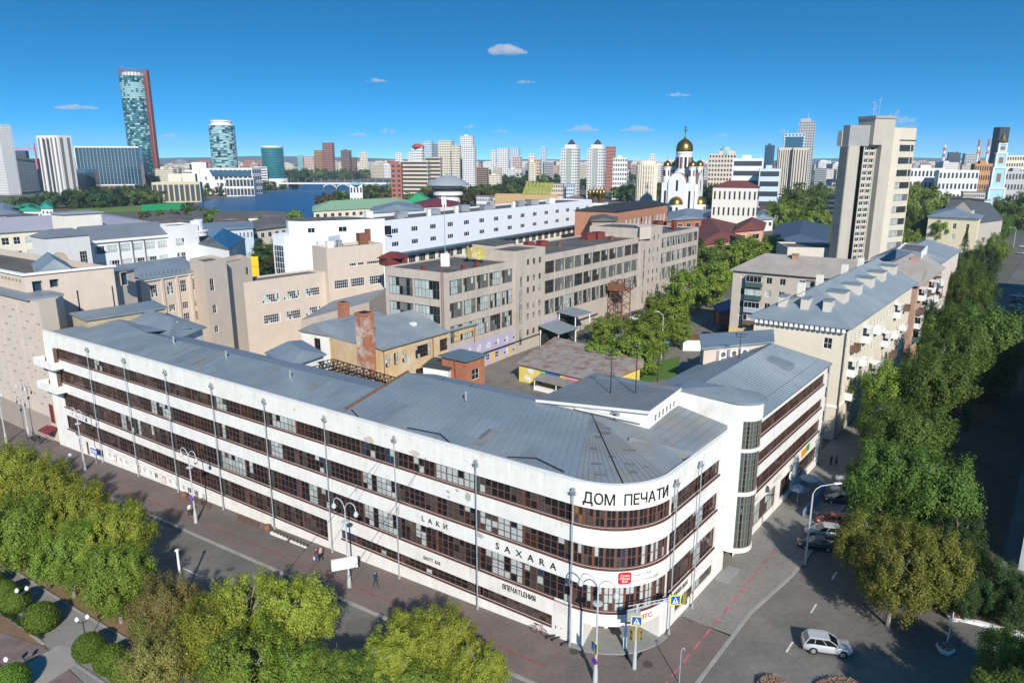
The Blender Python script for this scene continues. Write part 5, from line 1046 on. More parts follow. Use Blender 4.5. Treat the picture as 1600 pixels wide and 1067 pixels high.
# --- white office building with rounded left end
ZW = 24.0; wn_, wr_ = at(600, 345, ZW), at(925, 312, ZW); wu = (wr_ - wn_).normalized(); wv = Vector((-wu.y, wu.x)); wl_ = (wr_ - wn_).length
hsW = [(wl_ * (i + .5) / 15 - 1.7, wl_ * (i + .5) / 15 + 1.7, a, d) for i in range(15) for a, d in ((19.6, 21.4), (15.6, 17.3))]
wh = building('white_office', 'long white clad office building with paired rows of triple windows', 'building', [wn_ + wv * 17, wn_, wr_, wr_ + wv * 17], 13.6, ZW, cladw, bitum, {1: hsW}, .1, (3, 1), cladw, [(glass, 6), (curt, 1)], fw=.2, parapet=.6)
b = MB(); b.obox(wn_, wu, -.2, wl_ + .2, -1.0, 2.5, 13.0, 13.6); b.obj('canopy_band', mat('slate_blue_band', (.10, .16, .22), .6, .1), wh)
lo_ = wn_ + wv * 1.2; hs = [(2 + k * 5.2, 5.6 + k * 5.2, 9.2, 12.0, (4, 1)) for k in range(int(wl_ / 5.2) - 1)]; b = MB(); facade(b, lo_, lo_ + wu * wl_, -4, 13.0, hs, .2); b.obj('lower_wall', creamw, wh); add_windows(wh, lo_, lo_ + wu * wl_, hs, .2, 4, 1, whitef, .1, GL)
# rounded west wing
lft = at(470, 345, 24.5); rw = MB(); c_ = at(478, 352, 23.5)
wp_ = [wn_ + wv * 14, lft + Vector((3, 8)), lft + Vector((-3, 3)), lft + Vector((-4, -2)), lft + Vector((0, -6)), wn_ - wu * 1.0 - wv * .5, wn_]
b = MB(); b.prism([wn_ + wv * 16, lft + Vector((0, 12)), lft + Vector((-4, 7)), lft + Vector((-5, 2)), lft + Vector((-3, -2.5)), lft + Vector((2, -4.5)), wn_ + wu * .3 - wv * .0], -4, 24.6, mtop=1); b.obj('west_wing', [cladw, bitum], wh)
b = MB(); b.prism([lft + Vector((-2, 10)), lft + Vector((-7.5, 6)), lft + Vector((-9, 1)), lft + Vector((-7.5, -4)), lft + Vector((-3, -7.5)), lft + Vector((10, -8.5)), lft + Vector((12, 4))], -4, 20.5, mtop=1); bo = b.obj('rounded_bay', [cladw, trim_w], wh)
P0, P1 = lft + Vector((-7.5, -4)), lft + Vector((-3, -7.5)); add_windows(wh, P0, P1, [(.5, 5.2, 6, 18, (4, 7))], -.05, 4, 7, whitef, .2, [(glass2, 1), (glass, 2)])
P0, P1 = lft + Vector((2, -4.5)), wn_; add_windows(wh, P0, P1, [(1, 3.2, 21.2, 22.8), (10, 12.6, 21.2, 22.8), (24, 26.4, 19.6, 22.6, (1, 1))], -.05, 2, 1, whitef, .12, [(glass, 1)])
flat_bits(wh, [(wn_ + wu * x + wv * y, s_, h_, 23.4, m, 'roof_unit') for x, y, s_, h_, m in ((14, 6, 2.4, 1.6, steel), (20, 10, 3, 2, steel), (28, 5, 1.2, 2.2, trim_w), (36, 9, 3.4, 1.8, steel), (45, 6, 1.2, 2.4, trim_w), (55, 10, 3.5, 2.2, steel), (64, 6, 3.6, 1.8, steel), (72, 9, 2.5, 2.4, mgrey), (82, 5, 1.2, 2.2, trim_w), (92, 8, 3, 2.0, steel), (104, 9, 4, 2, mgrey), (116, 7, 3, 2.2, trim_w), (6, 12, 2.2, 2.6, trim_w))])
# --- pale school-like building at the left, with a striped emblem
sa, sb3 = at(143, 377, 16.5), at(262, 367, 16.5); su = (sb3 - sa).normalized(); sl_ = (sb3 - sa).length; sv = Vector((-su.y, su.x))
schw = mat('school_white', (.70, .70, .71), .9, .04, .3); schc = mat('school_cream', (.66, .62, .52), .9, .04, .3); slate = mat('slate_roof', (.16, .185, .21), .6, .08, .2); lil = mat('lilac_grey_roof', (.33, .325, .38), .6, .06, .2)
SG = [(glass, 3), (curt, 2)]
s_b = building('school_wing', 'white three-storey wing with slate roof and rows of wide windows', 'building', [sa + sv * 14, sa, sb3, sb3 + sv * 14], -4, 16.5, schw, None, {1: [(sl_ * (k + .5) / 6 - 1.7, sl_ * (k + .5) / 6 + 1.7, a, d) for k in range(6) for a, d in ((12.0, 14.6), (7.0, 9.6), (2, 4.6))]}, .2, (4, 2), whitef, SG, fw=.12, parapet=0); hiproof(s_b, [sa + sv * 14, sa, sb3, sb3 + sv * 14], 16.5, 20.8, slate, .6, (0, 0))
b = MB(); b.obox(sa, su, -1.5, sl_ + .5, -.7, .2, 15.8, 16.6); b.obj('cornice', trim_w, s_b)
for k in (2, 3.02, 4): b = MB(); p = sa + su * (sl_ * k / 6) - sv * .1; b.path([(*p, 15.8), (*p, -3)], .2, 6); b.obj('drainpipe', greyf, s_b)
e_ = building('school_end', 'grey-white end pavilion of the school with rounded corner tower', 'building', [sb3 + sv * 10, sb3 - sv * 1, sb3 + su * 11 - sv * 1, sb3 + su * 11 + sv * 10], -4, 19.6, schw, bitum, {1: [(2.2, 5.4, a, a + 2.8) for a in (12.2, 7.2)]}, .2, (4, 2), whitef, SG, fw=.12, parapet=.6)
b = MB(); p = sb3 + su * 12.5 + sv * 2.2; b.lathe((p.x, p.y, 0), [(3.4, -4), (3.4, 16.5), (3.8, 16.6), (3.8, 17), (2.2, 17.1), (2.2, 20.5), (0, 20.8)], 20, 0); o = b.obj('round_tower', schw, e_); b = MB(); 
for z_ in (12.5, 7.5): b.lathe((p.x, p.y, z_), [(3.46, 0), (3.46, 2.6)], 20, 0, -2.2, .2)
b.obj('curved_window', glass, e_)
tc_ = at(122, 378, 17.5); tw2 = [tc_ + sv * 10 - su * 9, tc_ - su * 9, tc_ + su * 3.5, tc_ + sv * 10 + su * 3.5]
t3 = building('school_tower', 'pale grey stair tower with arched gold stripes painted on its wall', 'building', tw2, -4, 19.5, mat('school_grey', (.60, .60, .60), .9, .04), slate, {1: [(9.0, 11.2, 4.5, 14.5, (3, 9))]}, .2, (3, 9), whitef, [(glass, 1)], parapet=0); hiproof(t3, tw2, 19.5, 21.5, slate, .4, (.6, .6))
gst = mat('gold_stripe', (.38, .25, .08), .7, .1); A_ = tw2[1]
for k in range(3):
    b = MB(); R0 = 2.6 - k * .55
    for i in range(9):
        t0, t1 = math.pi * (.85 - i * .095), math.pi * (.85 - (i + 1) * .095); f = lambda t, r: ((A_ + su * (2.9 + r * math.cos(t) * 1.0) + Vector((su.y, -su.x)) * .03), 12.0 + r * 1.1 * math.sin(t))
        P = [f(t0, R0), f(t1, R0), f(t1, R0 - .3), f(t0, R0 - .3)]; b.q(*[(p.x, p.y, z_) for p, z_ in P])
    P = [(A_ + su * (2.9 + R0) + Vector((su.y, -su.x)) * .03), 12.0]; q1 = A_ + su * (1.2 + R0 * .3) + Vector((su.y, -su.x)) * .03; q2 = A_ + su * (1.5 + R0 * .3) + Vector((su.y, -su.x)) * .03; q0 = A_ + su * (2.6 + R0) + Vector((su.y, -su.x)) * .03
    b.q((*q1, 8.2), (*q2, 8.2), (*P[0], 12.0), (*q0, 12.0)); b.obj('emblem_stripe', gst, t3)
la, lb_ = at(-40, 366, 17), at(97, 357, 17); lu = (lb_ - la).normalized(); ll = (lb_ - la).length; lv = Vector((-lu.y, lu.x))
s_c = building('school_main', 'cream and white three-storey school block with lilac-grey roof at the left edge', 'building', [la + lv * 20, la, lb_, lb_ + lv * 20], -4, 17, schc, None, {1: [(ll * q - w_, ll * q + w_, a, d, (int(w_ * 2), 2)) for q, w_ in ((.2, 1.2), (.32, 1.2), (.45, 1.1), (.62, 2.0), (.85, 2.0)) for a, d in ((12.4, 15), (7.4, 10), (2.4, 5))]}, .2, (4, 2), whitef, SG, fw=.12, parapet=0); hiproof(s_c, [la + lv * 20, la, lb_ + lu * 4, lb_ + lv * 20 + lu * 4], 17, 21.5, lil, .8, (.3, 0))
rb3 = quad(22.5, (232, 337), (60, 346), (205, 330)); hq = [at(60, 352, 19), at(132, 356, 19), at(215, 345, 19), at(150, 333, 19)]
hr = thing('hall', 'wide hall under a large lilac-grey sheet roof with a boxy skylight behind the school', 'building'); b = MB(); hq = [at(85, 350, 19), at(150, 355, 19), at(235, 346, 19), at(170, 334, 19)]; b.prism(hq, -4, 18.6); b.obj('wall', schc, hr); hiproof(hr, hq, 18.7, 21.5, lil, .8, (.6, .6)); b = MB(); p = at(122, 345, 22); b.obox(p, su, -6, 6, -4, 5, 19, 24.5); b.obox(p, su, -6.6, 6.6, -4.6, 5.6, 24.5, 24.9, 1); b.obj('skylight', [creamw, lil], hr)
nv_ = [at(310, 374, 14.5), at(357, 383, 14.5), at(382, 367, 14.5), at(318, 358, 14.5)]; nvb = thing('glass_hall', 'white hall with a navy glass roof slope behind the beige blocks', 'building'); b = MB(); b.prism(nv_, -4, 13.0); b.obj('wall', trim_w, nvb); hiproof(nvb, nv_, 13.0, 16.0, mat('navy_glass_roof', (.015, .035, .06), .2, .1, spec=.6), .3, (0, 0))
ytp = thing('yellow_hoarding', 'bright yellow banner wall beside the glass hall', 'hoarding'); b = MB(); q0, q1 = at(330, 392, 11), at(402, 390, 11); b.q((*q0, 5), (*q1, 5), (*q1, 8.5), (*q0, 8.5)); b.q((*(q0 + Vector((0, .3))), 8.5), (*(q1 + Vector((0, .3))), 8.5), (*(q1 + Vector((0, .3))), 0), (*(q0 + Vector((0, .3))), 0)); b.q((*q0, 8.5), (*q1, 8.5), (*(q1 + Vector((0, .3))), 8.5), (*(q0 + Vector((0, .3))), 8.5)); b.obj('banner', mat('banner_yellow', (.72, .48, .02), .7, .15, .4), ytp)
for t in (0, .5, 1): b = MB(); p = q0.lerp(q1, t) + Vector((0, .15)); b.tube((*p, -4), (*p, 8.4), .12, .12, 6); b.obj('post', dark, ytp)
# --- shaded row on the far side of the street
shg = mat('grey_blue_plaster', (.42, .44, .46), .9, .06, .3)
nb = building('right_building', 'grey building on the far side of the street, at the right frame edge', 'building', [rf(72, 24.6), rf(39, 24.6), rf(39, 46), rf(72, 46)], -.2, 15.5, shg, bitum, {0: [(c, c + 1.4, a, d) for c in range(2, 30, 4) for a, d in ((11, 13), (7, 9), (2.5, 4.6))], 1: [(c, c + 1.4, a, d) for c in range(3, 20, 4) for a, d in ((11, 13), (7, 9), (2.5, 4.6))]}, .2, (2, 2), whitef, GL, parapet=.6)
nb2 = building('right_rear_building', 'blue-grey building standing in shade further along the dark street', 'building', [rf(240, 23), rf(77, 23), rf(77, 42), rf(240, 42)], -.2, 15.0, mat('shade_blue_plaster', (.36, .41, .46), .9, .06, .3), bitum, {0: [(c, c + 1.4, a, d) for c in range(3, 160, 4) for a, d in ((10.6, 12.6), (6.6, 8.6), (2.5, 4.6))], 1: [(c, c + 1.4, a, d) for c in range(3, 17, 4) for a, d in ((10.6, 12.6), (6.6, 8.6), (2.5, 4.6))]}, .2, (2, 2), whitef, GL, parapet=.6)  # bluish shade of the wall is put into its plaster colour

# ================================================================ SKYLINE
white_b = mat('far_white', (.70, .69, .67), .9, .03, .05); beige_b = mat('far_beige', (.58, .50, .40), .9, .03, .05); redb = mat('far_red_brick', (.40, .17, .125), .9, .05, .05); pinkb = mat('far_pink', (.55, .40, .35), .9, .03, .05); greyb = mat('far_grey', (.42, .42, .42), .9, .03, .05); tealb = mat('far_teal', (.20, .42, .42), .6, .03, .05); creamb = mat('far_cream', (.66, .60, .48), .9, .03, .05); orangeb = mat('far_orange', (.48, .25, .11), .9, .1, .05); bluew = mat('far_blue_white', (.50, .60, .68), .8, .03, .05); brownb = mat('far_brown', (.25, .15, .11), .9, .05, .05)
wing = mat('far_window', (.045, .055, .065), .15, 0, spec=.5); roofd = mat('far_roof', (.13, .125, .12), .9, .1, .05); darkb = mat('far_dark', (.05, .06, .075), .5, .1, .05)
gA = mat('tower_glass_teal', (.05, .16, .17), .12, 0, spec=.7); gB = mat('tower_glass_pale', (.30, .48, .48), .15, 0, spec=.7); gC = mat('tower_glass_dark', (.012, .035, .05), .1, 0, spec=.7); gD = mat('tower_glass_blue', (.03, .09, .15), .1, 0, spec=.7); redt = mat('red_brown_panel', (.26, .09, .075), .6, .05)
def far(name, label, x0, x1, yt, D, m, yaw=20, ratio=.5, fl=10, cols=8, win=None, style='grid', group=None, cat='building', top=None, pent=None, wm=None, ww=.55, wh=.5):
    XL, XR = atY(x0, yt, D).x, atY(x1, yt, D).x; zt = atY((x0 + x1) / 2, yt, D).z; a = R_(abs(yaw)); W = XR - XL; wf = W / (math.cos(a) + ratio * math.sin(a)); ds = wf * ratio
    z0 = zg(XL) - .1; H_ = zt - z0; oy = D + (wf * math.sin(a) * .5 if yaw < 0 else -ds * math.cos(a) * .3)
    ox = XL * oy / D if yaw < 0 else XL * (oy + ds * math.cos(a)) / D + ds * math.sin(a)
    t = thing(name, label, cat, (ox, oy, z0), R_(yaw), group)
    b = MB(); b.box(0, wf, 0, ds, 0, H_, 0, (0, 1)); b.box(0, wf, 0, ds, H_ - .8, H_ - .7, 1, (0, 2, 3, 4, 5)); 
    if pent:
        for (f0, f1, h_) in pent: b.box(wf * f0, wf * f1, ds * .2, ds * .8, H_ - .8, H_ + h_, 0)
    b.obj('walls', [m, roofd], t)
    wb = MB(); fh = H_ / fl
    for face in (0, 1):
        Lf = wf if face == 0 else ds; n = cols if face == 0 else max(1, round(cols * ratio)); cw = Lf / n
        for j in range(fl):
            za, zb = fh * (j + .5 - wh / 2), fh * (j + .5 + wh / 2)
            if style == 'band': spans = [(cw * .15, Lf - cw * .15)]
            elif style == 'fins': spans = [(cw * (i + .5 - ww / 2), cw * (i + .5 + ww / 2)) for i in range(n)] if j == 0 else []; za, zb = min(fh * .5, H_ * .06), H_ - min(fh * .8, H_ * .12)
            else: spans = [(cw * (i + .5 - ww / 2), cw * (i + .5 + ww / 2)) for i in range(n)]
            for p, q in spans:
                if face == 0: wb.box(p, q, -.12, .02, za, zb, 0, (4,))
                elif yaw < 0: wb.box(wf - .02, wf + .12, p, q, za, zb, 0, (5,))
                else: wb.box(-.12, .02, p, q, za, zb, 0, (3,))
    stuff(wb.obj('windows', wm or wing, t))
    if top:
        tb2 = MB(); tb2.box(-.4, wf + .4, -.4, ds + .4, H_, H_ + top[0]); tb2.obj('roof_cap', top[1], t)
    return t, wf, ds, H_
def glasstower(name, label, xc, D, yt, rpx, fl, n, pick, sx=1, rz=0, z0=None):
    c = atY(xc, yt, D); r = rpx * D * .975 / FPX; z0 = zg(c.x) - .1; t = thing(name, label, 'skyscraper', (c.x * (D + r) / D, D + r, z0), rz); H_ = c.z - z0
    b = MB(); rr = random.Random(int(xc))
    for j in range(fl):
        za, zb = H_ * j / fl, H_ * (j + 1) / fl; zm = za + (zb - za) * .78
        for i in range(n):
            t0, t1 = 2 * math.pi * i / n, 2 * math.pi * (i + 1) / n; f = lambda q, z: (r * math.cos(q) * sx, r * math.sin(q), z)
            b.q(f(t0, za), f(t1, za), f(t1, zm), f(t0, zm), mi=pick(i / n, j / fl, rr)); b.q(f(t0, zm), f(t1, zm), f(t1, zb), f(t0, zb), mi=pick(i / n, -1, rr))
    return t, r, H_, b
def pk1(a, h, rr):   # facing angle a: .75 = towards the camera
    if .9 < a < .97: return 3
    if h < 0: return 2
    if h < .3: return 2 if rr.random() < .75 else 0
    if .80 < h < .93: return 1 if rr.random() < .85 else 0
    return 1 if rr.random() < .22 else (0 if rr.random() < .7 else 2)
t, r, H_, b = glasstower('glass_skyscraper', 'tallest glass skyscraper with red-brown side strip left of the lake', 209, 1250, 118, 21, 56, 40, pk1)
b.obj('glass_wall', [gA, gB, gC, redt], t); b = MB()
for i in range(28): q = 2 * math.pi * i / 28; p = Vector((r * math.cos(q), r * math.sin(q), H_)); b.tube(p, p + Vector((0, 0, 13)), .45, .35, 4)
b.lathe((0, 0, H_), [(r, 9.5), (r + .3, 9.5), (r + .3, 10.2), (r, 10.2)], 28); b.obj('crown_fins', redt, t); b = MB(); b.box(r * .93, r * 1.06, -r * .22, r * .2, 0, H_ + 11); b.obj('side_strip', redt, t); b = MB(); b.lathe((0, 0, H_), [(r * .8, 0), (r * .8, 6), (0, 6.5)], 20); b.obj('plant_floor', white_b, t)
t, r, H_, b = glasstower('round_tower', 'round pale-green glass tower with white crown beyond the theatre', 346, 1400, 196, 19.5, 30, 26, lambda a, h, rr: 2 if h < 0 and rr.random() < .4 else (1 if rr.random() < .55 else (0 if rr.random() < .5 else 2)))
b.obj('glass_wall', [gA, gB, gC], t); b = MB(); b.lathe((0, 0, H_), [(r, 0), (r, 1.5), (r * .8, 1.6), (r * .8, 7), (r * .85, 7), (r * .85, 9.5), (0, 9.6)], 26); b.obj('crown', white_b, t)
t, r, H_, b = glasstower('teal_tower', 'teal oval office tower on the lake shore', 425, 1300, 231, 17, 16, 24, lambda a, h, rr: 2 if h < 0 else (0 if rr.random() < .85 else 1))
b.obj('glass_wall', [mat('teal_glass', (.015, .15, .17), .15, 0, spec=.7), gA, gC], t); b = MB(); b.lathe((0, 0, H_), [(r * .95, 0), (r * .95, 3), (r * .4, 3.4), (0, 3.4)], 24); b.obj('crown', white_b, t); b = MB(); b.lathe((0, 0, 0), [(r * 1.25, 0), (r * 1.25, 14), (0, 14.3)], 24); b.obj('podium', white_b, t)
far('striped_annex', 'low round-fronted annex with white and dark stripes beside the teal tower', 395, 419, 261, 1280, white_b, 25, .8, 8, 4, style='band', wm=darkb)
far('white_tower', 'white residential tower cut by the left frame edge', -24, 14, 195, 1000, white_b, -25, .6, 26, 9, ww=.35); far('grey_tower', 'slim grey tower close behind the leftmost white tower', 9, 20, 222, 1060, greyb, -20, .5, 20, 3, wm=darkb)
far('unfinished_block', 'dark unfinished block with a white cap at the left', 20, 63, 248, 1150, darkb, 15, .6, 12, 8, wm=gC, pent=[(.2, .65, 12)])
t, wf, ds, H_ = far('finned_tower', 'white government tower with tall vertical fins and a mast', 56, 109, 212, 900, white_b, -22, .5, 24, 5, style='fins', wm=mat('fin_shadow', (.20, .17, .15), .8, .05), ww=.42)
b = MB(); b.tube((wf * .5, ds * .5, H_), (wf * .5, ds * .5, H_ + 10), .25, .15, 5); b.obj('mast', steel, t)
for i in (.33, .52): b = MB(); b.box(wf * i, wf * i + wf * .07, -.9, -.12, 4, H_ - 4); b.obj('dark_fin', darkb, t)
far('glass_podium', 'low dark blue glass building with curved roof beside the finned tower', 108, 155, 265, 1000, gD, 15, .6, 6, 12, style='fins', wm=gC, ww=.7)
t, wf, ds, H_ = far('glass_slab', 'wide blue glass slab hotel with white frame in front of the skyscraper', 124, 217, 231, 1150, gD, 14, .25, 14, 34, style='grid', wm=gC, ww=.78, wh=.7)
b = MB(); b.box(-.8, wf + .8, -.8, ds, H_, H_ + 2); b.box(-1.2, 0, -1.2, ds, 0, H_); b.obj('white_frame', white_b, t); b = MB()
for i in range(1, 18): b.box(wf * i / 18 - .25, wf * i / 18 + .25, -.9, -.14, 8, H_)
stuff(b.obj('mullions', mat('pale_mullion', (.35, .42, .47), .5, 0), t))
far('hotel_podium', 'low red-brown podium with flat white roof below the glass slab', 165, 216, 290, 1080, brownb, 10, .4, 2, 8, top=(1.2, white_b))
# theatre complex on the shore
far('fly_tower', 'white windowless fly tower of the lakeside theatre', 302, 326, 254, 1020, white_b, 12, .7, 1, 1, style='fins', ww=.02)
t, wf, ds, H_ = far('lakeside_theatre', 'long white lakeside theatre with a blue glass upper strip', 318, 400, 263, 1010, white_b, -6, .4, 4, 10, ww=.7); b = MB(); b.box(wf * .15, wf * .98, -1, -.3, H_ - 11, H_ - 3); b.obj('blue_strip', gD, t); b = MB(); b.hexa([(wf * .12, -1.4, 8), (wf * .3, -1.4, 8), (wf * .3, -.4, 8), (wf * .12, -.4, 8), (0, -1.4, H_), (wf * .1, -1.4, H_), (wf * .1, -.4, H_), (0, -.4, H_)]); b.obj('slanted_fin', white_b, t)
t, wf, ds, H_ = far('columned_pavilion', 'cream pavilion with dark glass between yellow piers', 242, 316, 285, 820, mat('pier_yellow', (.52, .46, .30), .8, .03), 14, .35, 1, 9, style='fins', wm=darkb, ww=.72); far('pavilion_box', 'plain cream box rising behind the columned pavilion', 266, 309, 272, 870, creamb, 14, .5, 1, 1, style='fins', ww=.02)
far('shore_glasshouse', 'low white and glass wing right of the lakeside theatre', 356, 400, 279, 960, white_b, 8, .4, 2, 8, ww=.8, wh=.75)
# residential towers along the horizon, left to right
LST = [('red_flats', 'stepped red-brown tower, the taller of the twin red blocks past the lake', 503, 521, 223, 1900, redb, -15, .6, 20, 6), ('red_flats', 'lower red-brown tower of the twin red blocks past the lake', 490, 504, 235, 1920, orangeb, -10, .6, 18, 5), ('brown_flats', 'dark brown tower standing between low pale blocks past the lake', 532, 548, 235, 1900, brownb, -15, .6, 18, 5), ('brown_flats', 'short brown annex right of the dark brown tower', 548, 557, 247, 1910, brownb, -15, .6, 12, 3),
 ('teal_flats', 'narrow pale teal block near the twin red towers', 465, 474, 243, 1850, tealb, 10, .6, 14, 3), ('pink_flats', 'pink block next to the narrow teal block', 474, 491, 244, 1870, pinkb, 10, .5, 14, 6), ('beige_crown_flats', 'beige block with a flared top beyond the bridge', 562, 575, 239, 2000, creamb, 10, .7, 14, 5), ('white_flats', 'small white block on the skyline beyond the bridge', 617, 629, 239, 2200, white_b, 10, .7, 12, 4), ('white_flats', 'thin white block at the left foot of the red roofed tower', 637, 643, 239, 2100, white_b, 10, .7, 12, 2),
 ('red_gable_block', 'plain brick-red gable wall at the end of the bridge', 610, 628, 256, 820, mat('gable_red', (.36, .13, .10), .9, .04), -8, .5, 8, 2), ('beige_terrace', 'long stepped beige block beside the red gable wall', 626, 672, 252, 850, beige_b, -12, .35, 10, 14), ('beige_terrace', 'taller beige balcony block left of the white high-rise group', 664, 690, 246, 880, beige_b, -12, .4, 11, 8),
 ('red_roof_tower', 'white tower with red hipped cap in the high-rise group', 643, 662, 230, 1200, white_b, -12, .6, 16, 6), ('blue_strip_tower', 'white tower with blue glass strip in the high-rise group', 661, 676, 221, 1250, bluew, -12, .6, 20, 5), ('grey_blue_tower', 'grey-blue tower in the middle of the high-rise group', 673, 688, 225, 1270, mat('far_slate', (.22, .28, .36), .7, .03), -12, .6, 20, 5), ('balcony_tower', 'broad white balcony tower in the high-rise group', 684, 709, 220, 1200, creamb, -14, .6, 20, 8), ('balcony_tower', 'lower cream tower right of the broad balcony tower', 705, 720, 227, 1180, creamb, -14, .6, 18, 6), ('tall_white_tower', 'tallest white tower of the high-rise group with a raised left slab', 722, 744, 229, 1150, white_b, -14, .6, 20, 7), ('tall_white_slab', 'upper slab behind the tallest white tower', 719, 741, 213, 1190, white_b, -14, .5, 24, 7), ('dark_infill_tower', 'darker infill tower between white towers', 712, 724, 233, 1210, greyb, -12, .6, 18, 4),
 ('pale_tower', 'small pale tower right of the high-rise group', 767, 776, 236, 1700, white_b, -12, .6, 14, 3), ('pale_tower', 'pale grid tower with lower front block', 777, 796, 232, 1600, white_b, -12, .6, 16, 6), ('pale_tower', 'pale tower with pink lower neighbour', 797, 813, 232, 1620, bluew, -12, .6, 16, 5), ('pink_flats', 'pink block below the pale towers', 801, 816, 245, 1500, pinkb, -12, .5, 10, 5), ('thin_tower', 'thin grey tower standing alone on the skyline', 845, 854, 230, 1800, bluew, -12, .6, 20, 3), ('orange_flats', 'salmon block in front of the thin grey tower', 826, 846, 249, 1300, mat('far_salmon', (.56, .40, .27), .9, .03), -12, .5, 8, 6), ('white_flats', 'small white block left of the thin tower', 826, 838, 241, 1700, white_b, -12, .6, 10, 4),
 ('red_brown_tower', 'red-brown tower close right of the twin white towers', 946, 963, 229, 1000, redb, -14, .6, 14, 6), ('teal_white_block', 'small block half teal glass, half white', 958, 982, 247, 800, white_b, -14, .5, 9, 6), ('lone_white_tower', 'slim white tower on the horizon left of the church dome', 1015, 1026, 242, 1600, white_b, -10, .7, 12, 3),
 ('navy_tower', 'dark blue glass tower right of the white office block', 1196, 1212, 227, 1200, gD, -14, .6, 18, 5), ('grey_tower', 'tall white-grey tower with an antenna, right of the church', 1249, 1278, 190, 1050, greyb, -22, .7, 26, 7), ('blue_frame_tower', 'white and blue framed tower in front of the tall antenna tower', 1226, 1261, 209, 980, bluew, -18, .6, 20, 6), ('beige_twin_tower', 'beige tower with vertical window strips, left half of a pair', 1217, 1243, 231, 860, beige_b, -14, .7, 18, 7), ('beige_twin_tower', 'beige tower with small windows, right half of a pair', 1240, 1267, 231, 850, beige_b, -14, .7, 18, 6),
 ('white_office_block', 'white office block with dark window bands right of the church', 1145, 1196, 248, 560, white_b, -16, .5, 6, 3), ('glass_office_block', 'lower white office with greenish glass beside the tall white office', 1187, 1222, 264, 540, bluew, -16, .6, 5, 3), ('dark_tower', 'tall dark glass tower behind the blue bell tower', 1553, 1575, 199, 900, darkb, 16, .6, 24, 6), ('white_slab_block', 'long white slab block right of the concrete tower', 1423, 1475, 263, 620, white_b, -8, .25, 4, 9), ('white_slab_block', 'white slab with blank end walls, middle of the right skyline', 1468, 1528, 266, 600, white_b, -8, .25, 4, 10), ('brick_shell', 'orange brick block under construction by the bell tower', 1524, 1553, 256, 640, orangeb, -8, .5, 5, 8), ('pale_flats', 'pale flats right of the bell tower', 1574, 1605, 243, 700, creamb, -8, .5, 8, 8), ('grey_flats', 'grey low flats below the bell tower', 1572, 1612, 268, 600, greyb, -8, .5, 4, 8), ('dark_office', 'small dark office tower on the right horizon', 1483, 1492, 238, 1800, darkb, -8, .6, 10, 3), ('dark_office', 'second small dark office tower on the right horizon', 1492, 1502, 239, 1850, darkb, -8, .6, 10, 3), ('dark_office', 'small tower half dark, half white on the right horizon', 1509, 1528, 240, 1700, greyb, -8, .6, 10, 5)]
for (nm, lb_, x0, x1, yt, D, m, yw, ra, fl, co) in LST:
    sty = 'band' if nm in ('white_office_block', 'red_flats', 'brown_flats', 'glass_office_block', 'beige_terrace') else ('fins' if nm == 'beige_twin_tower' else 'grid')
    t, wf, ds, H_ = far(nm, lb_, x0, x1, yt, D, m, yw, ra, fl, co, style=sty, pent=[(.3, .6, 2.5)] if len(lb_) % 2 else None, ww=.4 if sty == 'fins' else .55)
    if nm == 'red_roof_tower': b = MB(); b.lathe((wf / 2, ds / 2, H_), [(wf * .75, 0), (wf * .3, 5), (0, 5.5)], 4); b.obj('red_cap', mat('cap_red', (.40, .07, .05), .8, 0), t)
    if nm == 'grey_tower' and H_ > 80: b = MB(); b.tube((wf * .5, ds * .5, H_), (wf * .5, ds * .5, H_ + 14), .6, .2, 5); b.box(wf * .1, wf * .7, 0, ds * .8, H_, H_ + 4); b.obj('antenna', greyb, t)
    if nm == 'blue_frame_tower': b = MB(); b.box(wf * .1, wf * .9, -1.2, -.2, H_ - 22, H_ - 4); b.obj('blue_glass', gD, t)
for i, (x0, x1) in enumerate(((877, 908), (918, 949))):
    t, wf, ds, H_ = far('twin_tower', ['white cut-corner tower with a dark pointed cap, left of a pair', 'white cut-corner tower with a dark pointed cap, right of a pair'][i], x0, x1, 232, 820, white_b, -20, .8, 18, 7, group='twin white towers'); b = MB(); b.box(wf * .2, wf * .9, ds * .1, ds * .8, H_, H_ + 4); b.obj('attic', white_b, t); b = MB(); b.lathe((wf * .55, ds * .45, H_ + 4), [(wf * .28, 0), (wf * .12, 4), (0, 6)], 6); b.obj('cap', darkb, t)
    b = MB(); b.box(wf * .32, wf * .62, -.6, -.14, 0, H_); b.obj('balcony_strip', mat('far_balcony', (.33, .37, .33), .8, .1, 1.0), t)
t, r, H_, b = glasstower('drum_building', 'cream drum-shaped building with a grid of square windows', 1011, 650, 258, 15.5, 9, 24, lambda a, h, rr: 0 if h < 0 else 1)
b.obj('window_bands', [creamb, mat('drum_window', (.30, .27, .22), .6, .2, 2)], t); b = MB(); b.lathe((0, 0, H_), [(r, 0), (r, 1.5), (r * .8, 3.5), (0, 4.5)], 24); b.obj('dome_roof', creamb, t); b = MB()
for i in range(24): q = 2 * math.pi * (i + .5) / 24; b.tube((r * math.cos(q), r * math.sin(q), 0), (r * math.cos(q), r * math.sin(q), H_), .9, .9, 4)
b.obj('ribs', creamb, t)
t, wf, ds, H_ = far('stepped_flats', 'beige stepped flats with rounded glass top right of the church', 1108, 1153, 241, 720, beige_b, -14, .5, 11, 9); b = MB(); b.lathe((wf * .62, ds * .4, H_), [(wf * .24, 0), (wf * .22, 4), (wf * .12, 7), (0, 8)], 14); b.obj('glass_dome', gB, t); b = MB(); b.box(wf * .35, wf * .95, 0, ds * .8, H_, H_ + 3); b.obj('upper_storey', beige_b, t)
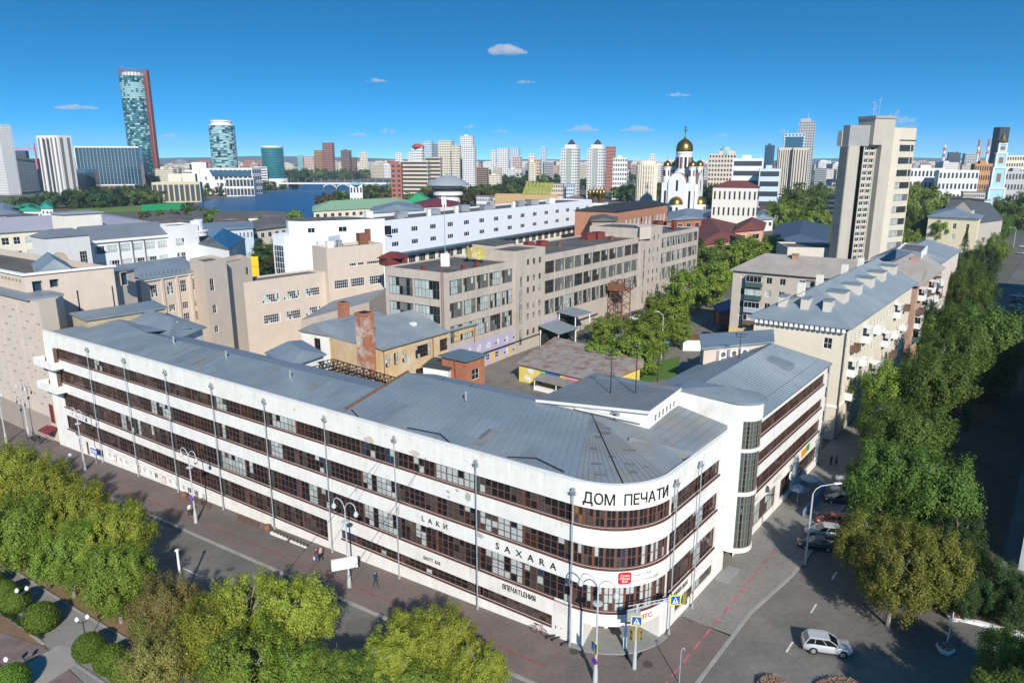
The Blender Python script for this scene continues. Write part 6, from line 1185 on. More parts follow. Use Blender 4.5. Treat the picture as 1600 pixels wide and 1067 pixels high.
# filler blocks near the horizon
CW = {'far_white': 'white', 'far_beige': 'beige', 'far_pink': 'pink', 'far_cream': 'cream', 'far_red_brick': 'brick-red', 'far_grey': 'grey', 'far_blue_white': 'blue-white'}
def zone(px): return ['behind the finned tower', 'above the lake', 'above the arched bridge', 'behind the high-rise group', 'behind the twin white towers', 'behind the church', 'left of the concrete tower', 'right of the concrete tower'][min(7, max(0, sum(px > q for q in (230, 440, 620, 760, 980, 1120, 1330))))]
rs_ = random.Random(21); pal = [white_b, beige_b, pinkb, creamb, white_b, redb, greyb, creamb]
for i in range(298):
    px = rs_.choice((rs_.uniform(225, 660), rs_.uniform(-30, 1630), rs_.uniform(700, 1150), rs_.uniform(1270, 1600))); D = rs_.choice((1300, 1600, 2000, 2400, 2900, 3400)) * rs_.uniform(.92, 1.08)
    if 300 < px < 640 and D < 1750: D *= 1.7
    hpx = rs_.uniform(7, 15) * (1.1 if rs_.random() < .85 else 1.6); h_ = rs_.uniform(20, 42); zb = -3
    yt = HZP + (CAM_H - (zb + h_)) / D * 1165; wpx = rs_.uniform(12, 36)
    m_ = rs_.choice(pal); far('far_block', f"small {CW[m_.name]} block in the hazy rows {zone(px)}", px, px + wpx, yt, D, m_, rs_.choice((-18, -8, 12)), rs_.uniform(.3, .6), max(4, int(h_ / 3.2)), max(4, int(wpx / 2.2)), pent=[(rs_.uniform(.1, .3), rs_.uniform(.4, .7), rs_.uniform(1.5, 4))], style=rs_.choice(('grid', 'grid', 'band')), group='blocks in the hazy rows near the horizon')
for i in range(60):
    px = rs_.choice((rs_.uniform(740, 1130), rs_.uniform(1060, 1300), rs_.uniform(1420, 1600))); D = rs_.uniform(520, 1000); h_ = rs_.uniform(9, 17); yt = HZP + (CAM_H - h_) / D * 1165; wpx = rs_.uniform(14, 38) * 700 / D
    if 1030 < px + wpx and px < 1115: continue
    m_ = rs_.choice([white_b, white_b, creamb, beige_b, bluew]); far('low_block', f"low {CW[m_.name]} flat-roofed block among trees {zone(px)}", px, px + wpx, yt, D, m_, rs_.choice((-22, -12, 15)), rs_.uniform(.4, .7), max(2, int(h_ / 3.5)), max(3, int(wpx / 3)), group='low blocks among the trees', top=(.9, rs_.choice([roofd, roofm, roofm])))
# --- chimneys and cranes
for i, (px, yt, D, lb_) in enumerate(((1477, 226, 2500, 'white factory chimney with red top on the right horizon, standing alone'), (1531, 218, 2600, 'striped factory chimney, left of a pair on the right horizon'), (1546, 218, 2650, 'striped factory chimney, right of a pair on the right horizon'))):
    c = atY(px, yt, D); H_ = c.z; b = MB(); n = 9
    for k in range(n): b.tube((0, 0, H_ * k / n), (0, 0, H_ * (k + 1) / n), 5.5 - 2.3 * k / n, 5.5 - 2.3 * (k + 1) / n, 10, 1 if k >= 5 and (k % 2 or i > 0 and k == 8) else 0)
    tag(b.obj('factory_chimney', [white_b, mat('chimney_red', (.50, .10, .08), .8, 0)], None, (c.x, D, 0)), lb_, 'chimney', 'factory chimneys')
def crane(px, yt, D, lb_, m, fl=1):
    c = atY(px, yt, D); H_ = c.z; b = MB(); b.box(-1, 1, -1, 1, 0, H_); b.box(-12 * fl if fl > 0 else -45, 45 if fl > 0 else 12, -.8, .8, H_, H_ + 1.6); b.path([(0, 0, H_ + 8), (30 * fl, 0, H_ + 1.6)], .3, 4); b.box(-.8, .8, -.8, .8, H_, H_ + 8); tag(b.obj('tower_crane', m, None, (c.x, D, -1)), lb_, 'crane')
crane(54, 232, 1120, 'pink tower crane beside the white finned tower', mat('crane_pink', (.55, .16, .18), .7, 0), -1); crane(1532, 237, 1500, 'orange tower crane near the striped chimneys', mat('crane_orange', (.60, .28, .10), .7, 0), 1)
# --- lake bridge
br = thing('arched_bridge', 'long white bridge with shallow arches over the lake', 'bridge'); P0, P1 = atY(455, 285, 1180), atY(612, 284, 1180); b = MB(); b.box(P0.x - 40, P1.x + 30, 1175, 1187, 4.6, 6.6); b.obj('deck', white_b, br)
n = 5
for k in range(n):
    x0 = atY(505, 285, 1180).x + k * 21.5; b = MB(); pr0 = None
    for i in range(13): q = math.pi * i / 12; pt = (x0 + 10.7 - 10.4 * math.cos(q), -3.2 + 7.6 * math.sin(q)); 
    pts = [(x0 + 10.7 - 10.4 * math.cos(math.pi * i / 12), -3.6 + 7.4 * math.sin(math.pi * i / 12)) for i in range(13)]
    for (xa, za), (xb, zb) in zip(pts[:-1], pts[1:]): b.hexa([(xa, 1176, za), (xb, 1176, zb), (xb, 1186, zb), (xa, 1186, za), (xa, 1176, za + 1.1), (xb, 1176, zb + 1.1), (xb, 1186, zb + 1.1), (xa, 1186, za + 1.1)])
    for i in (2, 3, 9, 10): b.box(pts[i][0] - .3, pts[i][0] + .3, 1177, 1185, pts[i][1] + .8, 4.6)
    b.obj('arch', white_b, br)
b = MB()
for k in range(14): x = P0.x + k * (P1.x - P0.x) / 13; b.tube((x, 1176, 6.6), (x, 1176, 14), .25, .2, 4)
stuff(b.obj('lamp_posts', greyb, br))
# --- circus dome, pavilions, green roofs
c = atY(697, 285, 720); ci = thing('circus', 'round circus hall under a wide grey shell dome', 'building', (c.x, 740, 0)); b = MB(); b.lathe((0, 0, 0), [(12, 0), (12, 7), (15, 8), (15, 11), (13.5, 11.4), (16, 15), (17.5, 16)], 32, 0); b.obj('drum', white_b, ci); b = MB(); b.lathe((0, 0, 0), [(21.5, 17.4), (21.5, 18.6), (17, 21.5), (11, 24.6), (5, 26.4), (2, 26.8), (2, 28), (0, 28.2)], 40); b.obj('dome', mat('grey_shell', (.30, .32, .35), .5, .04), ci); b = MB(); b.lathe((0, 0, 0), [(13.8, 11.6), (15.9, 14.6)], 32); b.obj('window_ring', darkb, ci)
b = MB()
for i in range(24): q = 2 * math.pi * i / 24; b.tube((20.5 * math.cos(q), 20.5 * math.sin(q), 16.5), (2 * math.cos(q), 2 * math.sin(q), 27.2), .25, .2, 4)
stuff(b.obj('dome_ribs', greyb, ci))
t, wf, ds, H_ = far('lake_pavilion', 'small white pavilion with pale blue roof at the lake edge', 545, 567, 289, 620, white_b, 18, .6, 3, 4); b = MB(); b.lathe((wf / 2, ds / 2, H_), [(wf * .7, 0), (wf * .2, 2), (0, 2.4)], 4); b.obj('roof', mat('pale_blue_roof', (.25, .45, .55), .7, 0), t)
def hall(nm, lb_, pts, zt, rise, wm_, rm_, hip=(.6, .6), wn=0):
    P = [at(*p, zt) for p in pts]; t = thing(nm, lb_, 'building'); b = MB(); b.prism(P, -4, zt - .2); b.obj('wall', wm_, t); hiproof(t, P, zt, zt + rise, rm_, .8, hip)
    if wn:
        e = (P[1] - P[0]); L_ = e.length; w_ = L_ / wn * .5; add_windows(t, P[0], P[1], [(L_ * (k + .25) / wn, L_ * (k + .25) / wn + w_, zt - 4.2, zt - 1.8) for k in range(wn)], -.04, 2, 1, whitef, .1, [(glass, 1)])
    return t
hall('green_roof_hall', 'long hall with a light green sheet roof by the lake', [(490, 330), (640, 322), (640, 314), (490, 322)], 11, 4.5, creamb, mat('light_green_roof', (.27, .42, .25), .6, .06), (.4, .4), 14)
hall('emerald_pavilion', 'small pavilion with an emerald tent roof', [(632, 318), (676, 317), (672, 311), (636, 312)], 9, 7, creamb, mat('emerald_roof', (.03, .30, .12), .6, .06), (1, 1)); hall('crimson_pavilion', 'low pavilion with crimson roof beside the emerald one', [(640, 325), (720, 321), (715, 315), (645, 317)], 9, 4, creamb, mat('crimson_roof', (.15, .03, .04), .6, .06)); hall('grey_roof_house', 'grey roofed white house in front of the green roof', [(575, 333), (662, 328), (655, 320), (585, 323)], 12, 3.5, white_b, roofm, (.5, .5), 8)
t, wf, ds, H_ = far('ochre_block', 'ochre gold block with slanted lattice skylights', 773, 872, 304, 430, mat('ochre_gold', (.44, .30, .15), .8, .04), -4, .25, 1, 1, style='fins', ww=.02); lt = thing('lattice_skylight', 'yellow-green lattice of slanted skylights on the ochre block', 'skylight', (t.location.x + wf * .5, t.location.y + 2, t.location.z + H_)); 
for k in range(8): b = MB(); b.hexa([(k * 2.1 - 2, 0, 0), (k * 2.1 - .2, 0, 0), (k * 2.1 + 2.2, 6, 6.2), (k * 2.1 + .4, 6, 6.2), (k * 2.1 - 2, 0, .25), (k * 2.1 - .2, 0, .25), (k * 2.1 + 2.2, 6, 6.45), (k * 2.1 + .4, 6, 6.45)]); b.obj('slanted_panel', mat('lime_frame', (.24, .25, .05), .6, .2, .5), lt)
# --- green field and fence, small left houses
poly('field', [at(90, 336, -3.7), at(225, 330, -3.7), at(218, 321, -3.7), at(120, 326, -3.7)], .15, mat('field_green', (.13, .20, .035), .95, .15, .05)); b = MB(); q0, q1 = at(222, 331, -3.7), at(292, 327, -3.7); b.q((*q0, -3.7), (*q1, -3.7), (*q1, 2.6), (*q0, 2.6)); b.q((*(q0 + Vector((0, .5))), 2.6), (*(q1 + Vector((0, .5))), 2.6), (*(q1 + Vector((0, .5))), -3.7), (*(q0 + Vector((0, .5))), -3.7)); b.q((*q0, 2.6), (*q1, 2.6), (*(q1 + Vector((0, .5))), 2.6), (*(q0 + Vector((0, .5))), 2.6)); tag(b.obj('green_screen', mat('screen_green', (.02, .28, .10), .8, .05)), 'bright green netting screen at the end of the field', 'screen')
hall('green_roof_house', 'white house with teal-green roof at the left beyond the school', [(22, 330), (66, 330), (64, 322), (26, 322)], 3, 3, white_b, mat('teal_green_roof', (.02, .27, .17), .6, .05), (.3, .3), 8); hall('green_roof_villa', 'taller white villa with green hipped roof next to the long green-roofed house', [(64, 326), (82, 326), (81, 319), (66, 319)], 6, 3.5, white_b, MATS['teal_green_roof'], (.8, .8), 3); hall('grey_roof_row', 'low white row house with grey roof at the left edge', [(-20, 338), (30, 334), (28, 323), (-15, 325)], 3, 4, white_b, roofm, (.4, .4), 6); hall('dark_roof_shed', 'dark flat shed behind the school roofs', [(10, 343), (60, 341), (58, 335), (14, 336)], 6, 1.2, greyb, bitum, (.2, .2), 4)
hall('brick_mill', 'brick building with tall windows near the lake shore', [(335, 345), (385, 343), (382, 330), (340, 332)], 7, 1, brick, bitum, (.1, .1), 9); hall('white_stair_box', 'white stair box beside the brick mill', [(301, 341), (316, 341), (315, 330), (302, 330)], 9, .6, white_b, bitum, (.2, .2), 2); hall('cream_shed', 'cream shed with small windows on the lake shore', [(384, 340), (446, 338), (444, 331), (386, 331)], 6, 1, creamb, roofd, (.2, .2), 8); hall('glazed_hall', 'long pale glazed hall behind the navy glass roof', [(310, 362), (395, 356), (392, 346), (312, 350)], 11, .8, bluew, roofm, (.2, .2), 14); hall('grey_shed', 'grey roofed shed right of the glazed hall', [(392, 360), (458, 352), (452, 341), (392, 346)], 9, 2, creamb, roofd, (.2, .2), 6); hall('rooftop_row', 'grey low roofs behind the school hall', [(225, 352), (300, 345), (298, 337), (228, 341)], 9, 2, creamb, bitum, (.2, .2), 5)
# --- brick theatre block, pink courtyard buildings
bk_ = [at(962, 345, 20), at(1045, 334, 20), at(1035, 325, 20), at(955, 333, 20)]; n_, b_ = at(962, 331, 22), at(1043, 319, 22); u = (b_ - n_).normalized(); ln = (b_ - n_).length; v = Vector((-u.y, u.x))
bt = building('brick_hall', 'orange brick hall with a row of tall white windows and dark roof', 'building', [n_ + v * 18, n_, b_, b_ + v * 18], -1, 22, mat('orange_brick', (.42, .20, .12), .9, .08, .4, fine=.08), None, {1: [(ln * (.16 + .075 * k), ln * (.16 + .075 * k) + ln * .045, 13.2, 18.2, (1, 2)) for k in range(11)]}, .3, (1, 2), whitef, [(curt, 3), (glass, 1)], fw=.25, parapet=0); hiproof(bt, [n_ + v * 18, n_, b_, b_ + v * 18], 22, 24, mat('charcoal_roof', (.035, .038, .042), .7, .1), .5, (.1, .1))
hall('tan_hall', 'tan building between the white office and the brick hall', [(925, 345), (962, 345), (965, 326), (928, 322)], 20, 1, mat('tan_plaster', (.38, .27, .19), .9, .06), bitum, (.1, .1)); hall('brick_annex', 'red brick annex right of the brick hall', [(1042, 345), (1096, 341), (1096, 328), (1048, 331)], 15, 1.5, brick, roofm, (.3, .3), 4); hall('ochre_annex', 'low ochre building with grey-blue roof beside the red roofs', [(1096, 345), (1128, 338), (1118, 330), (1092, 334)], 8, 2.5, mat('ochre_far', (.60, .42, .18), .9, .05), roofm, (.3, .3), 3)
redr = mat('dark_red_roof', (.155, .05, .04), .7, .08); salm = mat('salmon_plaster', (.60, .33, .24), .9, .05)
hall('red_roof_row', 'long salmon building with dark red roof behind the factory', [(1085, 385), (1160, 372), (1150, 350), (1065, 352)], 9, 4, salm, redr, (.3, .3), 5); hall('red_roof_wing', 'salmon house with red hipped roof, right of the long red roof', [(1148, 362), (1192, 358), (1195, 348), (1155, 349)], 11, 3.5, salm, redr, (.9, .9), 2)
t, wf, ds, H_ = far('mansion', 'white mansion with tall pilaster windows and dark red roof', 1114, 1192, 293, 420, mat('mansion_cream', (.70, .66, .58), .9, .04), -22, .6, 3, 9, ww=.35); b = MB(); b.hexa([(-.6, -.6, H_), (wf + .6, -.6, H_), (wf + .6, ds + .6, H_), (-.6, ds + .6, H_), (wf * .3, ds * .4, H_ + 3.5), (wf * .7, ds * .4, H_ + 3.5), (wf * .7, ds * .6, H_ + 3.5), (wf * .3, ds * .6, H_ + 3.5)]); b.obj('roof', redr, t)
hall('blue_roof_house', 'small white house with blue-grey roof left of the tower trees', [(1172, 345), (1208, 342), (1210, 332), (1175, 335)], 7, 3, white_b, roofm, (.3, .3), 4); hall('maroon_roof', 'low building with flat maroon roof behind the tower trees', [(1188, 330), (1225, 328), (1222, 321), (1190, 322)], 9, .8, white_b, redr, (.1, .1)); hall('blue_hall', 'dark blue roofed hall in the shade of the tower', [(1203, 378), (1290, 378), (1296, 350), (1215, 352)], 7, 3, mat('blue_plaster', (.20, .28, .36), .9, .05), mat('slate_blue_roof', (.06, .09, .13), .6, .05), (.3, .3))
# --- cathedral
cc = atY(1073, 300, 560); ca = thing('cathedral', 'white cathedral with golden domes on the skyline', 'church', (cc.x, 575, 0), R_(-30)); cw_ = mat('church_white', (.76, .75, .73), .8, .02); goldm = mat('gold_leaf', (.27, .18, .045), .36, .05, 1, metal=.9); brn = mat('brown_arch_roof', (.20, .12, .09), .7, .05); S_ = 12.5
b = MB(); b.box(-S_, S_, -S_, S_, 0, 25); b.box(-S_ * .55, S_ * .55, -S_ - 1.5, S_ + 1.5, 0, 24); b.box(-S_ - 1.5, S_ + 1.5, -S_ * .55, S_ * .55, 0, 24); b.obj('nave', cw_, ca)
for k in range(4):
    q = k * math.pi / 2; b = MB(); n = 14
    pts = [(-7 * math.cos(math.pi * i / n), 24 + 8.5 * math.sin(math.pi * i / n)) for i in range(n + 1)]
    for (xa, za), (xb, zb) in zip(pts[:-1], pts[1:]): b.q((xa, -S_ - 1.5, za), (xb, -S_ - 1.5, zb), (xb, 0, zb), (xa, 0, za), mi=1)
    b.q(*[(x, -S_ - 1.5, z) for x, z in reversed(pts)]); o = b.obj('arched_gable', [cw_, brn], ca); o.rotation_euler = (0, 0, q)
    b = MB(); b.lathe((0, -S_ - 1.5, 9), [(5.4, 0), (5.2, 2.0), (4.2, 4.0), (2.4, 5.4), (0, 6)], 20, 0, math.pi, 2 * math.pi); o = b.obj('half_dome', goldm, ca, None, 0, True); o.rotation_euler = (0, 0, q)
    b = MB(); b.lathe((0, -S_ - 1.5, 0), [(5, 0), (5, 9)], 16, 0, math.pi, 2 * math.pi); o = b.obj('apse', cw_, ca); o.rotation_euler = (0, 0, q)
    for x in (-2.2, 2.2, -9.5, 9.5, 0):
        b = MB(); z0_, z1_ = (3, 19) if abs(x) > 5 else ((2, 7) if x else (19, 27)); yy = -S_ - .08 if abs(x) > 5 else (-S_ - 6.4 if x else -S_ - 1.6); b.box(x - .8, x + .8, yy, yy + .5, z0_, z1_); o = b.obj('window', glass, ca); o.rotation_euler = (0, 0, q)
for x in (-1, 1):
    for y in (-1, 1):
        b = MB(); b.lathe((x * 9.8, y * 9.8, 25), [(3, 0), (3, 4), (2.6, 4.4), (2.6, 11), (3, 11.4), (3, 12)], 12); o = b.obj('turret', cw_, ca); b = MB(); b.lathe((x * 9.8, y * 9.8, 37), [(3.0, 0), (3.1, 1.2), (2.5, 2.8), (1.2, 4), (.2, 4.8), (.12, 5.6), (.1, 7.8), (0, 7.8)], 14); b.obj('small_dome', goldm, o, None, 0, True)
        b = MB()
        for i in range(6): q = i * math.pi / 3 + .3; b.tube((x * 9.8 + 2.66 * math.cos(q), y * 9.8 + 2.66 * math.sin(q), 30.2), (x * 9.8 + 2.66 * math.cos(q), y * 9.8 + 2.66 * math.sin(q), 34.5), .5, .5, 6)
        b.obj('turret_windows', glass, o)
b = MB(); b.lathe((0, 0, 25), [(7, 0), (7, 8), (5.9, 8.6), (5.9, 21), (6.3, 21.6), (6.3, 23)], 24); b.obj('drum', cw_, ca); b = MB(); b.lathe((0, 0, 48), [(6.2, 0), (6.5, 1.8), (6.2, 4.2), (5, 6.8), (2.9, 8.6), (.9, 9.8), (.4, 12)], 28); o = b.obj('main_dome', goldm, ca, None, 0, True); b = MB(); b.box(-.25, .25, -.25, .25, 59, 67); b.box(-1.7, 1.7, -.2, .2, 63.4, 64); b.box(-1, 1, -.2, .2, 65.3, 65.8); b.obj('cross', goldm, o)
for i in range(12): q = i * math.pi / 6; b = MB(); p0 = (5.95 * math.cos(q), 5.95 * math.sin(q)); b.tube((*p0, 36), (*p0, 44), .9, .9, 8); b.obj('drum_window', [glass, brn][i % 2], ca)
# small chapel
cp_ = atY(955, 300, 470); chp = thing('chapel', 'small white chapel with clustered gold domes and brown roof', 'church', (cp_.x - 8, 480, 0), R_(-25)); b = MB(); b.box(-6, 6, -6, 6, 0, 15); b.box(-22, -6, -5, 5, 0, 9); b.box(-20, -9, -4, 4, 9, 17); b.obj('nave', cw_, chp); b = MB()
for q in range(4): b.lathe((0, 0, 15), [(6.2, 0), (5, 2.5), (2.5, 4)], 4)
b.hexa([(-22.5, -5.5, 9), (-8.5, -5.5, 9), (-8.5, 5.5, 9), (-22.5, 5.5, 9), (-21, -1, 11.5), (-9, -1, 11.5), (-9, 1, 11.5), (-21, 1, 11.5)]); b.hexa([(-20.5, -4.5, 17), (-8.5, -4.5, 17), (-8.5, 4.5, 17), (-20.5, 4.5, 17), (-17, -1, 19), (-12, -1, 19), (-12, 1, 19), (-17, 1, 19)]); b.obj('roof', brn, chp)
for x, y in ((0, 0), (-3.5, -3.5), (3.5, -3.5), (-3.5, 3.5), (3.5, 3.5)): b = MB(); b.lathe((x, y, 15), [(1.3, 0), (1.3, 5), (1.6, 6), (1.2, 7.6), (.3, 8.6), (.1, 10.5), (0, 10.5)], 12); b.obj('gold_dome', goldm, chp, None, 0, True)
# --- blue bell tower
bp_ = atY(1565, 280, 520); bt_ = thing('bell_tower', 'light blue and white baroque bell tower at the right', 'bell tower', (bp_.x, 525, 0), R_(-20)); lb2 = mat('sky_blue_plaster', (.35, .60, .68), .8, .03)
for (z0_, z1_, h_, nm) in ((0, 22, 4.6, 'lower_tier'), (23, 36, 3.8, 'middle_tier'), (37, 46, 3.0, 'upper_tier'), (47, 52.5, 2.2, 'top_tier')):
    b = MB(); b.box(-h_, h_, -h_, h_, z0_, z1_); o = b.obj(nm, lb2, bt_); b = MB(); b.box(-h_ - .5, h_ + .5, -h_ - .5, h_ + .5, z1_, z1_ + 1); b.obj('cornice', white_b, o)
    for x in (-1, 1): b = MB(); b.box(x * h_ - .5, x * h_ + .5, -h_ - .3, -h_ + .6, z0_, z1_); b.obj('corner_pilaster', white_b, o)
    b = MB(); b.box(-1.3, 1.3, -h_ - .1, -h_ + .5, z0_ + (z1_ - z0_) * .3, z0_ + (z1_ - z0_) * .75); b.obj('arch_opening', brownb, o)
b = MB(); b.lathe((0, 0, 53.5), [(3.3, 0), (3.5, .8), (2.0, 2), (1.5, 3), (1.0, 5), (.3, 6), (.1, 9), (0, 9)], 12); b.obj('dome', mat('dark_gold', (.16, .12, .04), .5, .1, metal=.4), bt_)
# --- white block, yellow house, gabled church hall at the right
hall('white_annex_block', 'white three-storey block left of the bell tower base', [(1476, 330), (1537, 322), (1556, 292), (1490, 290)], 13, .8, mat('cool_white', (.66, .68, .70), .9, .03), bitum, (.1, .1), 5)
yh = [at(1451, 338.5, 15.7), at(1529, 342, 15.7), at(1541, 332, 15.7), at(1466, 329, 15.7)]; ye = (yh[1] - yh[0]).length; yy_ = building('yellow_house', 'pale yellow two-storey house with hipped grey roof at the end of the street', 'building', yh, -.5, 15.6, mat('pale_yellow', (.70, .62, .42), .9, .04), None, {0: [(ye * q, ye * q + 1.3, a, a + 2.4) for q in (.52, .78, .25) for a in (10.6, 5.6)]}, .2, (2, 2), whitef, GL, parapet=0); hiproof(yy_, yh, 15.8, 19.5, roofm, .9, (.8, .8)); b = MB()
for k in range(20): b.obox(yh[0], (yh[1] - yh[0]).normalized(), ye * k / 20 + .1, ye * k / 20 + .5, -.5, 0, 15.0, 15.6)
stuff(b.obj('eave_brackets', trim_w, yy_))
g0 = at(1507, 327, 19); gv = thing('gabled_hall', 'grey-beige gabled hall with round-topped window behind the yellow house', 'building', (g0.x, g0.y, 0), R_(38)); b = MB(); b.box(0, 30, -7, 7, 0, 13); b.q((-.02, -7, 13), (-.02, 7, 13), (-.02, 0, 21)); b.box(-2, 1.5, -4, 4, 0, 19); b.q((-2.02, -4, 19), (-2.02, 4, 19), (-2.02, 0, 23)); b.obj('wall', mat('grey_beige', (.45, .40, .34), .9, .05), gv); b = MB(); b.q((0, -7.4, 12.8), (30.5, -7.4, 12.8), (30.5, 0, 21), (0, 0, 21)); b.q((30.5, 7.4, 12.8), (0, 7.4, 12.8), (0, 0, 21), (30.5, 0, 21)); b.q((-2.2, -4.2, 18.8), (1.6, -4.2, 18.8), (1.6, 0, 23.2), (-2.2, 0, 23.2)); b.q((1.6, 4.2, 18.8), (-2.2, 4.2, 18.8), (-2.2, 0, 23.2), (1.6, 0, 23.2)); b.obj('roof', mat('charcoal_sheet', (.08, .09, .10), .6, .08), gv); b = MB(); b.box(-2.12, -2.0, -1.2, 1.2, 13, 17.5); b.obj('gable_window', whitef, gv)

# ================================================================ TREES
import numpy as np
lime = leafmat('lime_leaves', (.25, .30, .03), (.38, .40, .06)); green = leafmat('green_leaves', (.085, .155, .024), (.155, .23, .035)); olive = leafmat('olive_leaves', (.165, .195, .026), (.29, .285, .05)); darkl = leafmat('dark_leaves', (.035, .075, .018), (.065, .115, .026)); autumn = leafmat('autumn_leaves', (.085, .085, .022), (.15, .10, .03)); dry = leafmat('dry_leaves', (.21, .21, .04), (.35, .28, .11)); mid = leafmat('mid_leaves', (.165, .255, .028), (.26, .335, .05))
bark = mat('bark', (.12, .095, .07), .95, .2, 2); barkg = mat('grey_bark', (.26, .24, .20), .95, .2, 2)
def crown_mesh(seed, nclump, nleaf, leaf, cr, sq=1.0, droop=0.0, flat=.8):
    """unit crown (radius 1, centre 0): leaves in clumps spread through the volume, uneven outline"""
    r = np.random.default_rng(seed); d = r.normal(size=(nclump, 3)); d /= np.linalg.norm(d, axis=1)[:, None]
    lob = r.normal(size=(7, 3)); lob /= np.linalg.norm(lob, axis=1)[:, None]
    k = (.36 + .6 * r.random(nclump) ** .6) * (1 + .5 * (np.max(d @ lob.T, axis=1) - .6)) * (.9 + .25 * r.random(nclump)); c = d * k[:, None]; c[:, 2] *= sq
    P = np.repeat(c, nleaf, axis=0); n = len(P); g = r.normal(size=(n, 3)); g /= np.linalg.norm(g, axis=1)[:, None]
    rad = cr * (.35 + .65 * r.random(n)) * np.repeat(.7 + .6 * r.random(nclump), nleaf); off = g * rad[:, None]; off[:, 2] *= flat; off[:, 2] -= droop * r.random(n) ** 2
    P = P + off; nr = .7 * g + .8 * P / (np.linalg.norm(P, axis=1)[:, None] + 1e-6) + r.normal(size=(n, 3)) * .4; nr[:, 2] += .4; nr /= np.linalg.norm(nr, axis=1)[:, None]
    a = np.cross(nr, r.normal(size=(n, 3))); a /= np.linalg.norm(a, axis=1)[:, None]; b_ = np.cross(nr, a); s = leaf * (.6 + .8 * r.random(n))[:, None]
    V = np.stack([P - a * s, P - b_ * s * .55, P + a * s, P + b_ * s * .55], axis=1).reshape(-1, 3); me = bpy.data.meshes.new('crown'); me.vertices.add(4 * n); me.vertices.foreach_set('co', V.ravel()); me.loops.add(4 * n); me.loops.foreach_set('vertex_index', np.arange(4 * n)); me.polygons.add(n); me.polygons.foreach_set('loop_start', np.arange(0, 4 * n, 4)); me.polygons.foreach_set('loop_total', np.full(n, 4)); me.update(); me.validate(); return me
def trunk_mesh(seed, rel=1.25, m=None, n=9):
    """unit trunk: base at z=-rel, limbs reaching into the crown of radius 1"""
    r = random.Random(seed); b = MB(); top = Vector((r.uniform(-.08, .08), r.uniform(-.08, .08), -.45)); b.tube((0, 0, -rel), top, .055, .042, 7)
    for i in range(n):
        a = 2 * math.pi * i / n + r.uniform(-.3, .3); e = Vector((math.cos(a) * r.uniform(.25, .58), math.sin(a) * r.uniform(.25, .58), r.uniform(-.1, .45))); m_ = top.lerp(e, .5) + Vector((0, 0, .08)); b.tube(top, m_, .03, .02, 5); b.tube(m_, e, .02, .008, 5)
        for k in range(3): f = e + Vector((r.uniform(-.2, .2), r.uniform(-.2, .2), r.uniform(-.1, .15))); b.tube(m_.lerp(e, .6), f, .008, .003, 4)
    return b.mesh('trunk', m or bark)
CR = {'near': [crown_mesh(i, 160, 250, .026, .19, .9, .36) for i in range(4)], 'mid': [crown_mesh(20 + i, 90, 120, .045, .22, .95, .12) for i in range(4)], 'far': [crown_mesh(40 + i, 34, 34, .13, .33, .9) for i in range(4)]}
TR = [trunk_mesh(1, 1.25)] + [trunk_mesh(9 + i, 1.25, barkg) for i in range(3)]
CM = {}
def crown_of(det, i, m):
    k = (det, i, m.name)
    if k not in CM: me = CR[det][i].copy(); me.materials.clear(); me.materials.append(m); CM[k] = me
    return CM[k]
rt_ = random.Random(77)
def tree(px, py, rpx, zc, m, label, det='near', group=None, sq=1.0, name='tree', plan=None, rad=None):
    if plan is None:
        z = zc
        for i in range(3): p = at(px, py, z); z = zc + zg(p.x)
        dep = p.y * math.cos(PITCH) - (z - CAM_H) * math.sin(PITCH); R0 = rpx * dep / FPX
    else: p = plan; z = zc + zg(p.x); R0 = rad
    rel = (zc + .12) / R0; t = thing(name, label, 'tree', (p.x, p.y, z), 0, group)
    tr_ = link('trunk', rt_.choice(TR), t); sz = R0 * rel / 1.25 if rel < 1.25 else R0
    tr_.scale = (R0, R0, R0) if rel <= 1.25 else (R0, R0, R0 * rel / 1.25)
    if rel < 1.25: tr_.scale = (R0, R0, R0 * rel / 1.25)
    c = link('crown', crown_of(det, rt_.randrange(4), m), t); c.scale = (R0 * rt_.uniform(.93, 1.07), R0 * rt_.uniform(.93, 1.07), R0 * sq); c.rotation_euler = (0, 0, rt_.uniform(0, 6.28)); return t
AV = 'trees between the avenue and the park'
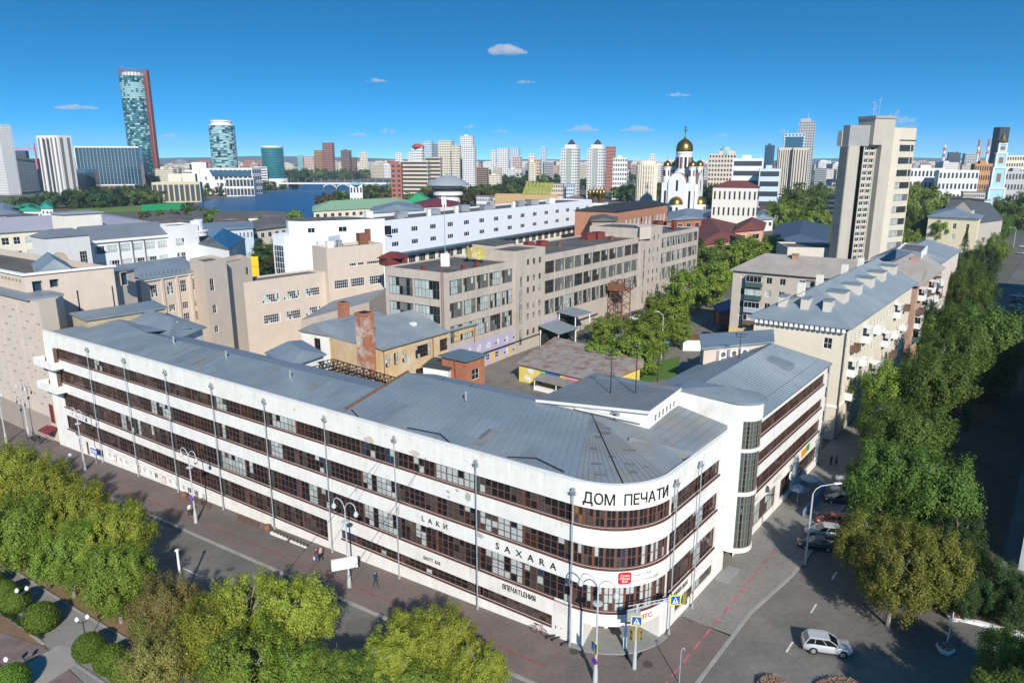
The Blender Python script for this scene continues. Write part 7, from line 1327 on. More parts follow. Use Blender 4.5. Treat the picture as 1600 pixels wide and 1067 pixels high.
for a in ((18, 735, 52, 5.2, lime, 'lime-green tree at the left frame edge, topmost of the park row'), (78, 768, 52, 5.5, lime, 'lime-green tree just below the theatre entrance pavement'), (28, 822, 58, 5.5, mid, 'green tree at the left frame edge above the clipped bushes'), (122, 800, 52, 5.5, lime, 'lime-green tree with its shade on the avenue, left of the double lamp'), (105, 862, 52, 5.2, mid, 'bushy green tree above the brown earth strip'), (182, 832, 52, 5.6, lime, 'lime-green tree whose crown reaches furthest into the avenue'), (178, 895, 55, 5.4, mid, 'drooping green tree standing at the edge of the bare earth'),
          (262, 945, 52, 5.4, dry, 'thin tree with dry yellowish leaves beside the avenue'), (330, 985, 58, 5.6, lime, 'lime tree between the dry tree and the tall bright one'), (385, 945, 58, 6.2, lime, 'tall bright tree left of the billboard, its top against the asphalt'), (452, 955, 62, 6.0, lime, 'broad bright tree directly below the billboard'), (245, 1030, 50, 5.0, dry, 'yellow-green tree behind the round bushes, cut by the lower frame'), (385, 1040, 66, 5.2, mid, 'large green tree at the bottom edge below the tall bright tree'), (470, 1050, 50, 4.6, mid, 'dense green tree at the bottom edge left of the dark one'), (560, 1058, 56, 4.4, green, 'dark green tree at the bottom edge'), (640, 1000, 52, 6.0, lime, 'lime-green tree left of the tree below the billboard lettering'), (705, 1000, 56, 6.0, lime, 'lime-green tree nearest to the shaded red line'), (752, 1045, 48, 5.2, lime, 'rightmost lime-green tree of the park row'), (650, 1062, 50, 4.4, mid, 'green tree cut by the bottom edge under the lime pair'), (598, 1035, 50, 5.2, lime, 'lime-green tree filling the row right of the dark green one'), (520, 1050, 46, 5.0, mid, 'green tree left of the dark green one at the bottom edge')):
    tree(*a, group=AV)
ST = 'trees along the street'
for a in ((1366, 846, 54, 6.2, olive, 'olive-yellow tree beside the parked cars'), (1400, 888, 62, 6.0, olive, 'broad olive-yellow tree above the crossing asphalt'), (1452, 868, 62, 6.2, olive, 'olive-yellow tree touching the dark street'), (1395, 745, 62, 8.5, green, 'green tree shading the parked saloon cars'), (1458, 765, 66, 8.5, green, 'tall green tree right of the parked cars'), (1425, 680, 56, 9, green, 'green tree in front of the dark street, near the curved street lamp'), (1490, 835, 44, 6.0, darkl, 'dark green tree behind the olive-yellow trees'), (1400, 605, 52, 8.0, mid, 'lime-tinged tree in front of the cream flats'), (1385, 660, 40, 6.0, green, 'green tree at the corner of the cream flats'), (1458, 600, 54, 9.5, green, 'green tree next to the lime-tinged tree'), (1525, 535, 64, 10, green, 'large tree overhanging the shaded road'), (1485, 565, 50, 9.5, green, 'green tree left of the one overhanging the road'), (1455, 500, 36, 8.0, darkl, 'tree in front of the red-brown balconies'), (1495, 505, 36, 8.0, green, 'tree at the bend of the sunlit pavement'), (1490, 450, 34, 8.0, darkl, 'tree in front of the pale block'), (1520, 455, 36, 8.0, green, 'tree above the sunlit pavement'), (1530, 412, 28, 8.0, darkl, 'tree beside the yellow house'), (1505, 420, 26, 8.0, green, 'small tree below the yellow house'), (1552, 385, 22, 8.0, mid, 'yellowish tree at the street end'), (1560, 350, 20, 8.0, green, 'small tree right of the gabled hall'), (1500, 915, 40, 3.2, darkl, 'low dark tree behind the white kerb'), (1550, 905, 44, 3.6, darkl, 'dark bushy tree behind the white kerb, middle one'), (1592, 925, 42, 3.4, darkl, 'dark bushy tree behind the white kerb at the right edge'), (1590, 1030, 52, 4.5, green, 'tree in the lower right corner')):
    tree(*a, group=ST, sq=1.15 if a[4] is green else 1.0)
for (x, y, R0, lb_) in ((39, 41.5, 4.4, 'tree below the right part of the frame'), (33.5, 41, 3.2, 'smaller tree below the frame near the crossing')): tree(0, 0, 0, 6.5, green, lb_, 'near', ST, plan=Vector((x, y)), rad=R0)
YD = 'trees in the courtyard'
for i, (px, py, rp_, zc, m) in enumerate(((980, 558, 42, 3.9, mid), (935, 556, 34, 3.4, mid), (1020, 535, 24, 4.5, mid), (1005, 525, 36, 4.8, mid), (945, 510, 24, 4.5, mid), (1050, 492, 30, 5.5, mid), (1075, 450, 34, 7, mid), (1062, 515, 22, 4.2, mid), (1110, 438, 34, 7.5, mid), (1100, 405, 34, 8.5, green), (1140, 405, 36, 8.5, mid), (1175, 392, 28, 8, mid), (1205, 386, 20, 7, mid), (1028, 480, 22, 4.0, mid), (415, 398, 28, 9, darkl), (438, 405, 20, 8, autumn), (1222, 335, 26, 9, mid), (1250, 318, 32, 10, green), (1285, 312, 30, 11, green), (1270, 345, 26, 9, mid), (1430, 320, 36, 12, mid), (1455, 310, 30, 11, green), (1442, 352, 28, 9, green), (1420, 372, 18, 7, mid), (1345, 396, 22, 7, autumn), (1375, 392, 20, 7, mid), (1318, 398, 18, 7, autumn), (1590, 330, 34, 11, green), (1565, 310, 26, 10, green), (1600, 300, 30, 11, darkl), (1470, 358, 15, 10, mid))):
    lb_ = ['tree in the yard in front of the rusty shed roof', 'tree left of the yard clump by the shelter', 'tree by the green cabin', 'tree above the white car in the yard', 'small tree at the foot of the steel platform', 'tree in front of the factory end', 'tall tree by the factory corner', 'tree beside the yard wall', 'tall tree left of the flats', 'tree under the red roofs', 'tree behind the corner of the flats', 'tree in front of the salmon house', 'small tree near the blue hall', 'shrub-like tree below the platform', 'dark round tree by the yellow banner', 'autumn-tinted tree right of the dark round one', 'tree left of the blue hall', 'tree by the maroon roof', 'tall tree left of the concrete tower', 'tree in front of the blue hall', 'tall tree right of the concrete tower', 'tree below the white slab blocks', 'tree between tower and yellow house', 'small tree at the tower foot', 'autumn shrub tree below the tower', 'tree right of the tower entrance block', 'autumn shrub beside the windowless block', 'tree at the right edge above the road', 'tree right of the gabled hall', 'dark tree at the right edge of the skyline', 'thin birch in front of the yellow house'][i]
    tree(px, py, rp_, zc, m, lb_, 'mid', YD)
# fir trees near the tower
for i, (px, py, h_) in enumerate(((1405, 392, 15), (1392, 405, 10), (1505, 400, 13))):
    p = at(px, py, 1); t = thing('fir_tree', ['tall fir at the foot of the concrete tower', 'short fir left of the tall one', 'fir behind the street trees'][i], 'tree', (p.x, p.y, 0), 0, 'firs'); b = MB(); b.tube((0, 0, 0), (0, 0, h_), .25, .05, 6); b.obj('trunk', bark, t); b = MB(); r = random.Random(i)
    for k in range(900):
        f = r.random() ** .7; z = h_ * (.08 + .92 * f); R0 = (1 - f) * h_ * .24 * r.uniform(.5, 1) + .1; a = r.random() * 6.283; c = Vector((R0 * math.cos(a), R0 * math.sin(a), z)); d = Vector((math.cos(a), math.sin(a), -.5)) * .7; e = Vector((-math.sin(a), math.cos(a), 0)) * .25; b.q(c - d * .5 - e, c + d * .6, c - d * .5 + e)
    b.obj('crown', darkl, t)
# far tree belts
FB = 'trees of the middle distance'
BL = 'x|in front of the green field, near row|in front of the glass slab|beside the skyscraper foot|below the lakeside theatre|below the teal tower|on the far bank under the bridge, front row|on the far bank under the bridge, rear row|behind the light green roof|right of the lake pavilion|by the crimson pavilion|left of the ochre block|behind the white office roof|right of the circus dome|below the twin white towers|in front of the drum building|behind the drum building|right of the tallest white tower|beside the cathedral|in front of the mansion|by the teal-green roofs|on the horizon behind the concrete tower|below the white slab blocks|on the horizon behind the twin towers|below the stepped flats|right of the bell tower|by the white stair box|by the grey shed|behind the green-roofed house|at the edge of the field'.split('|')
def belt(pts, n, zc, rm, mats, jit=4, seed=1):
    r = random.Random(seed); n = max(3, int(n * .68))
    for i in range(n):
        q = i / max(1, n - 1) * (len(pts) - 1); k = min(int(q), len(pts) - 2); f = q - k; px = pts[k][0] + (pts[k + 1][0] - pts[k][0]) * f + r.uniform(-jit, jit); py = pts[k][1] + (pts[k + 1][1] - pts[k][1]) * f + r.uniform(-1, 1)
        z = zc - 3; p = at(px, py, z); tree(0, 0, 0, zc, r.choice(mats), 'distant round-crowned tree ' + BL[seed], 'far', FB, plan=p, rad=rm * r.uniform(.85, 1.35))
A1 = [darkl, darkl, green]; A2 = [green, autumn, autumn, darkl]
belt([(60, 312), (150, 310), (240, 305)], 20, 8, 8, A1, 4, 1); belt([(100, 305), (180, 303), (240, 297)], 14, 8, 8, A1, 5, 2); belt([(235, 283), (262, 276)], 7, 10, 11, A1, 3, 3); belt([(310, 300), (360, 296), (400, 294)], 11, 6, 6, A1, 3, 4); belt([(380, 293), (460, 288)], 9, 6, 7, A1, 3, 5); belt([(440, 277), (520, 272), (610, 271)], 24, 11, 13, A1, 4, 6); belt([(450, 271), (530, 266), (612, 264)], 20, 12, 14, [darkl], 4, 7); belt([(508, 312), (560, 306), (640, 300), (690, 303)], 26, 8, 7.5, A2, 4, 8); belt([(560, 299), (620, 294), (670, 297)], 16, 8, 8, A2, 4, 9); belt([(640, 307), (700, 309), (730, 308)], 12, 8, 7, A2, 4, 10)
belt([(735, 302), (780, 303), (840, 297)], 18, 9, 8, A1, 4, 11); belt([(745, 310), (780, 312)], 7, 9, 7, A2, 4, 12); belt([(750, 280), (800, 285), (870, 281)], 14, 9, 9, A1, 4, 13); belt([(850, 296), (900, 290), (960, 286)], 14, 9, 8, A1, 4, 14); belt([(960, 305), (1000, 303), (1030, 297)], 12, 10, 8, A1, 4, 15); belt([(935, 276), (1000, 280)], 10, 9, 9, A1, 4, 16); belt([(745, 268), (770, 270)], 5, 9, 12, A1, 3, 17); belt([(1100, 308), (1118, 312)], 4, 12, 8, [darkl], 3, 18); belt([(1118, 328), (1160, 334)], 6, 7, 4.5, A1, 4, 19); belt([(20, 330), (50, 327)], 4, 6, 5, A1, 4, 20); belt([(1300, 258), (1420, 262)], 12, 8, 12, A1, 5, 21); belt([(1425, 283), (1480, 288), (1520, 285)], 10, 9, 8, A1, 4, 22); belt([(870, 262), (940, 262)], 8, 8, 12, A1, 4, 23); belt([(1100, 272), (1220, 288)], 10, 7, 6, A1, 4, 24); belt([(292, 324), (335, 338)], 6, 6, 5, A1, 4, 26); belt([(405, 348), (462, 336)], 7, 6, 5, [mid, green], 5, 27); belt([(20, 318), (60, 320)], 6, 7, 6, A1, 5, 28); belt([(225, 334), (300, 331)], 6, 5, 4, [mid, green, autumn], 5, 29); belt([(1575, 262), (1610, 270)], 4, 9, 9, A1, 4, 25)
# far woods as one mass
b = MB(); r = random.Random(8)
for i in range(2600):
    D = r.uniform(2200, 7000); X = r.uniform(-.85, .85) * D; s = r.uniform(14, 30); z = 4 + r.uniform(0, 6); a = r.random() * 3; c, e = math.cos(a) * s, math.sin(a) * s
    b.lathe((X, D, -4), [(s, 0), (s * .9, z), (s * .4, z + 6), (0, z + 8)], 5)
stuff(b.obj('far_woods', mat('far_wood_green', (.03, .055, .025), .95, .2, .02)), 'dark far-off woods under the horizon', 'woods')
# clipped round bushes
bushl = leafmat('bush_leaves', (.11, .20, .02), (.19, .28, .035))
def ball_mesh(seed, n=5200):
    r = np.random.default_rng(seed); g = r.normal(size=(n, 3)); g /= np.linalg.norm(g, axis=1)[:, None]; P = g * (.9 + .13 * r.random(n))[:, None]; nr = g + r.normal(size=(n, 3)) * .35; nr /= np.linalg.norm(nr, axis=1)[:, None]; a = np.cross(nr, r.normal(size=(n, 3))); a /= np.linalg.norm(a, axis=1)[:, None]; c = np.cross(nr, a); b = MB()
    for p, u, v in zip(P, a * .055, c * .035): b.q(p - u, p - v, p + u, p + v)
    return b.mesh('foliage', bushl)
BSM = ball_mesh(5); BG = 'clipped round bushes'
def bush(px, py, rpx, label, m=None, zc=1.25):
    p = at(px, py, zc - 2); z = zc + zg(p.x); p = at(px, py, z); dep = p.y * math.cos(PITCH) - (z - CAM_H) * math.sin(PITCH); R0 = rpx * 1.12 * dep / FPX; t = thing('round_bush', label, 'bush', (p.x, p.y, z), 0, BG); o = link('foliage', BSM, t); o.scale = (R0 * .92, R0 * .92, R0 * .88); o.rotation_euler = (0, 0, px)
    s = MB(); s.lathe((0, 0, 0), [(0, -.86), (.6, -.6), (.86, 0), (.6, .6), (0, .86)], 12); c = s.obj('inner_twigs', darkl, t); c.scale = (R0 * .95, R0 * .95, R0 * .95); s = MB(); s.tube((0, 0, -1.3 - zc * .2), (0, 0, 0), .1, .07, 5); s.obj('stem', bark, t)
for px, py, rp_, lb_ in ((64, 965, 25, 'largest round clipped bush beside the first park lamp'), (24, 938, 20, 'round bush left of the first park lamp'), (6, 922, 17, 'round bush cut by the left frame edge'), (139, 1011, 23, 'round bush nearest the forked path'), (172, 1030, 24, 'round bush touching the yellow-green tree'), (20, 1060, 24, 'round bush in the lower left corner'), (196, 1048, 24, 'round bush half hidden by the yellow-green tree'), (226, 975, 22, 'round bush beside the bare earth under the trees'), (-14, 905, 16, 'round bush just outside the left edge')): bush(px, py, rp_, lb_)
# low shrubs and flowers in the park bed
b = MB(); r = random.Random(2)
for i in range(2600):
    t = r.random(); q = r.random(); c = at(-10 + t * 75, 948 + t * 50 - q * 9, -1.9); s = r.uniform(.05, .13); z = zg(c.x) + r.uniform(.05, .4); a = r.random() * 6.28; b.q((c.x, c.y, z), (c.x + s * math.cos(a), c.y + s * math.sin(a), z + s), (c.x, c.y, z + s * 1.6))
stuff(b.obj('ground_cover', [darkl]), 'low dark ground cover in the bush bed', 'plants')

# ================================================================ STREET FURNITURE, VEHICLES, PEOPLE
ORD = ['first', 'second', 'third', 'fourth', 'fifth', 'sixth', 'seventh', 'eighth', 'ninth']
galv = mat('grey_pole_paint', (.36, .39, .40), .5, .06, 1, metal=.2); globe = mat('milk_glass', (.78, .78, .76), .3, 0, spec=.5); whitep = mat('pale_pole_paint', (.46, .48, .49), .5, .06, 1)
def mast(p, label, i, rz):
    t = thing('floodlight_mast', label, 'mast', (p.x, p.y, zg(p.x) + .13), rz, 'floodlight masts in front of the facade'); h = 14.5 - (zg(p.x) + .13)
    b = MB(); b.tube((0, 0, 0), (0, 0, h), .07, .05, 8); b.tube((0, 0, 0), (0, 0, .35), .14, .12, 8); b.obj('pole', galv, t)
    b = MB(); b.path([(0, 0, h), (.05, -.1, h + .2), (0, .05, h + .35)], .05, 6); b.obj('bracket', galv, t)
    b = MB(); b.hexa([(-.22, -.1, h + .3), (.22, -.1, h + .3), (.22, .2, h + .2), (-.22, .2, h + .2), (-.26, -.15, h + .55), (.26, -.15, h + .55), (.2, .2, h + .5), (-.2, .2, h + .5)]); b.obj('floodlight', steel, t); b = MB(); b.box(-.16, .16, -.02, .1, h + .55, h + .85); b.obj('ballast_box', galv, t)
for k in range(9): mast(lf(5.8 + 10.3 * k, -.42), f'slim floodlight mast on the avenue side, {ORD[k]} from the rounded corner', k, math.atan2(UL.y, UL.x))
for k, tt in enumerate((6.2, 11.2)): mast(rf(tt, .42), ['slim floodlight mast on the street side, right of the big lettering', 'slim floodlight mast on the street side, nearer the stair tower'][k], k, math.atan2(RV.y, RV.x))
def arch_lamp(p, label, h=9.4, rz=None, arm=1.6, base=True):
    t = thing('street_lamp', label, 'street lamp', (p.x, p.y, zg(p.x) + .13), math.atan2(LV.y, LV.x) if rz is None else rz, 'twin-arm street lamps')
    b = MB(); b.lathe((0, 0, 0), [(.22, 0), (.2, .9), (.14, 1.6), (.11, 1.8), (.09, 4), (.07, h - .8), (0, h - .8)], 10); b.obj('column', whitep, t)
    b = MB(); b.lathe((0, 0, h - 2.1), [(.1, 0), (.42, .08), (.42, .16), (.1, .22)], 12); b.obj('ring_bracket', whitep, t)
    for s in (-1, 1):
        b = MB(); pts = [(s * arm * (1 - math.cos(math.pi * k / 10)) / 2 * 1.0, 0, h - .8 + 1.15 * math.sin(math.pi * k / 10 * .88)) for k in range(11)]; b.path(pts, .05, 6); a_ = b.obj('arm', whitep, t); e = pts[-1]
        b = MB(); b.lathe((e[0], 0, e[2] - .5), [(.05, .5), (.16, .42), (.26, .2), (.26, .14), (.05, .4)], 14); b.obj('lamp_hood', whitep, a_); b = MB(); b.lathe((e[0], 0, e[2] - .62), [(0, 0), (.17, .06), (.25, .25), (.24, .34)], 14); b.obj('globe', globe, a_, None, 0, True)
    return t
arch_lamp(at(306, 814, -1.6), 'twin-arm street lamp with a purple diamond sign on the avenue'); l2 = arch_lamp(at(546, 916, -.7), 'twin-arm street lamp carrying a white light box'); arch_lamp(at(133, 735, -2.9), 'twin-arm street lamp in front of the balconies at the far end'); l4 = arch_lamp(at(930, 1064, .14), 'twin-arm street lamp at the rounded corner with a crossing sign', 9.3); arch_lamp(at(10, 690, -3.6), 'twin-arm street lamp at the left frame edge before the theatre'); arch_lamp(lf(112, -1.0), 'dark twin-arm lamp close to the theatre wall')
def sign_plate(nm, root, z, w_, h_, frame, face, symbol, rz=0, off=-.2, x=0):
    b = MB(); b.box(x - w_ / 2, x + w_ / 2, off, off + .04, z, z + h_); o = b.obj(nm, frame, root); b = MB(); b.box(x - w_ * .4, x + w_ * .4, off - .012, off - .002, z + h_ * .1, z + h_ * .9); b.obj('sign_face', face, o)
    if symbol == 'ped':
        b = MB(); b.q((x - w_ * .28, off - .02, z + h_ * .2), (x + w_ * .28, off - .02, z + h_ * .2), (x, off - .02, z + h_ * .82)); b.obj('white_triangle', trim_w, o)
        b = MB(); b.tube((x, off - .03, z + h_ * .62), (x, off - .025, z + h_ * .62), w_ * .05, w_ * .05, 8); b.path([(x, off - .03, z + h_ * .58), (x, off - .03, z + h_ * .42), (x - w_ * .1, off - .03, z + h_ * .26)], w_ * .03, 4); b.path([(x, off - .03, z + h_ * .42), (x + w_ * .1, off - .03, z + h_ * .26)], w_ * .03, 4); b.path([(x - w_ * .09, off - .03, z + h_ * .45), (x, off - .03, z + h_ * .55), (x + w_ * .08, off - .03, z + h_ * .46)], w_ * .025, 4); b.obj('walking_figure', black, o)
    return o
lemon = mat('sign_lemon', (.72, .68, .02), .5, 0); sblue = mat('sign_blue', (.01, .09, .48), .5, 0); violet = mat('sign_violet', (.20, .08, .50), .5, 0)
def sign_on(p, z, nm, label, rz, kind):
    t = thing(nm, label, 'sign', (p.x, p.y, z), rz)
    if kind == 'ped': sign_plate('sign_plate', t, 0, .95, .95, lemon, sblue, 'ped')
    elif kind == 'round': b = MB(); b.tube((0, -.2, .3), (0, -.17, .3), .32, .32, 16); b.obj('sign_plate', red, t); b = MB(); b.tube((0, -.21, .3), (0, -.2, .3), .25, .25, 16); b.obj('sign_face', sblue, t)
    elif kind == 'diamond': b = MB(); b.q((-.42, -.3, .42), (0, -.3, 0), (.42, -.3, .42), (0, -.3, .84)); b.q((0, -.27, .84), (.42, -.27, .42), (0, -.27, 0), (-.42, -.27, .42)); b.obj('sign_plate', violet, t)
    return t
lp = at(930, 1064, .14); cz = math.atan2(UL.y, UL.x)
sign_on(lp, 3.0, 'crossing_sign', 'yellow-framed pedestrian crossing sign on the corner street lamp', -1.15, 'ped'); sign_on(lp, 1.9, 'no_parking_sign', 'small round no-parking sign below the crossing sign on the corner lamp', -.9, 'round'); sign_on(at(306, 814, -1.6), 1.2, 'parking_sign', 'purple diamond sign on the avenue street lamp', cz + .2, 'diamond')
bbp = at(546, 916, -.7); bb = thing('light_box', 'blank white light box on the avenue street lamp', 'billboard', (bbp.x, bbp.y, zg(bbp.x) + 2.6), .35); b = MB(); b.box(-1.7, .9, -.55, -.15, 0, 1.1); b.obj('box', trim_w, bb); b = MB(); b.box(.9, .96, -.52, -.18, .05, 1.05); b.obj('end_panel', dark, bb)
# traffic signals
tp = at(991, 1044, .14); tl = thing('traffic_signal', 'traffic light pole with a long arm at the rounded corner', 'traffic light', (tp.x, tp.y, .14), 0)
b = MB(); b.tube((0, 0, 0), (0, 0, 6.2), .13, .1, 8); b.obj('pole', whitep, tl); b = MB(); b.lathe((0, 0, 0), [(.18, 0), (.16, 1.6), (.13, 1.7)], 8); b.obj('pole_sleeve', whitep, tl)
arm_d = Vector((.94, .34, 0)); b = MB(); b.path([(-.8, -.28, 5.8), tuple(arm_d * 4.3 + Vector((0, 0, 5.9)))], .05, 6); b.path([(-.8, -.28, 6.2), tuple(arm_d * 4.3 + Vector((0, 0, 6.05)))], .04, 6)
for k in range(9): b.path([tuple(arm_d * (k * .48) + Vector((0, 0, 5.82))), tuple(arm_d * (k * .48 + .24) + Vector((0, 0, 6.16)))], .025, 4)
b.obj('arm', whitep, tl)
def signal(root, x, y, z, rz):
    b = MB(); b.box(-.17, .17, -.14, .14, 0, 1.0); o = b.obj('signal_head', mat('signal_olive', (.28, .26, .10), .6, .1), root, (x, y, z), rz)
    for k, c in enumerate(('lens_green', 'lens_amber', 'lens_red')): b = MB(); b.tube((0, -.2, .18 + k * .31), (0, -.14, .18 + k * .31), .12, .12, 12); b.obj(c, [mat('lens_g', (.02, .10, .05), .3, 0), mat('lens_a', (.30, .16, .02), .3, 0), mat('lens_r', (.25, .02, .02), .3, 0)][k], o)
signal(tl, .28, -.1, 2.9, .9); signal(tl, -.28, -.1, 2.9, -1.0); signal(tl, *(arm_d.to_2d() * 4.6), 5.2, 1.1)
b = MB(); b.box(-.8, .3, -.12, .3, 4.6, 5.5); b.obj('control_box', galv, tl)
s3 = sign_on(tp, 4.4, 'crossing_sign', 'yellow-framed pedestrian crossing sign at the middle of the traffic light pole', -.12, 'ped'); s4 = sign_on(tp + arm_d.to_2d() * 3.6, 5.55, 'crossing_sign', 'yellow-framed pedestrian crossing sign hanging at the end of the signal arm', .1, 'ped')
hp = at(1061, 1067, .14); b = MB(); b.tube((0, 0, 0), (0, 0, 3.1), .05, .045, 6); b.path([(0, 0, 3.1), (.1, 0, 3.35), (.25, 0, 3.35), (.3, 0, 3.1)], .045, 6); tag(b.obj('hooked_post', galv, None, (hp.x, hp.y, .13)), 'thin grey post with hooked top at the pavement edge', 'post')
def arm_lamp(px, py, h, label, rz, z=.14, L_=2.4):
    p = at(px, py, z); t = thing('arm_lamp', label, 'street lamp', (p.x, p.y, z), rz, 'single-arm street lamps'); b = MB(); b.tube((0, 0, 0), (0, 0, h), .12, .08, 8); b.obj('column', whitep, t); b = MB(); b.path([(0, 0, h), (.25, 0, h + .5), (.8, 0, h + .85), (L_, 0, h + 1.0)], .05, 6); b.obj('arm', whitep, t); b = MB(); b.hexa([(L_ - .1, -.13, h + .93), (L_ + .7, -.1, h + .98), (L_ + .7, .1, h + .98), (L_ - .1, .13, h + .93), (L_ - .1, -.13, h + 1.1), (L_ + .7, -.08, h + 1.08), (L_ + .7, .08, h + 1.08), (L_ - .1, .13, h + 1.1)]); b.obj('lamp_head', trim_w, t)
arm_lamp(1258, 882, 8.2, 'single-arm street lamp beside the parked cars', .15); arm_lamp(1352, 742, 8.6, 'single-arm street lamp rising behind the street trees', .2); arm_lamp(1432, 640, 9.0, 'single-arm street lamp above the lime-tinged tree', .3); arm_lamp(1033, 562, 9.5, 'plain grey lamp post on the lawn edge', 2.6, 0, 1.0); arm_lamp(1583, 388, 9, 'distant single-arm lamp at the end of the street', 2.8, 0)
pp_ = at(286, 935, -1.5); b = MB(); b.tube((0, 0, 0), (0, 0, 5.6), .13, .11, 8); b.box(-.16, .16, -.16, .16, 5.6, 5.75); tag(b.obj('plain_post', trim_w, None, (pp_.x, pp_.y, zg(pp_.x))), 'plain white post rising from the trees by the avenue', 'post')
wp1 = at(1478, 1018, .0); b = MB(); b.tube((0, 0, 0), (.25, .1, 3.6), .05, .04, 6); tag(b.obj('thin_white_post', trim_w, None, (wp1.x + .2, wp1.y + .4, .02)), 'thin white post beside the lower flower bowl', 'post'); wp2 = at(1490, 958, .1); b = MB(); b.tube((0, 0, 0), (-.1, .1, 4.2), .05, .04, 6); tag(b.obj('thin_dark_post', dark, None, (wp2.x - .8, wp2.y + .3, .05)), 'thin dark post beside the upper flower bowl', 'post')
for p, lb_ in ((at(1476, 1018, .02), 'white bowl planter of red flowers standing on the asphalt'), (at(1490, 966, .05), 'white bowl planter of red flowers at the end of the white kerb')):
    t = thing('flower_planter', lb_, 'planter', (p.x, p.y, .03), 0, 'bowl planters'); b = MB(); b.lathe((0, 0, 0), [(0, 0), (.5, 0), (.55, .1), (.75, .45), (.72, .5), (.6, .42), (0, .4)], 16); b.obj('bowl', trim_w, t); b = MB(); r = random.Random(1)
    for i in range(260): a, q = r.random() * 6.28, r.random() ** .5 * .6; c = Vector((q * math.cos(a), q * math.sin(a), .4 + r.uniform(0, .35))); s = .07; b.q(c, c + Vector((s, r.uniform(-s, s), s)), c + Vector((r.uniform(-s, s), s, s * 1.2)), mi=i % 2)
    b.obj('flowers', [mat('petal_red', (.42, .03, .05), .7, .2), green], t)
for (px, py, sx, sy, lb_) in ((1208, 1074, 1.3, 1.2, 'raised bed with pink-red edging at the bottom frame, left of the car'), (1312, 1078, 2.1, 1.3, 'larger raised bed with pink-red edging below the silver car')):
    p = at(px, py, .1); t = thing('flower_bed', lb_, 'flower bed', (p.x, p.y, .03), .1); b = MB(); b.lathe((0, 0, 0), [(1, 0), (1, .3), (.86, .32), (.84, .2), (0, .22)], 18, 0, sx=sx, sy=sy); b.obj('edging', mat('pink_stone', (.48, .17, .14), .9, .15, 2), t); b = MB(); r = random.Random(px)
    for i in range(1500): a, q = r.random() * 6.28, r.random() ** .5 * .8; c = Vector((q * math.cos(a) * sx, q * math.sin(a) * sy, .22 + r.uniform(0, .35))); s = .075; b.q(c, c + Vector((s, r.uniform(-s, s), s)), c + Vector((r.uniform(-s, s), s, s * 1.2)), mi=i % 4)
    b.obj('plants', [mat('ash_plants', (.26, .25, .22), .8, .2), mat('coral_flowers', (.36, .13, .11), .8, .2), darkl, earth], t)
# park lamps with two globes
for px, py, lb_ in ((40, 952, 'black park lamp with two white globes beside the largest round bush'), (135, 1005, 'black park lamp with two white globes at the fork of the path'), (8, 1072, 'black park lamp in the lower left corner'), (262, 1088, 'black park lamp under the bottom trees')):
    p = at(px, py, -1.9); t = thing('park_lamp', lb_, 'park lamp', (p.x, p.y, zg(p.x)), .5, 'park lamps with two globes'); b = MB(); b.lathe((0, 0, 0), [(.12, 0), (.1, .6), (.05, .8), (.045, 2.5), (0, 2.5)], 8); b.path([(-.42, 0, 2.5), (0, 0, 2.2), (.42, 0, 2.5)], .035, 6); b.obj('column', dark, t)
    for s in (-1, 1): b = MB(); b.lathe((s * .42, 0, 2.5), [(0, 0), (.16, .08), (.21, .24), (.16, .4), (.07, .48), (0, .55)], 12); b.obj('globe', globe, t, None, 0, True)
# low fences, benches and bins along the avenue wall
for i, (s0_, s1_, lb_) in enumerate(((59.0, 64.0, 'brown slatted railing with a bench beside the far basement windows'), (49.0, 53.0, 'brown slatted railing beside the middle basement stair'))):
    t = thing('slatted_railing', lb_, 'railing'); a_, c_ = lf(s0_, -1.3), lf(s1_, -1.3)
    for k in range(4): b = MB(); b.path([(*a_, zg(a_.x) + .35 + k * .2), (*c_, zg(c_.x) + .35 + k * .2)], .035, 4); b.obj('slat', brownf, t)
    for k in range(4): b = MB(); p = a_.lerp(c_, k / 3); b.path([(*p, zg(p.x) + .1), (*p, zg(p.x) + 1.05)], .045, 4); b.obj('post', brownf, t)
for i, s in enumerate((65.3, 47.6)): p = lf(s, -1.0); b = MB(); b.lathe((0, 0, 0), [(0, 0), (.38, 0), (.45, .35), (.38, .75), (.3, .78), (.25, .6), (0, .6)], 14); tag(b.obj('barrel_planter', mat('barrel_brown', (.20, .10, .06), .85, .2), None, (p.x, p.y, zg(p.x) + .14)), ['round brown barrel planter at the far railing', 'round brown barrel planter at the middle railing'][i], 'planter', 'barrel planters')
for i, (a_, c_) in enumerate(((46.5, 43.6), (42.9, 40.0))):
    st_ = thing('basement_rail', ['white low wall with rail posts, left of the projecting pier', 'white low wall with rail posts, next to the projecting pier'][i], 'railing'); b = MB(); b.obox(lf(a_, -1.4), -LV, 0, a_ - c_, 0, .25, -1.6, -1.0); b.obj('low_wall', plaster, st_)
    for k in range(6): b = MB(); p = lf(a_ - (a_ - c_) * k / 5, -1.25); b.path([(*p, -1.0), (*p, -.45)], .05, 4); b.obj('rail_post', dark, st_)
p = lf(88.5, -1.2); bs = thing('street_sign_board', 'small blue sign board on a post near the far lamp', 'sign', (p.x, p.y, zg(p.x) + .14), cz); b = MB(); b.tube((0, 0, 0), (0, 0, 2.4), .05, .05, 6); b.obj('post', galv, bs); b = MB(); b.box(-1.0, 1.0, -.08, -.03, 1.7, 2.5); b.obj('board', sblue, bs)
for k in range(3): b = MB(); b.box(-.75 + k * .55, -.4 + k * .55, -.1, -.08, 1.85, 2.35); b.obj('white_mark', trim_w, bs)
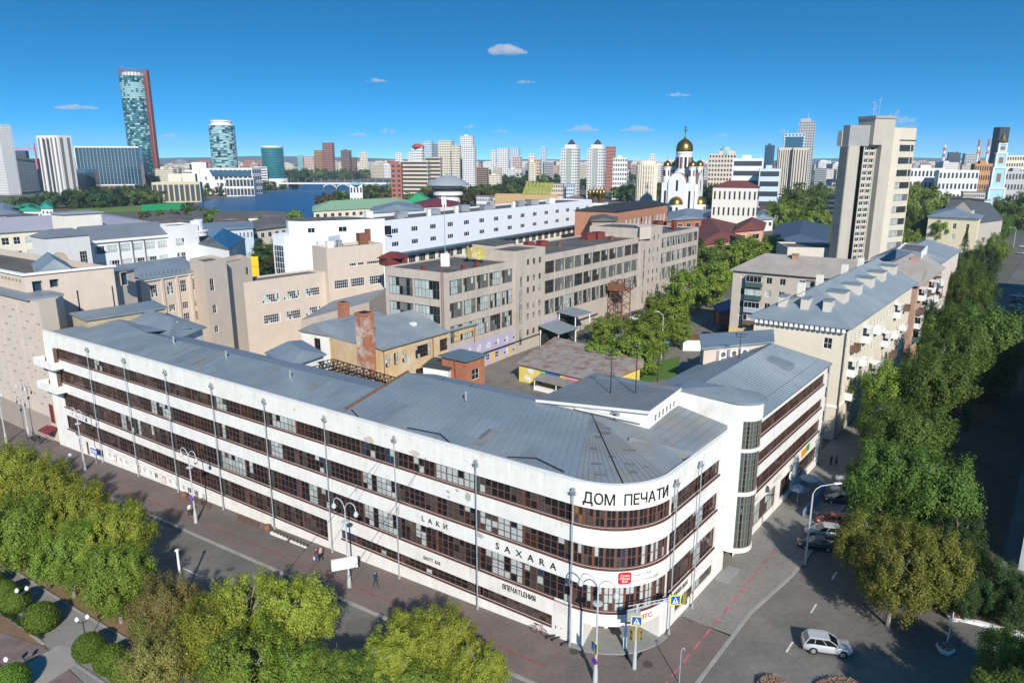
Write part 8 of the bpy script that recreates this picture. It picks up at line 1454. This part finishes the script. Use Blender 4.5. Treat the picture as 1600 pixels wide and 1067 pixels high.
# overhead wires across the avenue
for i, (P, Q, lb_) in enumerate((((at(306, 814, -1.6), 8.2), (at(546, 916, -.7), 8.4), 'overhead wire from the avenue lamp to the light-box lamp'), ((at(546, 916, -.7), 8.4), (lp, 8.6), 'overhead wire from the light-box lamp to the corner lamp'), ((lf(26, 12), 17.8), (lf(15, -26), 6.5), 'long wire crossing from the roof over the avenue'), ((lf(30, 12), 17.8), (lf(22, -26), 6.0), 'second long wire crossing from the roof over the avenue'))):
    b = MB(); A_, B_ = Vector((*P[0], P[1])), Vector((*Q[0], Q[1])); b.path([tuple(A_.lerp(B_, k / 10) - Vector((0, 0, 1.6 * (k / 10) * (1 - k / 10)))) for k in range(11)], .022, 4); tag(b.obj('overhead_wire', dark), lb_, 'wire', 'overhead wires')
# ---------------------------------------------------------------- vehicles
tyre = mat('tyre_rubber', (.018, .018, .018), .85, 0); rim = mat('alloy_rim', (.50, .51, .52), .35, .05, metal=.7); cglass = mat('car_glass', (.008, .011, .013), .05, 0, spec=.7); headl = mat('headlamp', (.65, .66, .68), .15, 0, spec=.8); taill = mat('tail_lamp', (.35, .01, .01), .2, 0, spec=.7); trimb = mat('car_trim', (.025, .025, .026), .6, 0)
def paint(nm, c): 
    m = mat(nm, c, .28, 0, spec=.6); b = m.node_tree.nodes['Principled BSDF']; b.inputs['Coat Weight'].default_value = .6; b.inputs['Coat Roughness'].default_value = .06; return m
def car(label, p, rz, pm, kind='sedan', z=.02, group='parked cars'):
    t = thing('car', label, 'car', (p.x, p.y, z), rz, group); t.scale = (.88, .88, .88)
    if kind == 'suv': L_, W, hb, hr, st, gh = 4.68, 1.9, 1.05, 1.66, [(-2.34, .74, .5, .95), (-2.28, .84, .34, 1.06), (-1.5, .94, .26, 1.08), (0, .95, .24, 1.06), (1.1, .95, .26, 1.04), (1.75, .9, .28, .98), (2.2, .78, .34, .82), (2.34, .62, .45, .68)], ((-2.2, .8), (-1.78, .7), (.12, .72), (1.05, .82))
    elif kind == 'hatch': L_, W, hb, hr, st, gh = 4.2, 1.75, .92, 1.5, [(-2.1, .7, .45, .85), (-2.02, .8, .3, .93), (-1.2, .87, .22, .95), (0, .875, .2, .93), (1.0, .87, .22, .9), (1.6, .82, .25, .82), (2.0, .7, .3, .7), (2.1, .55, .4, .6)], ((-1.98, .72), (-1.5, .6), (.2, .62), (1.0, .74))
    else: L_, W, hb, hr, st, gh = 4.6, 1.8, .92, 1.45, [(-2.3, .68, .45, .86), (-2.2, .8, .3, .94), (-1.3, .89, .22, .96), (0, .9, .2, .93), (1.1, .89, .22, .9), (1.75, .84, .25, .82), (2.2, .7, .3, .68), (2.3, .55, .4, .58)], ((-1.75, .74), (-1.0, .6), (.25, .62), (1.1, .76))
    b = MB(); ring = lambda x, w_, z0_, z1_: [(x, -w_ * .9, z0_), (x, -w_, z0_ + .16), (x, -w_ * 1.005, z0_ + (z1_ - z0_) * .55), (x, -w_ * .97, z1_ - .08), (x, -w_ * .86, z1_), (x, 0, z1_ + .03), (x, w_ * .86, z1_), (x, w_ * .97, z1_ - .08), (x, w_ * 1.005, z0_ + (z1_ - z0_) * .55), (x, w_, z0_ + .16), (x, w_ * .9, z0_)]
    rg = [ring(*s) for s in st]; base = 0
    for r_ in rg: b.v += r_
    for i in range(len(rg) - 1):
        for k in range(11): k2 = (k + 1) % 11; b.f.append((i * 11 + k, (i + 1) * 11 + k, (i + 1) * 11 + k2, i * 11 + k2)); b.m.append(0)
    b.f.append(tuple(range(11))); b.m.append(0); b.f.append(tuple(reversed(range((len(rg) - 1) * 11, len(rg) * 11)))); b.m.append(0); b.obj('body', pm, t, None, 0, True)
    (x0, w0), (x1, w1), (x2, w2), (x3, w3) = gh; zb = hb - .02
    b = MB(); g = [(x0, zb, w0), (x1, hr - .02, w1), (x2, hr - .02, w2), (x3, zb, w3)]
    b.q((x3, -w3, zb), (x3, w3, zb), (x2, w2, hr - .03), (x2, -w2, hr - .03)); b.q((x0, w0, zb), (x0, -w0, zb), (x1, -w1, hr - .03), (x1, w1, hr - .03))
    for s in (-1, 1): P = [(x0, s * w0, zb), (x3, s * w3, zb), (x2, s * w2, hr - .03), (x1, s * w1, hr - .03)]; b.q(*(P if s < 0 else P[::-1]))
    b.obj('windows', cglass, t); b = MB(); xm = (x1 + x2) / 2; b.hexa([(x1 - .06, -w1 - .02, hr - .06), (x2 + .06, -w2 - .02, hr - .06), (x2 + .06, w2 + .02, hr - .06), (x1 - .06, w1 + .02, hr - .06), (x1, -w1 + .08, hr + .02), (x2, -w2 + .1, hr + .02), (x2, w2 - .1, hr + .02), (x1, w1 - .08, hr + .02)]); rf2 = b.obj('roof', pm, t)
    for s in (-1, 1):
        b = MB(); b.path([(x3 + .02, s * (w3 + .012), zb), (x2, s * (w2 + .012), hr - .03)], .045, 4); b.obj('pillar', pm, t); b = MB(); b.path([(x0 - .02, s * (w0 + .012), zb), (x1, s * (w1 + .012), hr - .03)], .06, 4); b.obj('pillar', pm, t)
        for q in ((.36, .36), (.72, .70)) if kind == 'suv' else ((.45, .45),): a_ = x3 + (x0 - x3) * q[0]; c_ = x2 + (x1 - x2) * q[1]; wa, wc = w3 + (w0 - w3) * q[0], w2 + (w1 - w2) * q[1]; b = MB(); b.path([(a_, s * (wa + .012), zb), (c_, s * (wc + .012), hr - .03)], .035, 4); b.obj('pillar', pm, t)
    if kind == 'suv':
        for s in (-1, 1): b = MB(); b.path([(x1 + .1, s * (w1 - .04), hr + .06), (x2 - .1, s * (w2 - .04), hr + .06)], .025, 6); b.obj('roof_rail', rim, rf2)
    wr_ = .35 if kind == 'suv' else .31; wy = W / 2 - .11
    for x in (-L_ * .29, L_ * .295):
        for s in (-1, 1):
            b = MB(); b.tube((0, -.115, 0), (0, .115, 0), wr_, wr_, 20); w_ = b.obj('wheel', tyre, t, (x, s * wy, wr_)); b = MB(); b.tube((0, s * .118, 0), (0, s * .128, 0), wr_ * .66, wr_ * .6, 16); b.obj('rim', rim, w_)
            b = MB(); b.tube((x, s * (W / 2 - .04), wr_), (x, s * (W / 2 - .0), wr_), wr_ + .09, wr_ + .09, 20); b.obj('wheel_arch', trimb, t)
    for s in (-1, 1):
        b = MB(); b.hexa([(L_ / 2 - .42, s * W * .36 - .18, hb - .36), (L_ / 2 - .12, s * W * .33 - .18, hb - .38), (L_ / 2 - .12, s * W * .33 + .18, hb - .38), (L_ / 2 - .42, s * W * .36 + .18, hb - .36), (L_ / 2 - .5, s * W * .36 - .18, hb - .16), (L_ / 2 - .2, s * W * .33 - .16, hb - .2), (L_ / 2 - .2, s * W * .33 + .16, hb - .2), (L_ / 2 - .5, s * W * .36 + .18, hb - .16)]); b.obj('headlight', headl, t)
        b = MB(); b.box(-L_ / 2 - .01, -L_ / 2 + .1, s * W * .38 - .08, s * W * .38 + .08, hb - .26, hb - .06); b.obj('tail_light', taill, t); b = MB(); b.box(x3 - .35, x3 - .18, s * (W / 2 + .02) - .09, s * (W / 2 + .02) + .09, hb - .02, hb + .12); b.obj('mirror', pm, t)
        b = MB(); b.box(-L_ * .2, L_ * .2, s * (W / 2) - .012, s * (W / 2) + .012, .2, .34); b.obj('sill_trim', trimb, t)
        for x in (-.1, .75): b = MB(); b.box(x - .12, x + .04, s * (W / 2 + .005) - .02, s * (W / 2 + .005) + .02, hb - .2, hb - .15); b.obj('door_handle', pm, t)
    b = MB(); b.box(L_ / 2 - .1, L_ / 2 + .01, -.45, .45, .42, .58); b.box(-L_ / 2 - .01, -L_ / 2 + .1, -.6, .6, .34, .48); b.obj('bumper_trim', trimb, t); b = MB(); b.box(L_ / 2 - .02, L_ / 2 + .02, -.26, .26, .34, .45); b.obj('number_plate', trim_w, t)
    return t
silver = paint('silver_paint', (.44, .45, .46)); whitec = paint('white_car_paint', (.70, .70, .69)); blackc = paint('black_car_paint', (.01, .01, .012)); orangec = paint('orange_red_paint', (.42, .07, .025)); darkg = paint('graphite_paint', (.04, .042, .045)); bluec = paint('steel_blue_paint', (.16, .22, .28))
p = (at(1255, 1012, .3) + at(1333, 1020, .3)) / 2 + Vector((0, .4)); pa_, pb_ = atg(1268, 1032), atg(1322, 1040); car('silver estate car driving across the crossing', p, math.atan2(pb_.y - pa_.y, pb_.x - pa_.x) + .02, silver, 'suv', .03, 'cars near the crossing')
pk_r = math.atan2(RV.y, RV.x) + 2.0
for px, py, pm, kd, lb_ in ((1275, 848, blackc, 'sedan', 'black car, lowest of the parked row by the lamp post'), (1287, 830, silver, 'suv', 'silver boxy car with blue rear window in the parked row'), (1300, 811, orangec, 'hatch', 'orange-red car in the parked row'), (1313, 778, darkg, 'sedan', 'dark graphite car parked in tree shade'), (1324, 765, silver, 'sedan', 'silver saloon parked behind the graphite car'), (1331, 748, whitec, 'sedan', 'white car at the far end of the parked row')):
    car(lb_, at(px, py, .6), pk_r, pm, kd, .03)
car('white car standing in the factory yard among trees', at(993, 497, .6), 2.8, whitec, 'suv', -.03); car('dark car at the yard wall, left of two', at(1105, 522, .6), .6, darkg, 'sedan', -.03); car('dark car at the yard wall, right of two', at(1130, 512, .6), .6, blackc, 'sedan', -.03)
for i, (px, py, pm) in enumerate(((1588, 470, darkg), (1590, 479, silver), (1586, 488, blackc), (1590, 462, whitec), (1594, 395, silver), (1598, 385, whitec))): car(['graphite car in the shaded roadside row', 'silver car in the shaded roadside row', 'black car in the shaded roadside row', 'white car in the shaded roadside row', 'silver car at the far crossing', 'white car at the far crossing'][i], at(px, py, .6), R_(52) + 1.2, pm, 'sedan', .03)
# ---------------------------------------------------------------- bicycles, scooters, cafe terrace
def bicycle(p, rz, label, c, z):
    t = thing('bicycle', label, 'bicycle', (p.x, p.y, z), rz, 'bicycles and scooters at the corner')
    for x in (-.52, .52):
        b = MB(); pts = [(x + .33 * math.cos(a), 0, .34 + .33 * math.sin(a)) for a in [2 * math.pi * k / 16 for k in range(17)]]; b.path(pts, .025, 5); w_ = b.obj('wheel', tyre, t); b = MB()
        for k in range(6): a = math.pi * k / 6; b.tube((x + .32 * math.cos(a), 0, .34 + .32 * math.sin(a)), (x - .32 * math.cos(a), 0, .34 - .32 * math.sin(a)), .006, .006, 3)
        b.obj('spokes', rim, w_)
    b = MB(); b.path([(-.52, 0, .34), (-.15, 0, .85), (.38, 0, .85), (-.08, 0, .34), (-.15, 0, .85)], .025, 5); b.path([(-.08, 0, .34), (-.52, 0, .34)], .02, 5); b.path([(.52, 0, .34), (.36, 0, 1.0)], .025, 5); b.obj('frame', c, t); b = MB(); b.path([(.3, -.28, 1.05), (.36, 0, 1.02), (.3, .28, 1.05)], .02, 5); b.obj('handlebar', dark, t); b = MB(); b.hexa([(-.32, -.08, .9), (-.02, -.04, .9), (-.02, .04, .9), (-.32, .08, .9), (-.32, -.07, .96), (-.02, -.03, .96), (-.02, .03, .96), (-.32, .07, .96)]); b.obj('saddle', dark, t)
def scooter(p, rz, label, c, z):
    t = thing('kick_scooter', label, 'scooter', (p.x, p.y, z), rz, 'bicycles and scooters at the corner')
    for x in (-.5, .5): b = MB(); b.tube((x, -.03, .12), (x, .03, .12), .12, .12, 12); b.obj('wheel', tyre, t)
    b = MB(); b.box(-.45, .35, -.08, .08, .14, .19); b.obj('deck', dark, t); b = MB(); b.path([(.5, 0, .14), (.36, 0, 1.12)], .03, 6); b.obj('stem', c, t); b = MB(); b.path([(.34, -.25, 1.1), (.36, 0, 1.13), (.34, .25, 1.1)], .022, 5); b.obj('handlebar', dark, t)
bz = lambda p: zg(p.x) + .145
for (px, py, kind, rz, lb_, c) in ((842, 990, 'b', cz + .1, 'pink-wheeled bicycle leaning by the corner wall', mat('bike_pink', (.55, .30, .28), .5, 0)), (862, 996, 's', cz + 1.0, 'black kick scooter right of the bicycle', dark), (870, 999, 's', cz + 1.1, 'second black kick scooter beside the wall', dark), (884, 1006, 's', cz + 1.2, 'yellow and black kick scooter nearest the corner', mat('scooter_yellow', (.55, .38, .05), .5, 0))):
    p = at(px, py, .1); (bicycle if kind == 'b' else scooter)(p, rz, lb_, c, bz(p))
for i in range(5):
    p = lf(106 + i * 1.2, -1.5 - .3 * (i % 2)); bicycle(p, cz + 1.2, ['leftmost', 'second', 'middle', 'fourth', 'rightmost'][4 - i] + ' bicycle parked in front of the theatre plinth', dark, bz(p))
for i, (tt, pq, c, lb_) in enumerate(((39.5, 1.6, mat('parasol_blue', (.16, .22, .32), .8, 0), 'open pale blue parasol of the cafe terrace'), (43.5, 1.8, greyb, 'grey parasol of the cafe terrace'))):
    p = rf(tt, pq); t = thing('parasol', lb_, 'parasol', (p.x, p.y, .14), .3, 'terrace parasols'); b = MB(); b.tube((0, 0, 0), (0, 0, 2.6), .04); b.obj('pole', galv, t); b = MB(); b.lathe((0, 0, 0), [(1.25, 2.15), (.7, 2.45), (0, 2.6)], 8); b.obj('canopy', c, t)
tf = thing('terrace_fence', 'pale blue banner fence around the cafe terrace', 'fence'); a_, c_, d_ = rf(36.5, 3.2), rf(46, 3.2), rf(46, .3); b = MB()
for u0, u1, nm in ((a_, c_, 'front_banner'), (c_, d_, 'side_banner')): b = MB(); dd = (u1 - u0).normalized(); b.obox(u0, dd, 0, (u1 - u0).length, -.03, .03, .25, 1.15); b.obj(nm, mat('banner_blue', (.26, .36, .52), .7, .2, 1.5), tf)
bx = at(1158, 856, .3); b = MB(); b.box(-.4, .4, -.3, .3, 0, .7); b.box(-.45, .45, -.35, .35, .7, .76); tag(b.obj('crate_box', mat('box_brown', (.22, .10, .05), .85, .15), None, (bx.x, bx.y, .14), .6), 'small brown box under the stair tower overhang', 'box')
gr = thing('floor_grating', 'dark steel floor grating beside the stair tower', 'grating'); g0, g1, g2 = rf(17.3, .2), rf(20.6, .2), rf(20.6, 1.6)
for k in range(14): b = MB(); p = g0.lerp(g1, k / 13); b.obox(p, NR, 0, 1.4, -.03, .03, .145, .18); b.obj('bar', galv, gr)
# ---------------------------------------------------------------- people
def person_mesh(stride, arm, shirt, pants, hair, bag=None):
    me = bpy.data.meshes.new('skeleton'); s = stride
    V = [(0, 0, .95), (0, 0, 1.2), (0, 0, 1.42), (0, 0, 1.52), (.01, 0, 1.66), (.03, 0, 1.74), (0, .17, 1.40), (-arm * .5, .24, 1.14), (arm * .4 + .05, .25, .9), (0, -.17, 1.40), (arm * .5, -.24, 1.14), (-arm * .3 + .1, -.25, .9), (0, .09, .9), (s * .5, .10, .5), (s * .9, .10, .08), (s * .9 + .16, .11, .04), (0, -.09, .9), (-s * .3, -.10, .5), (-s, -.10, .1), (-s + .14, -.11, .04)]
    E = [(0, 1), (1, 2), (2, 3), (3, 4), (4, 5), (2, 6), (6, 7), (7, 8), (2, 9), (9, 10), (10, 11), (0, 12), (12, 13), (13, 14), (14, 15), (0, 16), (16, 17), (17, 18), (18, 19)]
    Rr = [.15, .14, .15, .06, .105, .09, .08, .055, .04, .08, .055, .04, .105, .075, .05, .045, .105, .075, .05, .045]
    me.from_pydata(V, E, []); o = bpy.data.objects.new('skeleton', me); COL.objects.link(o); o.modifiers.new('skin', 'SKIN'); sv = me.skin_vertices[0].data
    for i, r in enumerate(Rr): sv[i].radius = (r, r * (1.15 if i in (1, 2) else 1))
    sv[0].use_root = True; o.modifiers.new('sub', 'SUBSURF').levels = 1; bpy.context.view_layer.update(); out_ = bpy.data.meshes.new_from_object(o.evaluated_get(bpy.context.evaluated_depsgraph_get())); bpy.data.objects.remove(o)
    out_.name = 'body'; out_.materials.clear()
    for m in (shirt, pants, mat('skin_tone', (.48, .30, .22), .6, .05), hair, dark): out_.materials.append(m)
    for p in out_.polygons:
        c = p.center; z = c.z; far_arm = abs(c.y) > .2
        p.material_index = 3 if (z > 1.66 and c.x < .06) or z > 1.76 else (2 if z > 1.5 or (far_arm and z < .98) else (0 if z > .98 or far_arm else (4 if z < .1 else 1))); p.use_smooth = True
    return out_
def cloth(nm, c): return mat(nm, c, .85, .1, 3)
navy, grey_c, white_c, burg, black_c, blue_c, yel_c, tan_c = cloth('navy_cloth', (.02, .04, .09)), cloth('grey_cloth', (.18, .18, .19)), cloth('white_cloth', (.66, .66, .68)), cloth('burgundy_cloth', (.16, .03, .05)), cloth('black_cloth', (.015, .015, .017)), cloth('denim', (.06, .10, .18)), cloth('mustard_cloth', (.45, .32, .05)), cloth('tan_cloth', (.42, .33, .25)); hairb = cloth('brown_hair', (.05, .03, .02))
def person(p, rz, label, st, shirt, pants, z=None, bag=None):
    t = thing('person', label, 'person', (p.x, p.y, zg(p.x) + .14 if z is None else z), rz, 'people on the pavements'); link('body', person_mesh(st, .12 if st else .03, shirt, pants, hairb), t)
    if bag: b = MB(); b.hexa([(-.12, .27, .45), (.14, .27, .45), (.14, .36, .45), (-.12, .36, .45), (-.1, .28, .78), (.12, .28, .78), (.12, .35, .78), (-.1, .35, .78)]); b.obj('bag', bag, t)
al = math.atan2(LV.y, LV.x)
person(at(495, 878, -1), al, 'person in a burgundy top carrying a white bag, walking along the wall', .2, burg, blue_c, None, white_c); person(at(502, 876, -1), al, 'person in a pale tan top walking beside the burgundy one', .18, tan_c, black_c); person(at(587, 914, -.5), al + math.pi, 'person in dark blue clothes walking alone on the pavement', .22, navy, navy); person(at(297, 803, -1.6), al, 'person in a white shirt walking behind the avenue lamp', .2, white_c, black_c); person(at(150, 711, -2.7), al + 2.8, 'person in a mustard top near the far balconies', .15, yel_c, blue_c); person(at(155, 709, -2.7), al + 3.0, 'person in light clothes next to the mustard top', .15, white_c, blue_c); person(at(111, 722, -3), al, 'person in white standing near the theatre corner', .0, white_c, grey_c)
person(at(1298, 728, .14), 2.2, 'person in black beside the terrace, left of two', .1, black_c, black_c, .14); person(at(1306, 728, .14), 2.0, 'person in black beside the terrace, right of two', .12, grey_c, black_c, .14); person(at(62, 690, -3.2), .8, 'person in dark clothes under the theatre awning', 0, black_c, blue_c); person(at(50, 686, -3.2), 2.0, 'person in grey waiting by the parked bicycles', 0, grey_c, black_c)
# ---------------------------------------------------------------- clouds
def cloud(px, py, rx, ry, D, label, seed):
    c = atY(px, py, D); k = D / FPX; r = random.Random(seed); t = []; b = bmesh.new()
    n = 7 + int(rx / 5)
    for i in range(n):
        f = r.uniform(-1, 1); s = (1 - abs(f) ** 1.5) * r.uniform(.55, 1) + .18
        m = Matrix.Translation((f * rx * k, r.uniform(-.5, .5) * rx * k * .6, (-.45 + s * .45) * ry * k)) @ Matrix.Diagonal((rx * k * r.uniform(.22, .36), rx * k * .35, ry * k * s * .75, 1)); bmesh.ops.create_icosphere(b, subdivisions=3, radius=1, matrix=m)
    me = bpy.data.meshes.new('cloud'); b.to_mesh(me); b.free(); me.materials.append(cloudm); o = link('cloud', me, None, (c.x, D, c.z)); rm_ = o.modifiers.new('join', 'REMESH'); rm_.mode = 'VOXEL'; rm_.voxel_size = max(ry * k * .13, 8)
    tx = bpy.data.textures.new('cloud_noise', 'CLOUDS'); tx.noise_scale = ry * k * .5; tx.noise_depth = 3; dm_ = o.modifiers.new('billow', 'DISPLACE'); dm_.texture = tx; dm_.strength = ry * k * .55; dm_.mid_level = .55
    return tag(o, label, 'cloud', 'small fair-weather clouds')
cloudm = bpy.data.materials.new('cloud_vapour'); cloudm.use_nodes = True; cn_t = cloudm.node_tree; cn_t.nodes.remove(cn_t.nodes['Principled BSDF']); pv = cn_t.nodes.new('ShaderNodeVolumePrincipled'); pv.inputs['Color'].default_value = (1, 1, 1, 1); pv.inputs['Density'].default_value = .006; pv.inputs['Anisotropy'].default_value = .0; cn_t.links.new(pv.outputs[0], cn_t.nodes['Material Output'].inputs['Volume'])
for i, (px, py, rx, ry, lb_) in enumerate(((788, 78, 30, 11, 'highest and largest white cloud, upper centre of the sky'), (117, 167, 28, 6, 'flat cloud left of the glass skyscraper'), (264, 212, 14, 5, 'small cloud between the skyscraper and the round tower'), (606, 204, 11, 8, 'small puffy cloud above the twin red blocks'), (562, 210, 18, 4, 'thin flat cloud above the twin red blocks'), (822, 128, 14, 4, 'small flat cloud below the highest cloud'), (912, 201, 22, 8, 'puffy cloud above the twin white towers'), (996, 201, 22, 7, 'puffy cloud left of the church dome'), (736, 198, 12, 4, 'tiny cloud above the tallest white tower'), (783, 205, 14, 4, 'tiny flat cloud right of the high-rise group'), (1060, 148, 16, 4, 'faint cloud high above the church'), (1130, 211, 14, 4, 'faint flat cloud right of the church cross'), (1221, 204, 9, 6, 'small cloud left of the tall antenna tower'), (1417, 187, 15, 9, 'puffy cloud directly above the concrete tower'), (588, 126, 15, 4, 'faint high cloud, left of the highest cloud'))):
    cloud(px, py, rx, ry, 9500, lb_, i + 3)

# ================================================================ AIR
b = MB(); b.box(-9500, 9500, -600, 9000, -12, 270); hz_ = b.obj('haze', None)
hm = bpy.data.materials.new('thin_haze'); hm.use_nodes = True; ht = hm.node_tree; ht.nodes.remove(ht.nodes['Principled BSDF']); hv = ht.nodes.new('ShaderNodeVolumePrincipled'); hv.inputs['Color'].default_value = (.62, .78, .95, 1); hv.inputs['Density'].default_value = 7.5e-5; hv.inputs['Anisotropy'].default_value = 0
ht.links.new(hv.outputs[0], ht.nodes['Material Output'].inputs['Volume']); hz_.data.materials.clear(); hz_.data.materials.append(hm); stuff(hz_, 'thin pale haze over the whole city', 'haze')
